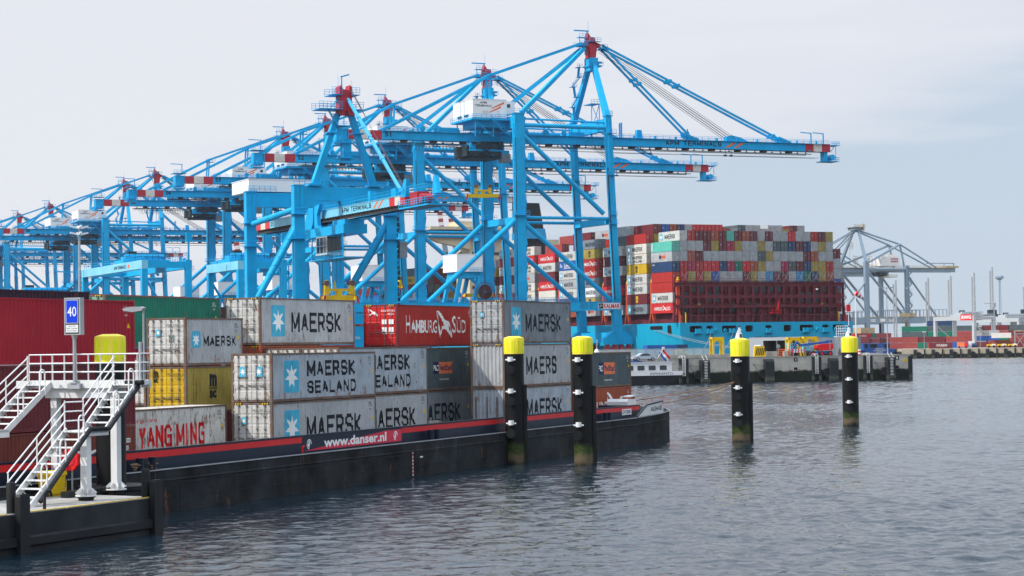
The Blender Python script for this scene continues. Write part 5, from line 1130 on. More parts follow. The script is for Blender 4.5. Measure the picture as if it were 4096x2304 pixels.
b = MB(); b.rail([(p0, LY - .3, 24.4), (p0 + 55.4, LY - .3, 24.4)], 1.0, 2.5, .045); b.rail([(p0, LY - .2, 17.7), (p0 + 55.4, LY - .2, 17.7)], 1.0, 2.5, .04); b.rail([(0, -.0, DK), (BW, 0, DK)], 1.1, 2.4, .04, 2); b.build('bridge_railing', 'ship maroon', lb)
b = MB()
for i in range(1, 21):
    x = .05 + 2.52 * i; b.bar((x + .2, 3.4, 24.5), (x + 2.35, 3.8, 27.6), .07, .07); b.bar((x + 2.3, 3.4, 24.5), (x + .15, 3.8, 27.6), .07, .07)
b.build('lashing_rod', 'galvanised', lb)
for x in (2.2, 52.2): b = MB(); b.bar((x, .7, DK), (x, .7, 16), .1, .5); b.build('ladder', 'yellow', lb)
for x in (6.5, 46.6): b = MB(); b.box(x, x + .6, LY - .1, LY - .0, 18.0, 18.5); b.build('gas_box', 'yellow', lb)
b = MB(); b.box(29.2, 32, -.8, LY, 15.6, 15.8); b.rail([(29.2, -.8, 15.8), (32, -.8, 15.8)], 1, 1, .05); b.bar((31.2, -.6, 15.8), (31.6, -.9, 19.8), .12, .12); b.build('flag_platform', 'sign red', lb)
b = MB(); b.poly([(31.45, -.85, 19.3), (31.3, -.8, 17.2), (30.7, -.6, 16.6), (31.0, -.7, 18.2)]); b.build('ensign', 'sign red', lb, smooth=False)
for i in range(9):       # lashing posts along the port side
    t0 = 1.9 + 15 * i
    b = MB(); b.box(.25, .95, t0 - .4, t0 + .75, 16.0, 25.0); b.bar((.6, t0 - 1.1, DK), (.6, t0 - .25, 16.2), .7, .5); b.bar((.6, t0 + 1.5, DK), (.6, t0 + .6, 16.2), .7, .5); q = b.build('lashing_post', 'ship orange' if i < 6 else 'ship maroon', SH, smooth=False)
    b = MB(); b.bar((.6, t0 + .1, 25.0), (.6, t0 + .1, 25.9), .7, .6, .35, .3); b.build('post_top', 'yellow', q, smooth=False)
b = MB(); b.box(2, BW - 2, 4.5, 150, DK, 15.9); b.box(2, BW - 2, 195, 275, DK, 15.9); b.build('hatch_cover', 'ship maroon', SH, smooth=False)
b = MB(); b.rail([(.1, 2, DK), (.1, 200, DK)], 1.1, 2.5, .05, 2); b.build('deck_railing', 'ship maroon', SH)
# superstructure: white bridge front and black funnel further forward
b = MB(); b.box(14, 27, 178, 190, DK, 46); b.box(-1.5, 27, 176, 186, 46, 47.2); b.box(-1.5, 27, 176.4, 186, 48.9, 50.0); b.box(10, 24, 178, 188, 50, 52.0); b.prism([(2, 44.4), (14, 42), (14, 46), (-1.5, 46)], 'y', 177, 180); su = b.build('bridge_house', 'superstructure cream', SH, smooth=False)
b = MB(); b.box(-1.3, 26.8, 176.2, 185.8, 47.2, 48.9); b.build('window_band', 'glass dark', su, smooth=False)
for z in (24, 28, 32, 36, 40): b = MB(); b.box(15, 26, 177.9, 178.1, z, z + 1.1); b.build('window_band', 'glass dark', su, smooth=False)
for x in (18, 23): b = MB(); b.bar((x, 183, 52), (x, 183, 60), .5, .5); b.bar((x - 2, 183, 57), (x + 2, 183, 57), .3, .3); b.bar((x - 1, 183, 59), (x + 1, 183, 59), .3, .3); b.build('mast', 'black', su)
b = MB(); b.box(16, 30, 138, 148, DK, 43.5); fh = b.build('engine_casing', 'superstructure cream', SH, smooth=False)
b = MB(); b.bar((20.5, 141, 38), (20.5, 144, 55.5), 9, 9, 7, 7, up=(0, 1, 0)); fu = b.build('funnel', 'black', SH, smooth=False)
b = MB(); b.bar((20.5, 141.6, 43.0), (20.5, 142.2, 46.5), 9.0, 9.0, 8.6, 8.6, up=(0, 1, 0)); b.build('funnel_band', 'sky blue paint', fu, smooth=False)
# ---- deck cargo
@memo
def shipbox(L, H):
    b = MB(); w = CW / 2 - .015
    b.box(.06, L, -w, w, .04, H - .03); n = int(L / .6)
    for i in range(n): b.box(.2 + (L - .4) * i / n, .2 + (L - .4) * (i + .55) / n, -w - .03, -w, .18, H - .18)
    for y0, y1 in ((-w, -w + .14), (w - .14, w), (-.03, .03)): b.box(0, .08, y0, y1, .02, H - .02)
    b.box(0, .08, -w, w, .02, .2); b.box(0, .08, -w, w, H - .2, H - .02); b.box(0, L, -w - .035, -w, .02, .18); b.box(0, L, -w - .035, -w, H - .18, H - .02)
    for i in range(4):
        z = .25 + i * (H - .45) / 4; b.box(.03, .075, -w + .16, -.05, z + .07, z + (H - .45) / 4 - .05); b.box(.03, .075, .05, w - .16, z + .07, z + (H - .45) / 4 - .05)
    b.m = 1
    for y in (-.86, -.40, .40, .86): b.box(-.03, .0, y - .025, y + .025, .08, H - .08)
    b.box(-.035, 0, .5, .78, H * .55, H * .68)
    return b.mesh('cargo_container', ['grey paint', 'galvanised'], smooth=False)
CLR = dict(g='grey paint', m='maroon paint', o='orange brown', r='red paint', R='bright red', y='olive paint', Y='yellow paint', b='mid blue', n='navy paint', t='teal paint', T='teal paint', C='crimson pink', d='slate paint', G='green paint', k='sky blue paint', L='pale paint', c='cream paint', D='dull red', w='white plain', s='dark grey paint')
CN = dict(g='grey', m='maroon', o='rust brown', r='red', R='bright red', y='olive yellow', Y='yellow', b='blue', n='navy', t='teal', T='teal', C='crimson', d='slate', G='green', k='sky blue', L='pale grey', c='cream', D='dull red', w='white', s='dark grey')
ORD = 'first second third fourth fifth sixth seventh eighth ninth tenth eleventh twelfth thirteenth fourteenth fifteenth sixteenth seventeenth eighteenth nineteenth twentieth last last'.split()
def cargo(col, t0, z, c, label, H=2.85, L=FT40, group='containers stacked on the ship'):
    me = shipbox(L, H); o = put('cargo_container', me, None, sw(.1 + 2.52 * col + CW / 2, t0, z), (0, 0, CRZ + math.pi / 2))
    oset(o, CLR[c]); return tag(o, label, 'container', group)
# local x of these runs forward (local y of the ship); near side (-y of the box) is starboard, so port lettering sits on +y
YP = CW / 2 + .03
def port(o, me, x, z, d=0, nm='lettering'):
    """x counted from the stern end; read from port the text runs from bow to stern"""
    return put(nm, me, o, (x, YP + d, z), (0, 0, math.pi))
def port_mark(o, k, c):
    dark = 'letter black'
    if k == 'M' or k == 'S':
        port(o, plate(1.5, 1.8, 'logo blue', .14), 11.4, .5, nm='logo_panel'); port(o, star(1.4, 1.6), 11.35, .6, .01, 'star')
        if k == 'M': port(o, block('MAERSK', 6.2, 1.25), 8.6, .75)
        else: port(o, block('MAERSK', 6.0, .9), 8.5, 1.45); port(o, block('SEALAND', 5.6, .75), 8.4, .45)
    elif k == 'H': port(o, text('HAMBURG', 4.6, 1.0, .01, 'logo white'), 10.6, .8); port(o, pennant(2.2, 1.6), 5.8, .6, nm='pennant'); port(o, text('SÜD', 2.2, 1.2, .01, 'logo white'), 3.5, .8)
    elif k == 'C':
        mt = 'yellow' if c == 'm' else dark; port(o, text('m', 1.3, 1.0, .05, mt), 6.7, 1.35); port(o, text('sc', 1.2, .75, .05, mt), 6.65, .45)
    elif k == 'P': port(o, plate(1.1, 1.0, 'navy plain'), 7.4, .9, nm='logo_panel'); port(o, plate(2.6, 1.0, 'logo orange'), 6.3, .9, nm='logo_panel'); port(o, text('Nedlloyd', 2.3, .6, .02, 'navy plain'), 6.2, 1.05, .01)
    elif k == 'F': port(o, text('Safmarine', 6.6, 1.7, .0, 'logo white'), 8.6, .5); port(o, pennant(1.6, 1.4), 11.4, .8, nm='pennant')
    elif k == 'E': port(o, text('CRONOS', 1.6, .4, .0, 'logo white'), 11.6, 2.0)
    elif k == 'V': port(o, plate(.35, 2.2, 'logo white'), 11.6, .3, nm='stripe')
PB = ['H.R M.L -.r -.r E.n P.g V.T', 'M.s C.m M.L M.L C.Y S.c M.c -.r', 'M.g -.m H.R -.m M.L V.m M.L', 'P.g C.Y M.w M.s H.r H.r C.y M.s', '-.o -.m M.L M.g M.L F.b M.L', 'M.L M.L E.c H.R -.m M.L H.R', 'M.L -.o M.c S.c P.g S.c H.R S.c', '-.m M.L -.o M.L -.m M.L -.r M.L', 'M.g -.b M.L E.c -.m C.Y M.L']
WORDK = dict(M='star and line name', S='SEALAND name', H='HAMBURG name', C='msc letters', P='orange name panel', F='script name', E='small name', V='white end stripe')
for k, row in enumerate(PB):
    for j, it in enumerate(row.split()):
        m, c = it.split('.')
        w = f' with {WORDK[m]}' if m in WORDK else ' without lettering'
        o = cargo(0, 4.2 + 15 * k, 16.0 + 2.87 * j, c, f'{CN[c]} container{w}, {ORD[j]} from bottom, {ORD[k]} port stack from stern')
        port_mark(o, m, c)
STERN = ['grmmomtmomgmggRggrmy', 'gggmymCyggyggddnmgyg'.replace('ddnm', 'ddnm'), 'gomgggggggdyggggmogg', 'rCrRRnCGRoyggCdmnyyr', 'ryrybgggmygkmmgkGnyo']
STERN[1] = 'gggmymCyggygddnmngyg'
for j, row in enumerate(STERN):
    for i, c in enumerate(row):
        o = cargo(i + 1, 4.2, 24.75 + 2.85 * (4 - j), c, f'{CN[c]} container end in stern stack, {ORD[j]} row down, {ORD[i]} column from left')
        if i == 0 and j == 0: oset(o, 'pale paint'); port_mark(o, 'M', 'L'); o['label'] = 'pale container with star and name, topmost at the stern corner, set one column inboard'
for j, c in enumerate('bggm'): cargo(21, 4.2, 24.75 + (0, .95, 3.75, 6.6)[j] - (1.9 if j == 0 else 0), c, f'{CN[c]} container end in the short outermost starboard column, {ORD[j]} from bottom', 2.75)
UP = [(1, 7, 'mbongRRRRogdgggggymg'), (1, 6, ''), (2, 7, 'dgymRrggmggrgyrgmggg'), (2, 8, 'gmymRrggmrggLggyrggs')]
for bay, tier, row in UP:
    for i, c in enumerate(row):
        if (bay, tier) == (1, 7) and i in (9, 10, 14, 17): dz = -1.0
        else: dz = 0
        if bay == 2 and tier == 8 and i in (8, 11, 16, 17, 18, 19): continue
        o = cargo(i + 1, 4.2 + 15 * bay, 16.0 + 2.87 * tier + (2.87 * .95 if bay == 1 else .1) * 1 + dz, c, f'{CN[c]} container end set back in ship bay {"two" if bay == 1 else "three"}, {"top" if tier > 7 or bay == 1 else "lower"} tier, {ORD[i]} column')
        if bay == 1 and i == 0: o['label'] = 'maroon container with bare long side set back on top of the second bay'
for bay, col, tier, it in ((3, 2, 7, '-.r'), (3, 2, 8, 'P.g'), (5, 1, 6, 'C.Y'), (5, 1, 7, '-.D'), (5, 3, 8, '-.D'), (4, 2, 7, '-.m'), (4, 2, 8, '-.m'), (4, 3, 7, '-.m')):
    m, c = it.split('.'); o = cargo(col, 4.2 + 15 * bay, 16 + 2.87 * tier, c, f'{CN[c]} container standing high inboard in the {ORD[bay]} bay, {ORD[col]} column, tier {ORD[tier]}'); port_mark(o, m, c)
for bay in range(5):      # forward of the bridge house, seen past its port wing
    for j in range(7 + (bay % 2)):
        c = random.choice('mmogLdnrYbg'); m = random.choice('MM-H-C') if c in 'gLrY' else '-'
        o = cargo(0, 196 + 15 * bay, 16 + 2.87 * j, c, f'{CN[c]} container, {ORD[j]} from bottom, {ORD[bay]} stack forward of the bridge house'); port_mark(o, m, c)
b = MB()                  # the mass of cargo between and below, never seen box by box
cl = 'maroon paint,grey paint,olive paint,navy paint,slate paint'.split(',')
for bay in range(0, 9):
    for col in range(1, 22 if bay else 22):
        for j in range(0, 3 if bay == 0 else (8 if bay < 3 else 7)):
            if bay in (6,) and 5 < col < 14: continue
            b.m = random.choice((0, 0, 4)) if bay == 0 else random.randrange(5); x = .1 + 2.52 * col; t0 = 4.25 + 15 * bay; b.box(x + .03, x + CW - .03, t0, t0 + 12.1, 16.02 + 2.87 * j, 16 + 2.87 * (j + 1) - .06)  # stern bay dark paints only: shade behind the lashing frame put into colour
for bay in range(5):
    for col in range(1, 22):
        for j in range(7): b.m = random.randrange(5); x = .1 + 2.52 * col; t0 = 196 + 15 * bay; b.box(x + .03, x + CW - .03, t0, t0 + 12.1, 16.02 + 2.87 * j, 16 + 2.87 * (j + 1) - .06)
o = b.build('stowed_containers', cl, smooth=False); o.location = (SX, SY, 0); o.rotation_euler = (0, 0, CRZ); tag(o, 'mass of stowed containers filling the ship behind the outer stacks', 'containers', kind='stuff')
for lab, p, q in (('grey mooring line from the port quarter down to the quay, left of two', sw(-.1, 14.5, 11.2), berth(-60) + (4.8,)), ('grey mooring line from the port quarter down to the quay, right of two', sw(-.1, 12.5, 11.2), berth(-66) + (4.8,)), ('pale mooring line from the stern opening to the yellow frame', sw(9.3, -.9, 10.6), qw(9.0, 14, 5.2)), ('pale mooring line from the third stern opening to the quay', sw(16.4, -.9, 10.6), qw(14, 16, 5))):
    b = MB(); p = Vector(p); q = Vector(q); b.path([p.lerp(q, i / 10) - Vector((0, 0, 5 * (i / 10) * (1 - i / 10))) for i in range(11)], .06, 4); tag(b.build('mooring_rope', 'galvanised'), lab, 'rope', 'mooring lines of the ship')
# ---------------------------------------------------------------- near quay fittings
def q_thing(name, label, cat, s, y, z=4.6, group=None, rz=0): return thing(name, label, cat, qw(s, y, z), QRZ + rz, group)
FND = [(4.7, 'carrying rungs beside the white barge'), (17.55, 'one right of the beacon post with the ropes'), (30.64, 'one left of the farther beacon post'), (42.5, 'with rungs near the end of the wall')]
for i, (s, w) in enumerate(FND):
    t = q_thing('quay_fender', 'dark block fender on the near quay, ' + w, 'fender', s, 0, 0, 'fenders along the near quay')
    b = MB(); b.box(-.85, .85, -1.5, -.25, -1, 3.75); b.prism([(-1.5, 3.75), (-.25, 3.75), (-.25, 4.25), (-1.2, 4.25)], 'x', -.85, .85); b.build('block', 'quay fender', t, smooth=False)
    b = MB(); b.tube((-1.1, -1.0, 1.5), (-1.1, -.05, 1.5), .85, 16); b.build('rubber_cone', 'fender black', t)
    b = MB(); b.path([(-3.0, -.15, 3.4), (-1.9, -.3, 3.3), (-.9, -.6, 3.45)], .05, 4); b.path([(-2.7, -.12, 3.3), (-2.0, -.2, 2.2), (-1.2, -.8, 1.0)], .05, 4); b.build('chain', 'steel', t)
    if i in (0, 3):
        b = MB()
        for k in range(12): b.tube((-.3, -1.55, .9 + k * .28), (.3, -1.55, .9 + k * .28), .04, 4)
        b.path([(-.35, -1.5, 4.2), (-.45, -.6, 5.1), (-.4, .1, 4.6)], .04, 4); b.path([(.35, -1.5, 4.2), (.3, -.6, 5.1), (.35, .1, 4.6)], .04, 4); b.build('rung', 'white plain', t)
for s, w in ((.77, 'nearest the white barge'), (27.49, 'left of the farther beacon post'), (38.13, 'right of the farther beacon post')):
    t = q_thing('quay_ladder', f'white ladder between dark beams on the quay wall, {w}', 'ladder', s, 0, 0, 'ladders on the near quay wall')
    b = MB(); b.box(-.85, -.45, -.5, 0, -1, 4.55); b.box(.5, .9, -.5, 0, -1, 4.55); b.build('guide_beam', 'quay fender', t, smooth=False)
    b = MB()
    for x in (-.27, .27): b.path([(x, -.45, 1.3), (x, -.45, 4.5), (x, -.3, 5.0), (x - .3, .1, 5.1), (x - .6, .4, 4.6)], .045, 5)
    for k in range(12): b.tube((-.27, -.45, 1.45 + k * .27), (.27, -.45, 1.45 + k * .27), .035, 4)
    b.build('ladder_frame', 'white plain', t)
for s, ch in ((23.0, '3'), (44.0, '1')):
    t = q_thing('berth_number', ('small black plate reading 3 on the quay wall between two fenders' if ch == '3' else 'small black plate reading 1 near the end of the quay wall'), 'sign', s, -.02, 3.7)
    put('plate', plate(.75, .75, 'black'), t); put('lettering', text(ch, .28, .45, .0, 'white plain'), t, (.22, -.012, .15)); put('niche', plate(.7, .5, 'dark void'), t, (0, 0, -1.6)); put('niche', plate(.7, .5, 'dark void'), t, (0, 0, -2.3))  # niches are flat dark plates, recess shade put into colour
t = q_thing('wall_notice', 'small yellow notice on the quay wall near its end', 'sign', 45.7, -.02, 3.35); put('plate', plate(.85, .45, 'yellow'), t); put('lettering', text('VHF', .4, .2, 0), t, (.2, -.012, .12))
b = MB(); b.box(46.7, 47.5, -.25, .4, -1, 4.4); o = b.build('corner_post', 'quay fender', smooth=False); o.location = (QX, QY, 0); o.rotation_euler = (0, 0, QRZ); tag(o, 'dark steel corner post closing the near quay wall', 'post')
b = MB(); b.box(-40, 47.2, -.06, .5, 4.601, 4.72); b.box(-40, 12.5, .8, 1.4, 4.601, 5.25); o = b.build('quay_kerb', 'concrete', smooth=False); o.location = (QX, QY, 0); o.rotation_euler = (0, 0, QRZ); tag(o, kind='structure')
# glass fence on the low wall
f = q_thing('glass_fence', 'low fence of pale glass panels in thin posts along the quay', 'fence', -14, 5.5)
b = MB()
for i in range(13): b.box(i * 1.9 - .04, i * 1.9 + .04, -.04, .04, 0, 1.9)
b.box(0, 22.8, -.03, .03, 1.85, 1.92); b.build('frame', 'galvanised', f, smooth=False)
gm = bpy.data.materials.new('fence glass'); gm.use_nodes = True; gb = gm.node_tree.nodes['Principled BSDF']; gb.inputs['Base Color'].default_value = (.55, .66, .66, 1); gb.inputs['Alpha'].default_value = .45; gb.inputs['Roughness'].default_value = .1; _M['fence glass'] = gm
b = MB()
for i in range(12): b.box(i * 1.9 + .07, i * 1.9 + 1.83, -.012, .012, .15, 1.8)
b.build('glass_pane', 'fence glass', f, smooth=False)
# open grey shed
t = thing('shed', 'long grey flat roofed shed with a wide dark opening, below the ship stern', 'building', (57.0, 409.0, 4.6))
c0 = Vector((57.0, 409.0)); fl = Vector((46.2, 417.5)); rr = Vector((66.8, 436.0)); bk = fl + (rr - c0)
def shedquad(b, p, q, z0, z1, z1b=None): b.poly([(p[0] - 57, p[1] - 409, z0), (q[0] - 57, q[1] - 409, z0), (q[0] - 57, q[1] - 409, z1 if z1b is None else z1b), (p[0] - 57, p[1] - 409, z1)])
b = MB(); L2 = lambda f: fl.lerp(c0, f)
shedquad(b, fl, L2(.235), 0, 3.65); shedquad(b, L2(.235), L2(.90), 3.1, 3.65); shedquad(b, L2(.90), c0, 0, 3.65); shedquad(b, c0, rr, 0, 3.65, 3.35); shedquad(b, rr, bk, 0, 3.35, 3.5); shedquad(b, bk, fl, 0, 3.5, 3.65)
b.build('wall', 'shed grey', t, smooth=False)
b = MB(); b.faces([(p[0] - 57, p[1] - 409, z) for p, z in ((fl, 3.62), (c0, 3.62), (rr, 3.32), (bk, 3.5))] + [(p[0] - 57, p[1] - 409, z) for p, z in ((fl, 3.76), (c0, 3.76), (rr, 3.46), (bk, 3.64))], [(0, 1, 2, 3), (4, 7, 6, 5), (0, 4, 5, 1), (1, 5, 6, 2), (2, 6, 7, 3), (3, 7, 4, 0)]); b.build('roof', 'galvanised', t, smooth=False)
b = MB(); iw = fl.lerp(bk, .3); iw2 = c0.lerp(rr, .3); shedquad(b, iw, iw2, 0, 3.6); shedquad(b, L2(.235), L2(.235) + (bk - fl) * .3, 0, 3.6); b.build('inner_wall', 'shed grey', t, smooth=False)
for fr in (.46, .71): p = L2(fr); b = MB(); b.tube((p[0] - 57, p[1] - 409, 0), (p[0] - 57, p[1] - 409, 3.2), .07, 6); b.build('post', 'galvanised', t)
dr = Vector((c0[0] - fl[0], c0[1] - fl[1], 0)).normalized(); nn_ = Vector((-dr.y, dr.x, 0)) * -1
p = L2(.085); q = L2(.19); b = MB(); b.poly([(v[0] - 57 + nn_.x * -.03 + 0, v[1] - 409 - .05, z) for v, z in ((p, 0), (q, 0), (q, 2.3), (p, 2.3))]); b.build('door', 'white plain', t, smooth=False)
p = c0.lerp(rr, .5); b = MB(); b.poly([(p[0] - 57 + .03 + x * .46, p[1] - 409 - .05 + x * .89 - .0, z) for x, z in ((0, 2.2), (.7, 2.2), (.7, 2.8), (0, 2.8))]); b.build('exit_sign', 'green paint', t, smooth=False)
# straddle frames and barriers
def portal(label, s, y, w, h, mat='yellow', dep=1.4):
    t = q_thing('yellow_frame', label, 'frame', s, y, 4.6, 'yellow overheight frames'); b = MB()
    for yy in (0, dep):
        b.box(-w / 2, -w / 2 + .32, yy, yy + .25, 0, h); b.box(w / 2 - .32, w / 2, yy, yy + .25, 0, h); b.box(-w / 2, w / 2, yy, yy + .25, h - .5, h)
        for sg_ in (-1, 1): b.prism([(sg_ * (w / 2 - .32), h - .5), (sg_ * (w / 2 - .95), h - .5), (sg_ * (w / 2 - .32), h - 1.2)], 'y', yy, yy + .25)
    b.box(-w / 2, -w / 2 + .3, .25, dep, h - .4, h); b.box(w / 2 - .3, w / 2, .25, dep, h - .4, h); b.build('frame', mat, t, smooth=False); return t
portal('yellow frame standing left of the roped beacon post', 9.5, 4, 2.3, 3.9)
portal('left yellow portal frame of two in front of the shed corner', 25.6, 5, 2.7, 3.65); portal('right yellow portal frame of two in front of the shed corner', 29.2, 5.5, 2.9, 3.75)
def barrier(label, s, y, k=1.0):
    t = q_thing('hatched_barrier', label, 'barrier', s, y, 4.6, 'yellow hatched barriers'); t.scale = (k, k, k); b = MB(); b.prism([(-1.15, 0), (1.15, 0), (.95, 2.1), (-.95, 2.1)], 'y', -.3, .3); b.build('board', 'yellow', t, smooth=False); b = MB()
    for i in range(5): x = -.95 + i * .36; b.poly([(x, -.31, .35), (x + .2, -.31, .35), (x + .55, -.31, 1.7), (x + .35, -.31, 1.7)])
    b.build('stripe', 'black', t, smooth=False)
barrier('large yellow barrier with black slanted stripes in front of the shed door', 16.7, 1.6); barrier('small yellow barrier with black stripes beside the blue container', 2.4, 6.0, .8); barrier('smallest yellow barrier, right of the one by the blue container', 3.9, 7.5, .62)
for i, (s, w, lab) in enumerate(((19.4, 2.1, 'wide concrete block standing at the shed opening'), (13.4, 1.2, 'concrete block half behind the roped beacon post'), (22.2, .8, 'narrow concrete block left of the orange lift basket'))):
    b = MB(); b.box(-w / 2, w / 2, -.4, .4, 0, 1.0); b.prism([(-w / 2, 1.0), (w / 2, 1.0), (w / 2 - .08, 1.06), (-w / 2 + .08, 1.06)], 'y', -.35, .35); o = b.build('concrete_block', 'pale concrete', smooth=False); o.location = qw(s, 2, 4.6); o.rotation_euler = (0, 0, QRZ); tag(o, lab, 'block', 'concrete blocks on the quay')
# boom lift
t = q_thing('boom_lift', 'red and blue boom lift with its jib folded forward to an orange basket', 'boom lift', 29.6, 3.0)
b = MB(); b.box(-1.7, 1.9, -.6, .6, .45, .95); b.build('chassis', 'mid blue', t, smooth=False)
for x in (-1.6, .15, 1.9):
    for y in (-.95, .65): w_ = MB(); w_.tube((x, y, .5), (x, y + .35, .5), .5, 16); w_ = w_.build('wheel', 'rubber', t); h = MB(); h.tube((x, y - .02, .5), (x, y + .37, .5), .26, 10); h.build('hub', 'sign red', w_)
b = MB(); b.prism([(-.9, 1.5), (0, 1.05), (2.3, 1.1), (2.7, 1.6), (2.6, 2.4), (.6, 2.3), (-.6, 2.0)], 'y', -.7, .7); b.build('engine_cover', 'sign red', t, smooth=False)
b = MB(); b.bar((2.4, 0, 2.75), (-4.0, 0, 2.1), .5, .42); b.box(1.6, 2.6, -.4, .4, 2.5, 3.0); b.bar((-3.6, .0, 2.0), (-4.6, 0, 2.7), .35, .3); b.bar((-4.5, 0, 2.8), (-5.9, 0, .6), .3, .35); b.build('jib', 'mid blue', t, smooth=False)
b = MB(); b.rail([(-8.2, -.5, .2), (-5.8, -.5, .2), (-5.8, .5, .2), (-8.2, .5, .2), (-8.2, -.5, .2)], 1.2, .8, .05, 2); b.box(-8.2, -5.8, -.5, .5, .1, .22); b.box(-7, -6.2, -.4, .4, .3, 1.1); b.build('basket', 'orange stripe', t, smooth=False)
t = q_thing('service_trailer', 'light blue wheeled frame parked behind the boom lift', 'trailer', 26.4, 6.0)
b = MB(); b.box(-2.2, 3, -.6, .6, 1.0, 1.3); b.box(-2, -1.6, -.5, .5, 1.3, 2.6); b.rail([(-1.5, -.5, 1.3), (3, -.5, 1.3)], 1.1, .9, .06); b.box(1.2, 2.2, -.5, .5, 1.3, 2.1); b.build('frame', 'crane pale blue', t, smooth=False)
for x in (-.6, 2.2): b = MB(); b.tube((x, -.6, .5), (x, .6, .5), .5, 14); b.build('wheel', 'rubber', t)
t = q_thing('road_barrier', 'red and white striped plank barrier beside the lift basket', 'barrier', 24.7, 1.6); b = MB()
for k in range(2):
    for i in range(9): b.m = i % 2; b.box(-1.3 + i * .29, -1.3 + (i + 1) * .29, -.04, .04, .75 + k * .42, 1.02 + k * .42)
b.build('plank', ['sign red', 'white plain'], t, smooth=False); b = MB(); b.box(-1.1, -1.0, -.06, .06, 0, .8); b.box(1.0, 1.1, -.06, .06, 0, .8); b.build('leg', 'galvanised', t)
for i, (s, h) in enumerate(((20.9, 2.4), (22.6, 2.2), (23.3, 2.3), (31.5, 3.0))):
    b = MB(); b.tube((0, 0, 0), (0, 0, h), .05, 6); b.tube((0, 0, 0), (0, 0, .12), .22, 8)
    if i == 0: b.tube((0, -.05, 2.0), (0, .05, 2.0), .35, 12)
    o = b.build('sign_post', 'galvanised'); o.location = qw(s, 2.2, 4.6); o.rotation_euler = (0, 0, QRZ); tag(o, ('thin post with a round disc at the shed opening', 'thin bare post left of the lift basket', 'thin bare post behind the lift basket', 'thin bare post in front of the lift engine')[i], 'post')
t = q_thing('storage_container', 'old blue container with a faded white emblem behind the fence', 'container', -3.2, 8, 4.6); b = MB(); corr(b, 0, 6.0, 0, .1, 2.5, -1); b.box(0, 6, .05, 2.4, .05, 2.55); b.build('body', 'mid blue', t, smooth=False); b = MB(); b.box(6.1, 8.2, .3, 2.4, .05, 2.6); b.build('end_box', 'navy paint', t, smooth=False)
put('lettering', text('P&O', 1.4, .7, .02, 'logo white'), t, (2.4, -.05, .3)); put('emblem', plate(.6, .8, 'logo white'), t, (2.8, -.05, 1.4))
t = q_thing('grey_cabin', 'dark grey cabin behind the farther beacon post', 'cabin', 36.6, 2.5); b = MB(); b.box(-2.6, 1.5, 0, 2.6, 0, 3.6); b.build('body', 'dark grey paint', t, smooth=False); b = MB(); b.box(-1, -.2, -.03, 0, 0, 2.1); b.build('door', 'slate paint', t)
t = q_thing('access_rack', 'white grid cage standing high right of the farther beacon', 'rack', 35.4, 5, 4.6); b = MB(); b.rail([(-1.2, 0, 3.7), (1.6, 0, 3.7)], 2.0, .45, .05, 3); b.box(-1.2, 1.6, 0, 1.2, 3.6, 3.72); b.bar((-.9, .6, 0), (-.9, .6, 3.7), .15, .15); b.bar((1.3, .6, 0), (1.3, .6, 3.7), .15, .15); b.build('frame', 'white plain', t, smooth=False)
t = q_thing('light_mast', 'white mast with a red banded windsock at the quay end', 'mast', 36.5, 1.2); b = MB(); b.tube((0, 0, 0), (0, 0, 12.2), .11, 8); b.build('pole', 'white plain', t); b = MB()
for i in range(4): b.m = i % 2; b.tube((.1 + i * .28, 0, 11.9 - i * .22), (.38 + i * .28, 0, 11.68 - i * .22), .5 - i * .05, 10, .45 - i * .05)
b.build('windsock', ['sign red', 'white plain'], t); b = MB()
for i in range(4): b.m = i % 2; b.tube((.6, 0, i * .3), (.6, 0, i * .3 + .3), .3, 10)
b.build('beacon_drum', ['sign red', 'white plain'], t)
t = q_thing('red_signal', 'small red signal board on a white post beside the windsock mast', 'signal', 35.2, 1.6); b = MB(); b.tube((0, 0, 0), (0, 0, 9), .06, 6); b.build('post', 'white plain', t); b = MB(); b.box(-.4, .4, -.1, .1, 8.4, 9.7); b.build('board', 'sign red', t, smooth=False)
t = q_thing('street_lamp', 'slim grey street lamp with two heads near the quay end', 'lamp', 43.2, 1.5); b = MB(); b.tube((0, 0, 0), (0, 0, 12.8), .12, 8, .07); b.build('pole', 'galvanised', t)
for s_ in (-1, 1): b = MB(); b.bar((0, 0, 12.8), (s_ * .9, 0, 12.9), .12, .12); b.box(*sorted((s_ * .8, s_ * 1.5)), -.15, .15, 12.8, 13.0); b.build('lamp_head', 'galvanised', t, smooth=False)
# river vessel moored along the quay
EB = thing('river_barge', 'white and black river barge stern with cabin windows and a car on deck', 'barge', qw(-3.6, -3.0, 0), QRZ)
b = MB(); st_ = [(2.7, 2.35), (2.5, 1.6), (1.6, .9), (-.2, .0), (-1.4, -.6)]
secs = [[(x, y, z) for x, z in st_] for y in (-1.0, -.2, .9, 1.8)]
for i, (a, c) in enumerate(zip(secs, secs[1:])): b.faces(a + c, [(k, k + 1, len(a) + k + 1, len(a) + k) for k in range(4)])
for y, sg_ in ((-1.0, 1), (1.8, -1)): b.poly([(x, y, z) for x, z in st_] + [(-60, y, -.6), (-60, y, 2.35)]) if sg_ < 0 else b.poly(([(x, y, z) for x, z in st_] + [(-60, y, -.6), (-60, y, 2.35)])[::-1])
b.poly([(2.7, -1, 1.9), (2.7, 1.8, 1.9), (-60, 1.8, 1.9), (-60, -1, 1.9)]); b.build('hull', 'black', EB, smooth=False)
b = MB(); b.prism([(2.75, 2.4), (-60, 2.1), (-60, 1.55), (2.52, 1.62)], 'y', -1.06, -1.005); bw_ = b.build('bulwark', 'white plain', EB, smooth=False); put('lettering', text('ESPERANTO', 4.4, .42, .0, 'navy plain'), bw_, (-3.6, -1.075, 1.74))
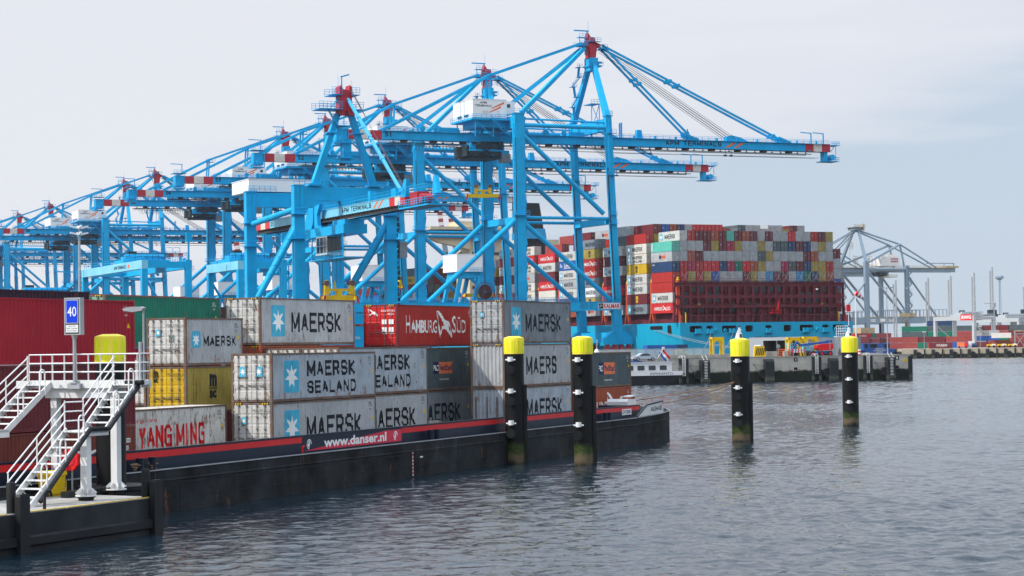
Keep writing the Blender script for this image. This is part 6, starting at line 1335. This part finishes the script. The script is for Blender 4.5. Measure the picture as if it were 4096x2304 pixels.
b = MB(); b.box(-40, .8, -.6, 1.6, 2.2, 3.95); b.box(-40.1, 1.0, -.7, 1.7, 3.95, 4.05); cb = b.build('cabin', 'white plain', EB, smooth=False)
for i in range(7): b = MB(); b.prism([(-1.6 - i * 2.15 + x, 2.6 + z) for x, z in rrect(1.35, .85, .12)], 'y', -.63, -.595); b.build('window', 'glass dark', cb, smooth=False)
b = MB(); b.rail([(1.0, -.8, 2.3), (2.5, -.8, 2.3)], 1.0, .8, .04, 2); b.bar((-5, -.4, 4.05), (-3.2, -.4, 4.2), .1, .1); b.build('railing', 'galvanised', EB)
b = MB(); b.box(-40, -5, -.5, 1.2, 4.05, 4.3); b.build('tarpaulin', 'mid blue', cb, smooth=False)
t = thing('parked_car', 'silver saloon car standing on the cabin roof of the river barge', 'car', qw(-8.0, -2.75, 4.32), QRZ)
b = MB(); b.prism([(-2.3, .35), (-2.25, .75), (-1.3, .9), (-.5, 1.4), (.7, 1.4), (1.5, .95), (2.25, .85), (2.3, .35)], 'y', -.85, .85); b.build('body', 'car silver', t, smooth=False)
b = MB(); b.prism([(-1.05, .92), (-.4, 1.32), (.62, 1.32), (1.25, .95)], 'y', -.87, .87); b.build('window', 'glass dark', t, smooth=False)
for x in (-1.4, 1.45):
    for y in (-.9, .68): b = MB(); b.tube((x, y, .32), (x, y + .22, .32), .33, 14); w_ = b.build('wheel', 'rubber', t); b = MB(); b.tube((x, y - .01, .32), (x, y + .23, .32), .2, 10); b.build('rim', 'galvanised', w_)
t = thing('flag', 'red white and blue flag flying from a slanted white staff on the river barge', 'flag', qw(-4.6, -3.4, 4.0), QRZ)
b = MB(); b.tube((-1.2, 0, .3), (.25, 0, 2.5), .05, 6); b.build('staff', 'white plain', t)
b = MB(); b.mi2 = 0; ax = Vector((.62, 0, -.78)); dn = Vector((-.5, 0, -.42))
for k in range(3):
    b.m = k
    for i in range(8):
        q = []
        for ii, kk in ((i, k + 1), (i + 1, k + 1), (i + 1, k), (i, k)): v = Vector((.25, .10 * math.sin(ii * .9) * min(1, ii / 2), 2.45)) + ax * (ii * .27) + dn * (kk * .62) + Vector((0, 0, .05 * math.sin(ii * 1.1))); q.append(tuple(v))
        b.poly(q); b.poly([(x, y + .015, z) for x, y, z in q[::-1]])
b.build('cloth', ['sign red', 'white plain', 'mid blue'], t, smooth=False)
b = MB(); b.lathe([(.35, 0), (.5, .4), (.45, 1.0), (.2, 1.4)], n=14); b.tube((0, 0, 1.2), (.1, 0, 3.2), .04, 4); o = b.build('radar_dome', 'white plain'); o.location = qw(-15.0, 3, 5.2); tag(o, 'white radar dome with whip aerial above the barge behind the bow container', 'radar')
# ---------------------------------------------------------------- yard cranes behind the barge
def yard_crane(label, x, y, span, wb, H, mats=('crane blue', 'crane pale blue'), sign=None, sgn_mat='letter black', group='gantry cranes in the yard'):
    t = thing('yard_crane', label, 'crane', (x, y, 4.6), CRZ, group)      # local y runs away from the water
    for xx in (0, wb):
        for yy in (0, span):
            b = MB(); b.box(xx, xx + 1.3, yy, yy + 1.6, 1.4, H - 1.9); b.box(xx - 1.2, xx + 2.5, yy + .2, yy + 1.4, .3, 1.4); b.build('leg', mats[0], t, smooth=False)
        b = MB(); b.box(xx - .05, xx + 1.35, 0, span + 1.6, H - 1.9, H); m = b.build('main_beam', mats[1] if xx == 0 else mats[0], t, smooth=False)
        if sign and xx == 0: put('lettering', text(sign, span * .2, .8, .02, sgn_mat), m, (-.07, span * .45, H - 1.35), (0, 0, R(-90))); put('stripe', plate(1.4, .8, 'orange stripe'), m, (-.07, span * .22, H - 1.35), (0, 0, R(-90)))
        b = MB(); b.rail([(xx + .3, 0, H), (xx + .3, span, H)], 1.1, 2, .045); b.build('walkway_railing', mats[0], m)
    for yy in (0, span): b = MB(); b.box(1.3, wb, yy + .2, yy + 1.4, H - 1.7, H - .3); b.box(1.3, wb, yy + .5, yy + 1.1, 2, 3); b.build('end_beam', mats[0], t, smooth=False)
    for yy in (0, span): b = MB(); b.tube((1, yy + .8, H - 4), (wb + .3, yy + .8, 3), .3, 8); b.build('brace', mats[0], t)
    b = MB(); y0 = span * .3; b.box(.2, wb + 1, y0, y0 + 9, H, H + .8); b.box(1.5, wb - 1, y0 + 1, y0 + 8, H + .8, H + 1.7); b.tube((1, y0 + 2, H + 1.6), (wb, y0 + 2, H + 1.6), .6, 10); tr = b.build('trolley', mats[0], t, smooth=False)
    b = MB(); b.rail([(.2, y0, H + .8), (wb + 1, y0, H + .8), (wb + 1, y0 + 9, H + .8)], 1.2, 1.3, .05); b.box(2, 4, y0 + 3, y0 + 5, H + 1.7, H + 2.8); b.build('trolley_machinery', 'crane dark', tr)
    b = MB(); c = (wb + 2.4, span * .1)
    for i in range(60): a = R(i * 32); z = H * i / 60; b.bar((c[0], c[1], z), (c[0] + 1.1 * math.cos(a), c[1] + 1.1 * math.sin(a), z), .5, .08)
    b.tube((*c, 0), (*c, H), .12, 6); b.build('spiral_stair', mats[0], t)
    b = MB(); b.bar((wb + .6, 0, H), (wb + .6, 0, H + 5), .35, .35); b.box(wb, wb + 1.4, -.4, .4, H + 4, H + 6); b.bar((wb, 0, H + 5.6), (wb - 5, 0, H + 5.7), .3, .3); b.build('camera_arm', mats[0], t, smooth=False)
    return t
yard_crane('blue yard gantry with lettering on its long beam, left of the barge crane', -81.5, 470, 56, 10, 23.0, sign='APM TERMINALS')
yard_crane('shorter blue yard gantry just left of the barge crane legs', -60.3, 470, 23, 10, 22.5)
yard_crane('blue yard gantry at far left edge above the crimson container', -118, 520, 30, 12, 17)
t = thing('floodlight_mast', 'slim grey mast with a cluster of floodlights in front of the blue cranes', 'mast', (-105.4, 520, 4.6), 0)
b = MB(); b.tube((0, 0, 0), (0, 0, 33), .5, 10, .25); b.build('pole', 'galvanised', t); b = MB()
for i in range(8): b.bar((0, 0, 31.5 + (i // 4) * 1.6), (2.2 * math.cos(i * 1.57 + .4), 2.2 * math.sin(i * 1.57 + .4), 32 + (i // 4) * 1.6), .5, .4)
b.build('floodlight', 'white plain', t)
t = thing('light_mast', 'grey lamp mast between the legs of the small yard gantry', 'mast', (-69.5, 545, 4.6), 0)
b = MB(); b.tube((0, 0, 0), (0, 0, 26), .5, 10, .35); b.build('pole', 'galvanised', t)
b = MB(); b.box(-1.5, 1.5, -.4, .4, 26, 26.6); b.build('lamp_bar', 'galvanised', t)
for lab, x, z1 in (('pale raised boom with red and white banded tip behind the barge crane', -31.5, 67), ('pale raised boom with red banded tip far behind the yard gantry', -120, 52)):
    t = thing('raised_boom', lab, 'crane', (x, 930, 4.6), 0, 'raised booms far behind')
    for dx in (0, 4.5):
        b = MB(); b.bar((dx + 9, 0, 5), (dx + 1.5, 0, z1 - 14), 2.2, 2.2); b.build('boom', 'far steel', t, smooth=False)
        b = MB()
        for i in range(8): b.m = i % 2; f0, f1 = i / 8, (i + 1) / 8; b.bar((dx + 1.5 - 1.5 * f0, 0, z1 - 14 + 12 * f0), (dx + 1.5 - 1.5 * f1, 0, z1 - 14 + 12 * f1), 2.1, 2.1)
        b.build('boom_tip', ['far white', 'dull red'], t, smooth=False)
t = thing('yard_warning_board', 'pale blue wall with faint white lettering under the barge crane', 'wall', (-30.0, 373.5, 4.6), CRZ)
b = MB(); b.box(-6, 6.5, 0, .6, 0, 6.6); b.build('wall', 'crane blue', t, smooth=False); put('lettering', text('LIJNEN VAST\nGANG AAN BOORD\nGEREGELD?', 5, 1.4, .0, 'logo white'), t, (-1.5, -.02, 3.9))
b = MB(); b.box(-6.2, 6.6, -.3, .7, 7.0, 8.6); b.build('upper_beam', 'crane blue', t, smooth=False)
# ---------------------------------------------------------------- the far terminal on the right
RM = 'far steel'
def rwg(label, x, y):
    t = thing('grey_crane', label, 'crane', (x, y, 3.9), CRZ, 'grey blue quay cranes of the far terminal')
    g = 3.9; G = 28.4
    for yy in (0, 27):
        b = MB(); b.box(-1.3, 1.3, yy - 1.1, yy + 1.1, 4, 50.6 - g + 3.6); b.build('leg', RM, t, smooth=False)
        b = MB(); b.box(G - 1.1, G + 1.1, yy - 1.1, yy + 1.1, 4, 52 - g); b.build('leg', RM, t, smooth=False)
        b = MB(); b.box(-52, 58, yy - 1.0, yy + 1.0, 18.0 - g, 21.5 - g); s = b.build('portal_girder', RM, t, smooth=False)
        b = MB(); b.box(-3, 58, yy - 1.2, yy + 1.2, 21.5 - g, 21.8 - g); b.build('walkway', 'far tan', s)
        b = MB(); b.box(8, 57, yy - .1, yy + .1, 25.6 - g, 25.9 - g)
        for i in range(18): b.bar((9 + i * 2.8, yy, 21.5 - g), (9 + i * 2.8, yy, 25.7 - g), .35, .25)
        b.box(-50, -4, yy - .1, yy + .1, 24.4 - g, 24.7 - g)
        for i in range(16): b.bar((-49 + i * 2.8, yy, 21.5 - g), (-49 + i * 2.8, yy, 24.5 - g), .35, .25)
        b.build('cable_rack', RM, s)
        if yy == 0:
            put('plate', plate(3.4, 1.5, 'far white'), s, (1.8, -1.04, 19 - g)); put('lettering', text('QC 101', 3.0, 1.0, .02), s, (2.0, -1.06, 19.25 - g)); put('plate', plate(3.6, 1.8, 'far white'), s, (8.4, -1.04, 18.9 - g))
            put('plate', plate(3.2, 1.6, 'far white'), s, (14.4, -1.04, 18.9 - g)); put('lettering', text('ZPMC', 2.6, .8, .02), s, (14.7, -1.06, 19.5 - g)); put('lettering', text('ABB', 2.0, 1.0, .04, 'sign red'), s, (18.0, -1.06, 19.3 - g))
        for p, q, r in (((1, 48.5), (26.5, 21.5), .75), ((G + 1, 46), (G + 21, 21.5), .6), ((-1, 42), (-20, 21.5), .6), ((1, 49.8), (G, 49.8), .8)): b = MB(); b.tube((p[0], yy, p[1] - g), (q[0], yy, q[1] - g), r, 10); b.build('brace', RM, t)
        b = MB(); b.bar((0, yy, 54 - g), (2.4, 13.5 + (-2.5 if yy == 0 else 2.5), 73.5 - g), 1.7, 1.5, 1.2, 1.2); b.build('pylon_leg', RM, t, smooth=False)
        yk = 8 if yy == 0 else 19
        for p, q, r in (((2.4, 12 if yy == 0 else 15, 73.4), (29.5, yk, 65), .55), ((29.5, yk, 65), (58, yk + (3 if yy == 0 else -3), 51), .5), ((1, yy, 53.5), (29.5, yk, 65), .75), ((29.5, yk, 65), (32.5, yk, 51), .6), ((2, 12 if yy == 0 else 15, 73.5), (-44, 11 if yy == 0 else 16, 51), .4), ((2, 12 if yy == 0 else 15, 73.5), (-24, 11 if yy == 0 else 16, 51), .4)): b = MB(); b.tube((*p[:2], p[2] - g), (*q[:2], q[2] - g), r, 8); b.build('stay', RM, t)
        b = MB(); b.box(-2.2, 2.2, yy - 1.2, yy + 1.2, 0, 2); b.box(G - 2.2, G + 2.2, yy - 1.2, yy + 1.2, 0, 2); b.bar((0, yy, 2), (0, yy, 18 - g), 2.2, 2); b.bar((G, yy, 2), (G, yy, 18 - g), 2.2, 2); b.build('lower_leg', RM, t, smooth=False)
    b = MB(); b.box(-58, 71, 10.4, 12, 48.5 - g, 51 - g); b.box(-58, 71, 15, 16.6, 48.5 - g, 51 - g); b.build('boom', RM, t, smooth=False)
    b = MB(); b.box(-58, 71, 9.4, 10.4, 51 - g, 51.2 - g); b.rail([(-40, 9.4, 51.2 - g), (71, 9.4, 51.2 - g)], 1.2, 2, .07); b.box(63, 72.5, 9, 17, 51.2 - g, 52.2 - g); b.build('walkway', 'far tan', t)
    b = MB(); b.box(50, 70.5, 10.5, 10.8, 53.6 - g, 54.1 - g); b.bar((70, 10.6, 51 - g), (70, 10.6, 54 - g), .5, .5); b.bar((63, 10.6, 51 - g), (63, 10.6, 54 - g), .3, .3); b.build('service_crane', RM, t)
    b = MB(); b.box(14.5, 28, 6, 21, 52 - g, 57.4 - g); b.box(20, 26, 8, 14, 57.4 - g, 58.9 - g); h = b.build('machinery_house', 'far white', t, smooth=False)
    put('plate', plate(5.0, 2.3, 'crimson paint'), h, (21.5, 5.96, 54.2 - g)); put('lettering', text('RWG', 4.2, 1.3, .05, 'far white'), h, (21.9, 5.93, 54.7 - g))
    b = MB(); b.box(-1, 5, 10, 17, 73.3 - g, 75.4 - g); b.build('pylon_head', RM, t, smooth=False); b = MB(); b.rail([(-2, 9, 75 - g), (6, 9, 75 - g)], 1.6, 1.2, .1); b.box(-2, 6, 9, 18, 74.9 - g, 75.1 - g); b.box(4.6, 5.4, 9, 10, 73 - g, 77 - g); b.build('head_gallery', 'far tan', t)
    b = MB(); b.box(15, 21, 9, 18, 46 - g, 48.2 - g); b.build('trolley', 'crane dark', t, smooth=False); b = MB(); b.box(20, 28, 8.6, 18.4, 45.4 - g, 45.7 - g); b.rail([(20, 8.6, 45.7 - g), (28, 8.6, 45.7 - g)], 1.2, 1.2, .08); b.build('trolley_gallery', 'far tan', t)
    b = MB()
    for i in range(9): z = 21.5 - g + i * 3.3; a, c = (28.2, 31.2) if i % 2 else (31.2, 28.2); b.bar((a, -1, z), (c, -1, z + 3.3), .9, .18); b.rail([(a, -1.5, z), (c, -1.5, z + 3.3)], 1, 1.2, .06); b.box(28, 31.4, -1.6, -.4, z, z + .12)
    b.build('stair_tower', 'far steel', t)
    b = MB()
    for i in range(6): z = i * 3; a, c = (24, 28) if i % 2 else (28, 24); b.bar((a, -1.5, z), (c, -1.5, z + 3), .9, .2); b.box(23.8, 28.2, -2, -1, z, z + .2)
    b.box(22, 34, -1.4, -1.2, 17.8, 20); b.build('lower_stair', 'far tan', t)
    b = MB(); b.tube((-2, 13, 73 - g), (-3, 13, 57 - g), .12, 4); b.rail([(-3, 12, 62 - g), (-1, 12, 62 - g)], 4, 1, .12); b.rail([(-1, 12, 52 - g), (2, 12, 52 - g)], 6, 1.5, .15, 3); b.rail([(7, 9.4, 51 - g), (10, 9.4, 51 - g)], 7, 1.5, .15, 3); b.build('pylon_stair', 'far tan', t)
    return t
r1 = rwg('grey blue quay crane with a white house and red sign right of the ship', 207.8, 1250)
r2 = copy_tree(r1); r2.location = (207.8 + cc_[0] * 70, 1250 + cc_[1] * 70, 3.9); r2['label'] = 'grey blue quay crane half hidden behind the one with the red sign'
# feeder ship
t = thing('feeder_ship', 'dark blue feeder ship stern with white name, below the grey crane', 'ship', (188, 1146, 0), CRZ)
b = MB(); o_ = [(0, 6.4), (21.5, 6.4), (21, 2.6), (17, -1), (4.5, -1), (.5, 2.6)]
b.prism(o_, 'y', 0, 14); b.box(0, 21.5, 14, 120, -1, 6.4); b.build('hull', 'mid blue', t, smooth=False)
for x0, x1 in ((1.0, 3), (4.5, 9), (13.5, 17), (18.5, 20)): b = MB(); b.box(x0, x1, -.05, 0, 4.0, 6.0); b.build('stern_opening', 'dark void', t)  # flat dark plates, the shade inside the openings put into colour
put('lettering', text('현대 유니티\nHYUNDAI UNITY\nMAJURO', 8.4, 3.0, .02, 'far white'), t, (6.5, -.06, .9))
b = MB(); rng = random.Random(3); cl2 = ['dull red', 'maroon paint', 'red paint', 'navy paint', 'green paint', 'grey paint']
def fbox(x, y, z, L, H=2.55): b.box(x + .04, x + L - .04, y, y + 2.4, z, z + H)
for j in range(2):
    for i in range(6): b.m = rng.choice((0, 1, 1, 2, 0, 4)); b.box(7.6 + i * 2.5, 10 + i * 2.5, 6, 18, 6.5 + j * 2.7, 9.1 + j * 2.7)
    b.m = 0 if j == 0 else 2; b.box(-.2, 7.4, 5.4, 18, 6.5 + j * 2.7, 9.1 + j * 2.7)
for j in range(6):
    for i in range(9): b.m = rng.choice((0, 1, 1, 2, 3, 1)); b.box(-3.4 + i * 2.5, -1 + i * 2.5, 40, 52, 6.5 + j * 2.7, 9.1 + j * 2.7)
for m_ in range(0): pass
dk = b.build('feeder_cargo', cl2, smooth=False); dk.location = (188, 1146, 0); dk.rotation_euler = (0, 0, CRZ); tag(dk, 'mostly red containers stacked on the dark blue feeder ship', 'containers', kind='stuff'); put('lettering', text('HYUNDAI', 4.6, .9, .03, 'far white'), dk, (1.2, 5.35, 10.0))
b = MB(); b.box(8, 20, 24, 30, 6.4, 12); b.box(15, 24, 24, 34, 11.5, 15); b.build('deck_house', 'far tan', t, smooth=False)
# quay fenders, stacks and vehicles
fdir = math.atan2(-38.5, 255); FQ = lambda s, y, z: (165 + math.cos(fdir) * s - math.sin(fdir) * y, 900.5 + math.sin(fdir) * s + math.cos(fdir) * y, z)
ff = None
for i in range(8):
    lab = f'dark block fender on the far quay, {ORD[i]} from its left end'
    if ff is None:
        ff = thing('far_fender', lab, 'fender', FQ(4.6, 0, 0), fdir, 'fenders along the far quay'); b = MB(); b.box(-.7, .7, -1.2, -.1, -1, 3.3); b.prism([(-1.2, 3.3), (-.1, 3.3), (-.1, 3.7)], 'x', -.7, .7); b.build('block', 'quay fender', ff, smooth=False); b = MB(); b.tube((1.6, -.7, 1.5), (1.6, 0, 1.5), 1.1, 14); b.build('rubber_wheel', 'rubber', ff); b = MB(); b.box(3.6, 4.2, -.4, 0, -1, 3.8); b.build('guide_beam', 'quay fender', ff)
        c = ff
    else: c = copy_tree(ff)
    c.location = FQ(4.6 + i * 7.45, 0, 0); c['label'] = lab
b = MB(); rng = random.Random(11); cl3 = ['maroon paint', 'dull red', 'navy paint', 'mid blue', 'grey paint', 'green paint', 'slate paint']
for (s0, s1, y, h0, h1) in ((4, 30, 150, 3, 5), (30, 75, 140, 4, 5), (10, 60, 95, 1, 3), (50, 90, 75, 2, 3), (58, 110, 170, 4, 5), (-4, 24, 60, 1, 2), (34, 52, 66, 1, 1), (95, 140, 120, 4, 6), (150, 300, 160, 3, 5), (40, 64, 30, 1, 1)):
    x = s0
    while x < s1:
        for j in range(rng.randint(h0, h1)): b.m = rng.choice((0, 1, 2, 0, 3, 4, 1, 6, 5) if h1 > 1 else (0, 1)); b.box(x, x + 11.9, y, y + 8, j * 2.65, j * 2.65 + 2.55)
        x += 12.3
o = b.build('stacked_containers', cl3, smooth=False); o.location = FQ(0, 0, 3.91); o.rotation_euler = (0, 0, fdir); tag(o, 'rows of stacked containers across the far terminal', 'containers', kind='stuff')
def far_box(label, s, y, z, L, H, mat, cat='container', name='far_container', txt=None):
    t = thing(name, label, cat, FQ(s, y, z), fdir, 'containers on the far quay'); b = MB(); corr(b, 0, L, 0, .1, H - .1, -1, .5); b.box(0, L, .06, 2.4, 0, H); b.build('body', mat, t, smooth=False)
    if txt: put('lettering', text(txt, L * .45, H * .42, .02, 'far white'), t, (L * .32, -.03, H * .3))
far_box('maroon container with white name standing behind the far quay edge', 11.5, 24, 3.91, 9.8, 2.6, 'maroon paint', txt='HYUNDAI'); far_box('green container left of the maroon one on the far quay', 6.6, 26, 3.91, 4, 2.6, 'green paint')
far_box('white container held high above the far yard vehicles', 37.0, 9, 8.0, 8.0, 2.2, 'far white'); far_box('rust brown container behind the row of yard vehicles', 36.0, 12, 4.8, 9, 2.3, 'orange brown')
for i in range(3):
    t = thing('yard_vehicle', f'yellow and white low yard vehicle on the far quay, {ORD[i]} from left', 'vehicle', FQ(34.6 + i * 4.4, 5, 3.91), fdir, 'yard vehicles on the far quay')
    b = MB(); b.box(0, 3.8, 0, 2.2, .7, 1.5); b.build('chassis', 'yellow', t, smooth=False); b = MB(); b.box(1.9, 3.4, -.03, 0, .8, 1.7); b.build('panel', 'far white', t)
    for x in (.8, 2.9): b = MB(); b.tube((x, -.05, .55), (x, .4, .55), .55, 12); b.build('wheel', 'rubber', t)
t = thing('tow_tractor', 'orange tow tractor with a pale load on the far quay', 'vehicle', FQ(22.4, 6, 3.91), fdir); b = MB(); b.box(0, 3.0, 0, 2, .5, 2.6); b.build('load', 'logo orange', t, smooth=False); b = MB(); b.box(3.0, 4.4, 0, 2, .5, 2.4); b.build('cab', 'sign red', t, smooth=False)
for x in (.8, 3.6): b = MB(); b.tube((x, -.05, .45), (x, .3, .45), .45, 12); b.build('wheel', 'rubber', t)
t = thing('site_cabin', 'white cabin with a blue tank beside it on the far quay', 'cabin', FQ(27.2, 7, 3.91), fdir); b = MB(); b.box(0, 2.6, 0, 2, .2, 3.0); b.build('body', 'far white', t, smooth=False); b = MB(); b.tube((1.2, -.6, 1.2), (3.4, -.6, 1.2), .9, 14); b.build('tank', 'navy paint', t)
t = thing('lattice_frame', 'pale steel lattice frame with yellow top on the far quay', 'frame', FQ(46.5, 8, 3.91), fdir); b = MB()
for x in (0, 4, 8): b.bar((x, 0, 0), (x, 0, 7.2), .3, .3); b.bar((x, 3, 0), (x, 3, 7.2), .3, .3)
for x in (0, 4): b.bar((x, 0, 0), (x + 4, 0, 6), .2, .2); b.bar((x + 4, 0, 0), (x, 0, 6), .2, .2)
b.box(0, 8, -.1, 3, 5.6, 5.9); b.build('lattice', 'galvanised', t, smooth=False); b = MB(); b.box(-.2, 8.2, -.2, 3.2, 6.8, 7.2); b.box(8.3, 9.8, 0, 2, 0, 7.6); b.build('top_beam', 'far tan', t, smooth=False)
t = thing('checker_post', 'thin grey and white banded post beside the lattice frame', 'post', FQ(52.5, 3, 3.91), fdir); b = MB()
for i in range(6): b.m = i % 2; b.tube((0, 0, i * .6), (0, 0, i * .6 + .6), .4, 8)
b.build('post', ['far white', 'slate paint'], t)
t = thing('service_van', 'small white and yellow van at the right end of the far quay', 'van', FQ(58.4, 6, 3.91), fdir); b = MB(); b.box(0, 4.4, 0, 2, .5, 2.4); b.build('body', 'far white', t, smooth=False); b = MB(); b.box(0, 4.4, -.03, 0, .6, 1.0); b.build('stripe', 'yellow', t); b = MB(); b.box(4.8, 6, 0, 2, 0, 3.6); b.build('cabinet', 'grey paint', t)
yc = yard_crane('pale grey yard gantry with a red sign on the far terminal', 258, 985, 30, 11, 14.6, ('gantry grey', 'gantry grey'), group='gantry cranes of the far terminal'); yc.location = (213, 985, 3.9)
b = MB(); b.m = 0; b.box(-.2, -.08, 1, 10, 12.6, 15.4); put('sign_board', b.mesh('sign_board', 'sign red', False), yc); put('lettering', text('RWG', 7.5, 1.7, .05, 'far white'), yc, (-.22, 9.2, 13.2), (0, 0, R(-90)))
y2 = yard_crane('pale grey yard gantry at the right edge of the far terminal', 0, 0, 34, 14, 14.0, ('gantry grey', 'gantry grey'), group='gantry cranes of the far terminal'); y2.location = (248, 1045, 3.9)
for i, (x, ztop, w) in enumerate(((211, 41, 0), (229, 42, 0), (241.5, 43, 0), (254.5, 44.5, 0), (264.5, 47.5, 1), (283, 38.5, 1))):
    t = thing('lift_mast', f'tall pale round mast standing over the far terminal, {ORD[i]} from left', 'mast', (x, 1180, 3.9), 0, 'round masts over the far terminal')
    b = MB(); b.tube((0, 0, 0), (0, 0, ztop - 6), .4, 8); b.tube((1.3, 0, 0), (1.3, 0, ztop - 3.9), .5, 8); b.build('tube', 'galvanised', t)
    if w: b = MB(); b.box(-7, 8, -3, 3, 14, 15.2); b.box(-4, 5, -2, 2, 15.2, 17.5); b.box(-1.5, 3, -2, 2, 17.5, 20); b.rail([(-7, -3, 15.2), (8, -3, 15.2)], 1.4, 1.5, .1); b.build('machinery', 'crane dark', t, smooth=False)
t = thing('floodlight_mast', 'slim lattice floodlight mast with a round head at the far right', 'mast', (283.5, 1240, 3.9), 0); b = MB()
for x, y in ((-.7, -.7), (.7, -.7), (0, .8)): b.tube((x, y, 0), (x * .6, y * .6, 38), .12, 4)
for i in range(18): z = i * 2.1; b.bar((-.6, -.6, z), (.6, -.6, z + 2.1), .1, .1); b.bar((.6, -.6, z), (-.6, -.6, z + 2.1), .1, .1)
b.build('lattice', 'far steel', t); b = MB(); b.lathe([(.8, 38), (2.6, 39.4), (2.4, 40.4), (1, 40.6)], n=14); b.build('lamp_ring', 'far steel', t)
for i, (s, h, lab) in enumerate(((8.6, 7, 'thin lamp post with a cable wheel on the far quay'), (31.8, 9, 'thin lamp post with a bright head behind the site cabin'), (60.4, 8, 'thin lamp post at the right end of the far quay'))):
    t = thing('street_lamp', lab, 'lamp', FQ(s, 4, 3.9), fdir, 'lamp posts on the far quay'); b = MB(); b.tube((0, 0, 0), (0, 0, h), .12, 6); b.build('pole', 'galvanised', t); b = MB(); b.box(-.7, .7, -.3, .3, h, h + .35); b.build('lamp_head', 'far white', t)
# ---------------------------------------------------------------- small living things
def gull(label, px, D_, z, span, rz):
    b = MB(); s = span / 2
    b.lathe([(.001, -.28), (.07, -.15), (.09, 0), (.06, .16), (.03, .26), (.001, .3)], n=8)
    b.v = [(v[2], v[0], v[1]) for v in b.v]
    for sg_ in (-1, 1): b.faces([(.12, 0, .04), (-.1, 0, .04), (-.06, sg_ * s * .5, .22), (.14, sg_ * s * .5, .22), (-.22, sg_ * s, .08), (.12, 0, .0), (-.1, 0, .0), (-.06, sg_ * s * .5, .19), (.14, sg_ * s * .5, .19)], [(0, 1, 2, 3), (3, 2, 4), (5, 8, 7, 6), (8, 4, 7)])
    b.poly([(-.25, -.03, 0), (-.42, -.1, 0), (-.42, .1, 0), (-.25, .03, 0)]); o = b.build('gull', 'white plain'); o.location = (px, D_, z); o.rotation_euler = (0, 0, rz); o.scale = (2.2, 2.2, 2.2) if span > 2 else (1.2,) * 3; tag(o, label, 'bird', 'gulls in flight')
gull('white gull flying in front of the dark red lashing frame', 71.5, 500, 19.6, 1.3, .3)
gull('gull gliding right of the grey crane leg, wings bent', 129.5, 700, 24.5, 1.3, 2.2)
gull('faint gull gliding between the round masts at right', 153.6, 700, 24.3, 1.3, .8)
pr = thing('person', 'person in a yellow vest standing on the blue girder walkway behind the red container', 'person', (1.8 + ca_[0] * -40 + cc_[0] * -.4, 598 + ca_[1] * -40 + cc_[1] * -.4, 19.85), 1.0)
me = bpy.data.meshes.new('body'); V = [(0,0,.95),(.09,0,.88),(.10,.02,.48),(.10,0,.06),(.11,.16,.03),(-.09,0,.88),(-.10,-.02,.48),(-.10,0,.06),(-.11,.14,.03),(0,0,1.2),(0,0,1.42),(0,0,1.54),(0,.02,1.72),(.19,0,1.42),(.25,.02,1.14),(.24,.1,.9),(.24,.12,.8),(-.19,0,1.42),(-.25,.0,1.14),(-.25,.08,.9),(-.25,.1,.8)]
E_ = [(0,1),(1,2),(2,3),(3,4),(0,5),(5,6),(6,7),(7,8),(0,9),(9,10),(10,11),(11,12),(10,13),(13,14),(14,15),(15,16),(10,17),(17,18),(18,19),(19,20)]
me.from_pydata(V, E_, []); me.materials.append(MT('cloth blue')); bo_ = put('body', me, pr); sk = bo_.modifiers.new('skin', 'SKIN')
rad = [.15,.11,.075,.05,.045,.11,.075,.05,.045,.16,.15,.06,.105,.08,.055,.042,.035,.08,.055,.042,.035]
for i, r in enumerate(rad): me.skin_vertices[0].data[i].radius = (r, r)
me.skin_vertices[0].data[0].use_root = True; bo_.modifiers.new('sub', 'SUBSURF').levels = 1; bo_.modifiers['sub'].render_levels = 1
b = MB(); b.lathe([(.20, .98), (.21, 1.2), (.2, 1.4), (.12, 1.5)], n=12); b.build('safety_vest', 'vest', pr); b = MB(); b.lathe([(.135, 1.72), (.13, 1.80), (.06, 1.86)], 0, .02, 12); b.build('hard_hat', 'white plain', pr)
# ---------------------------------------------------------------- haze
hz = bpy.data.materials.new('haze'); hz.use_nodes = True; N = hz.node_tree.nodes; N.remove(N['Principled BSDF']); pv = N.new('ShaderNodeVolumePrincipled'); pv.inputs['Density'].default_value = .00003; pv.inputs['Color'].default_value = (.86, .9, .97, 1); pv.inputs['Anisotropy'].default_value = .0
hz.node_tree.links.new(pv.outputs[0], N['Material Output'].inputs['Volume']); _M['haze'] = hz
b = MB(); b.box(-1100, 1100, -40, 1900, -3, 112); tag(b.build('haze', 'haze', smooth=False), 'thin pale sea haze over the whole harbour', 'haze', kind='stuff')
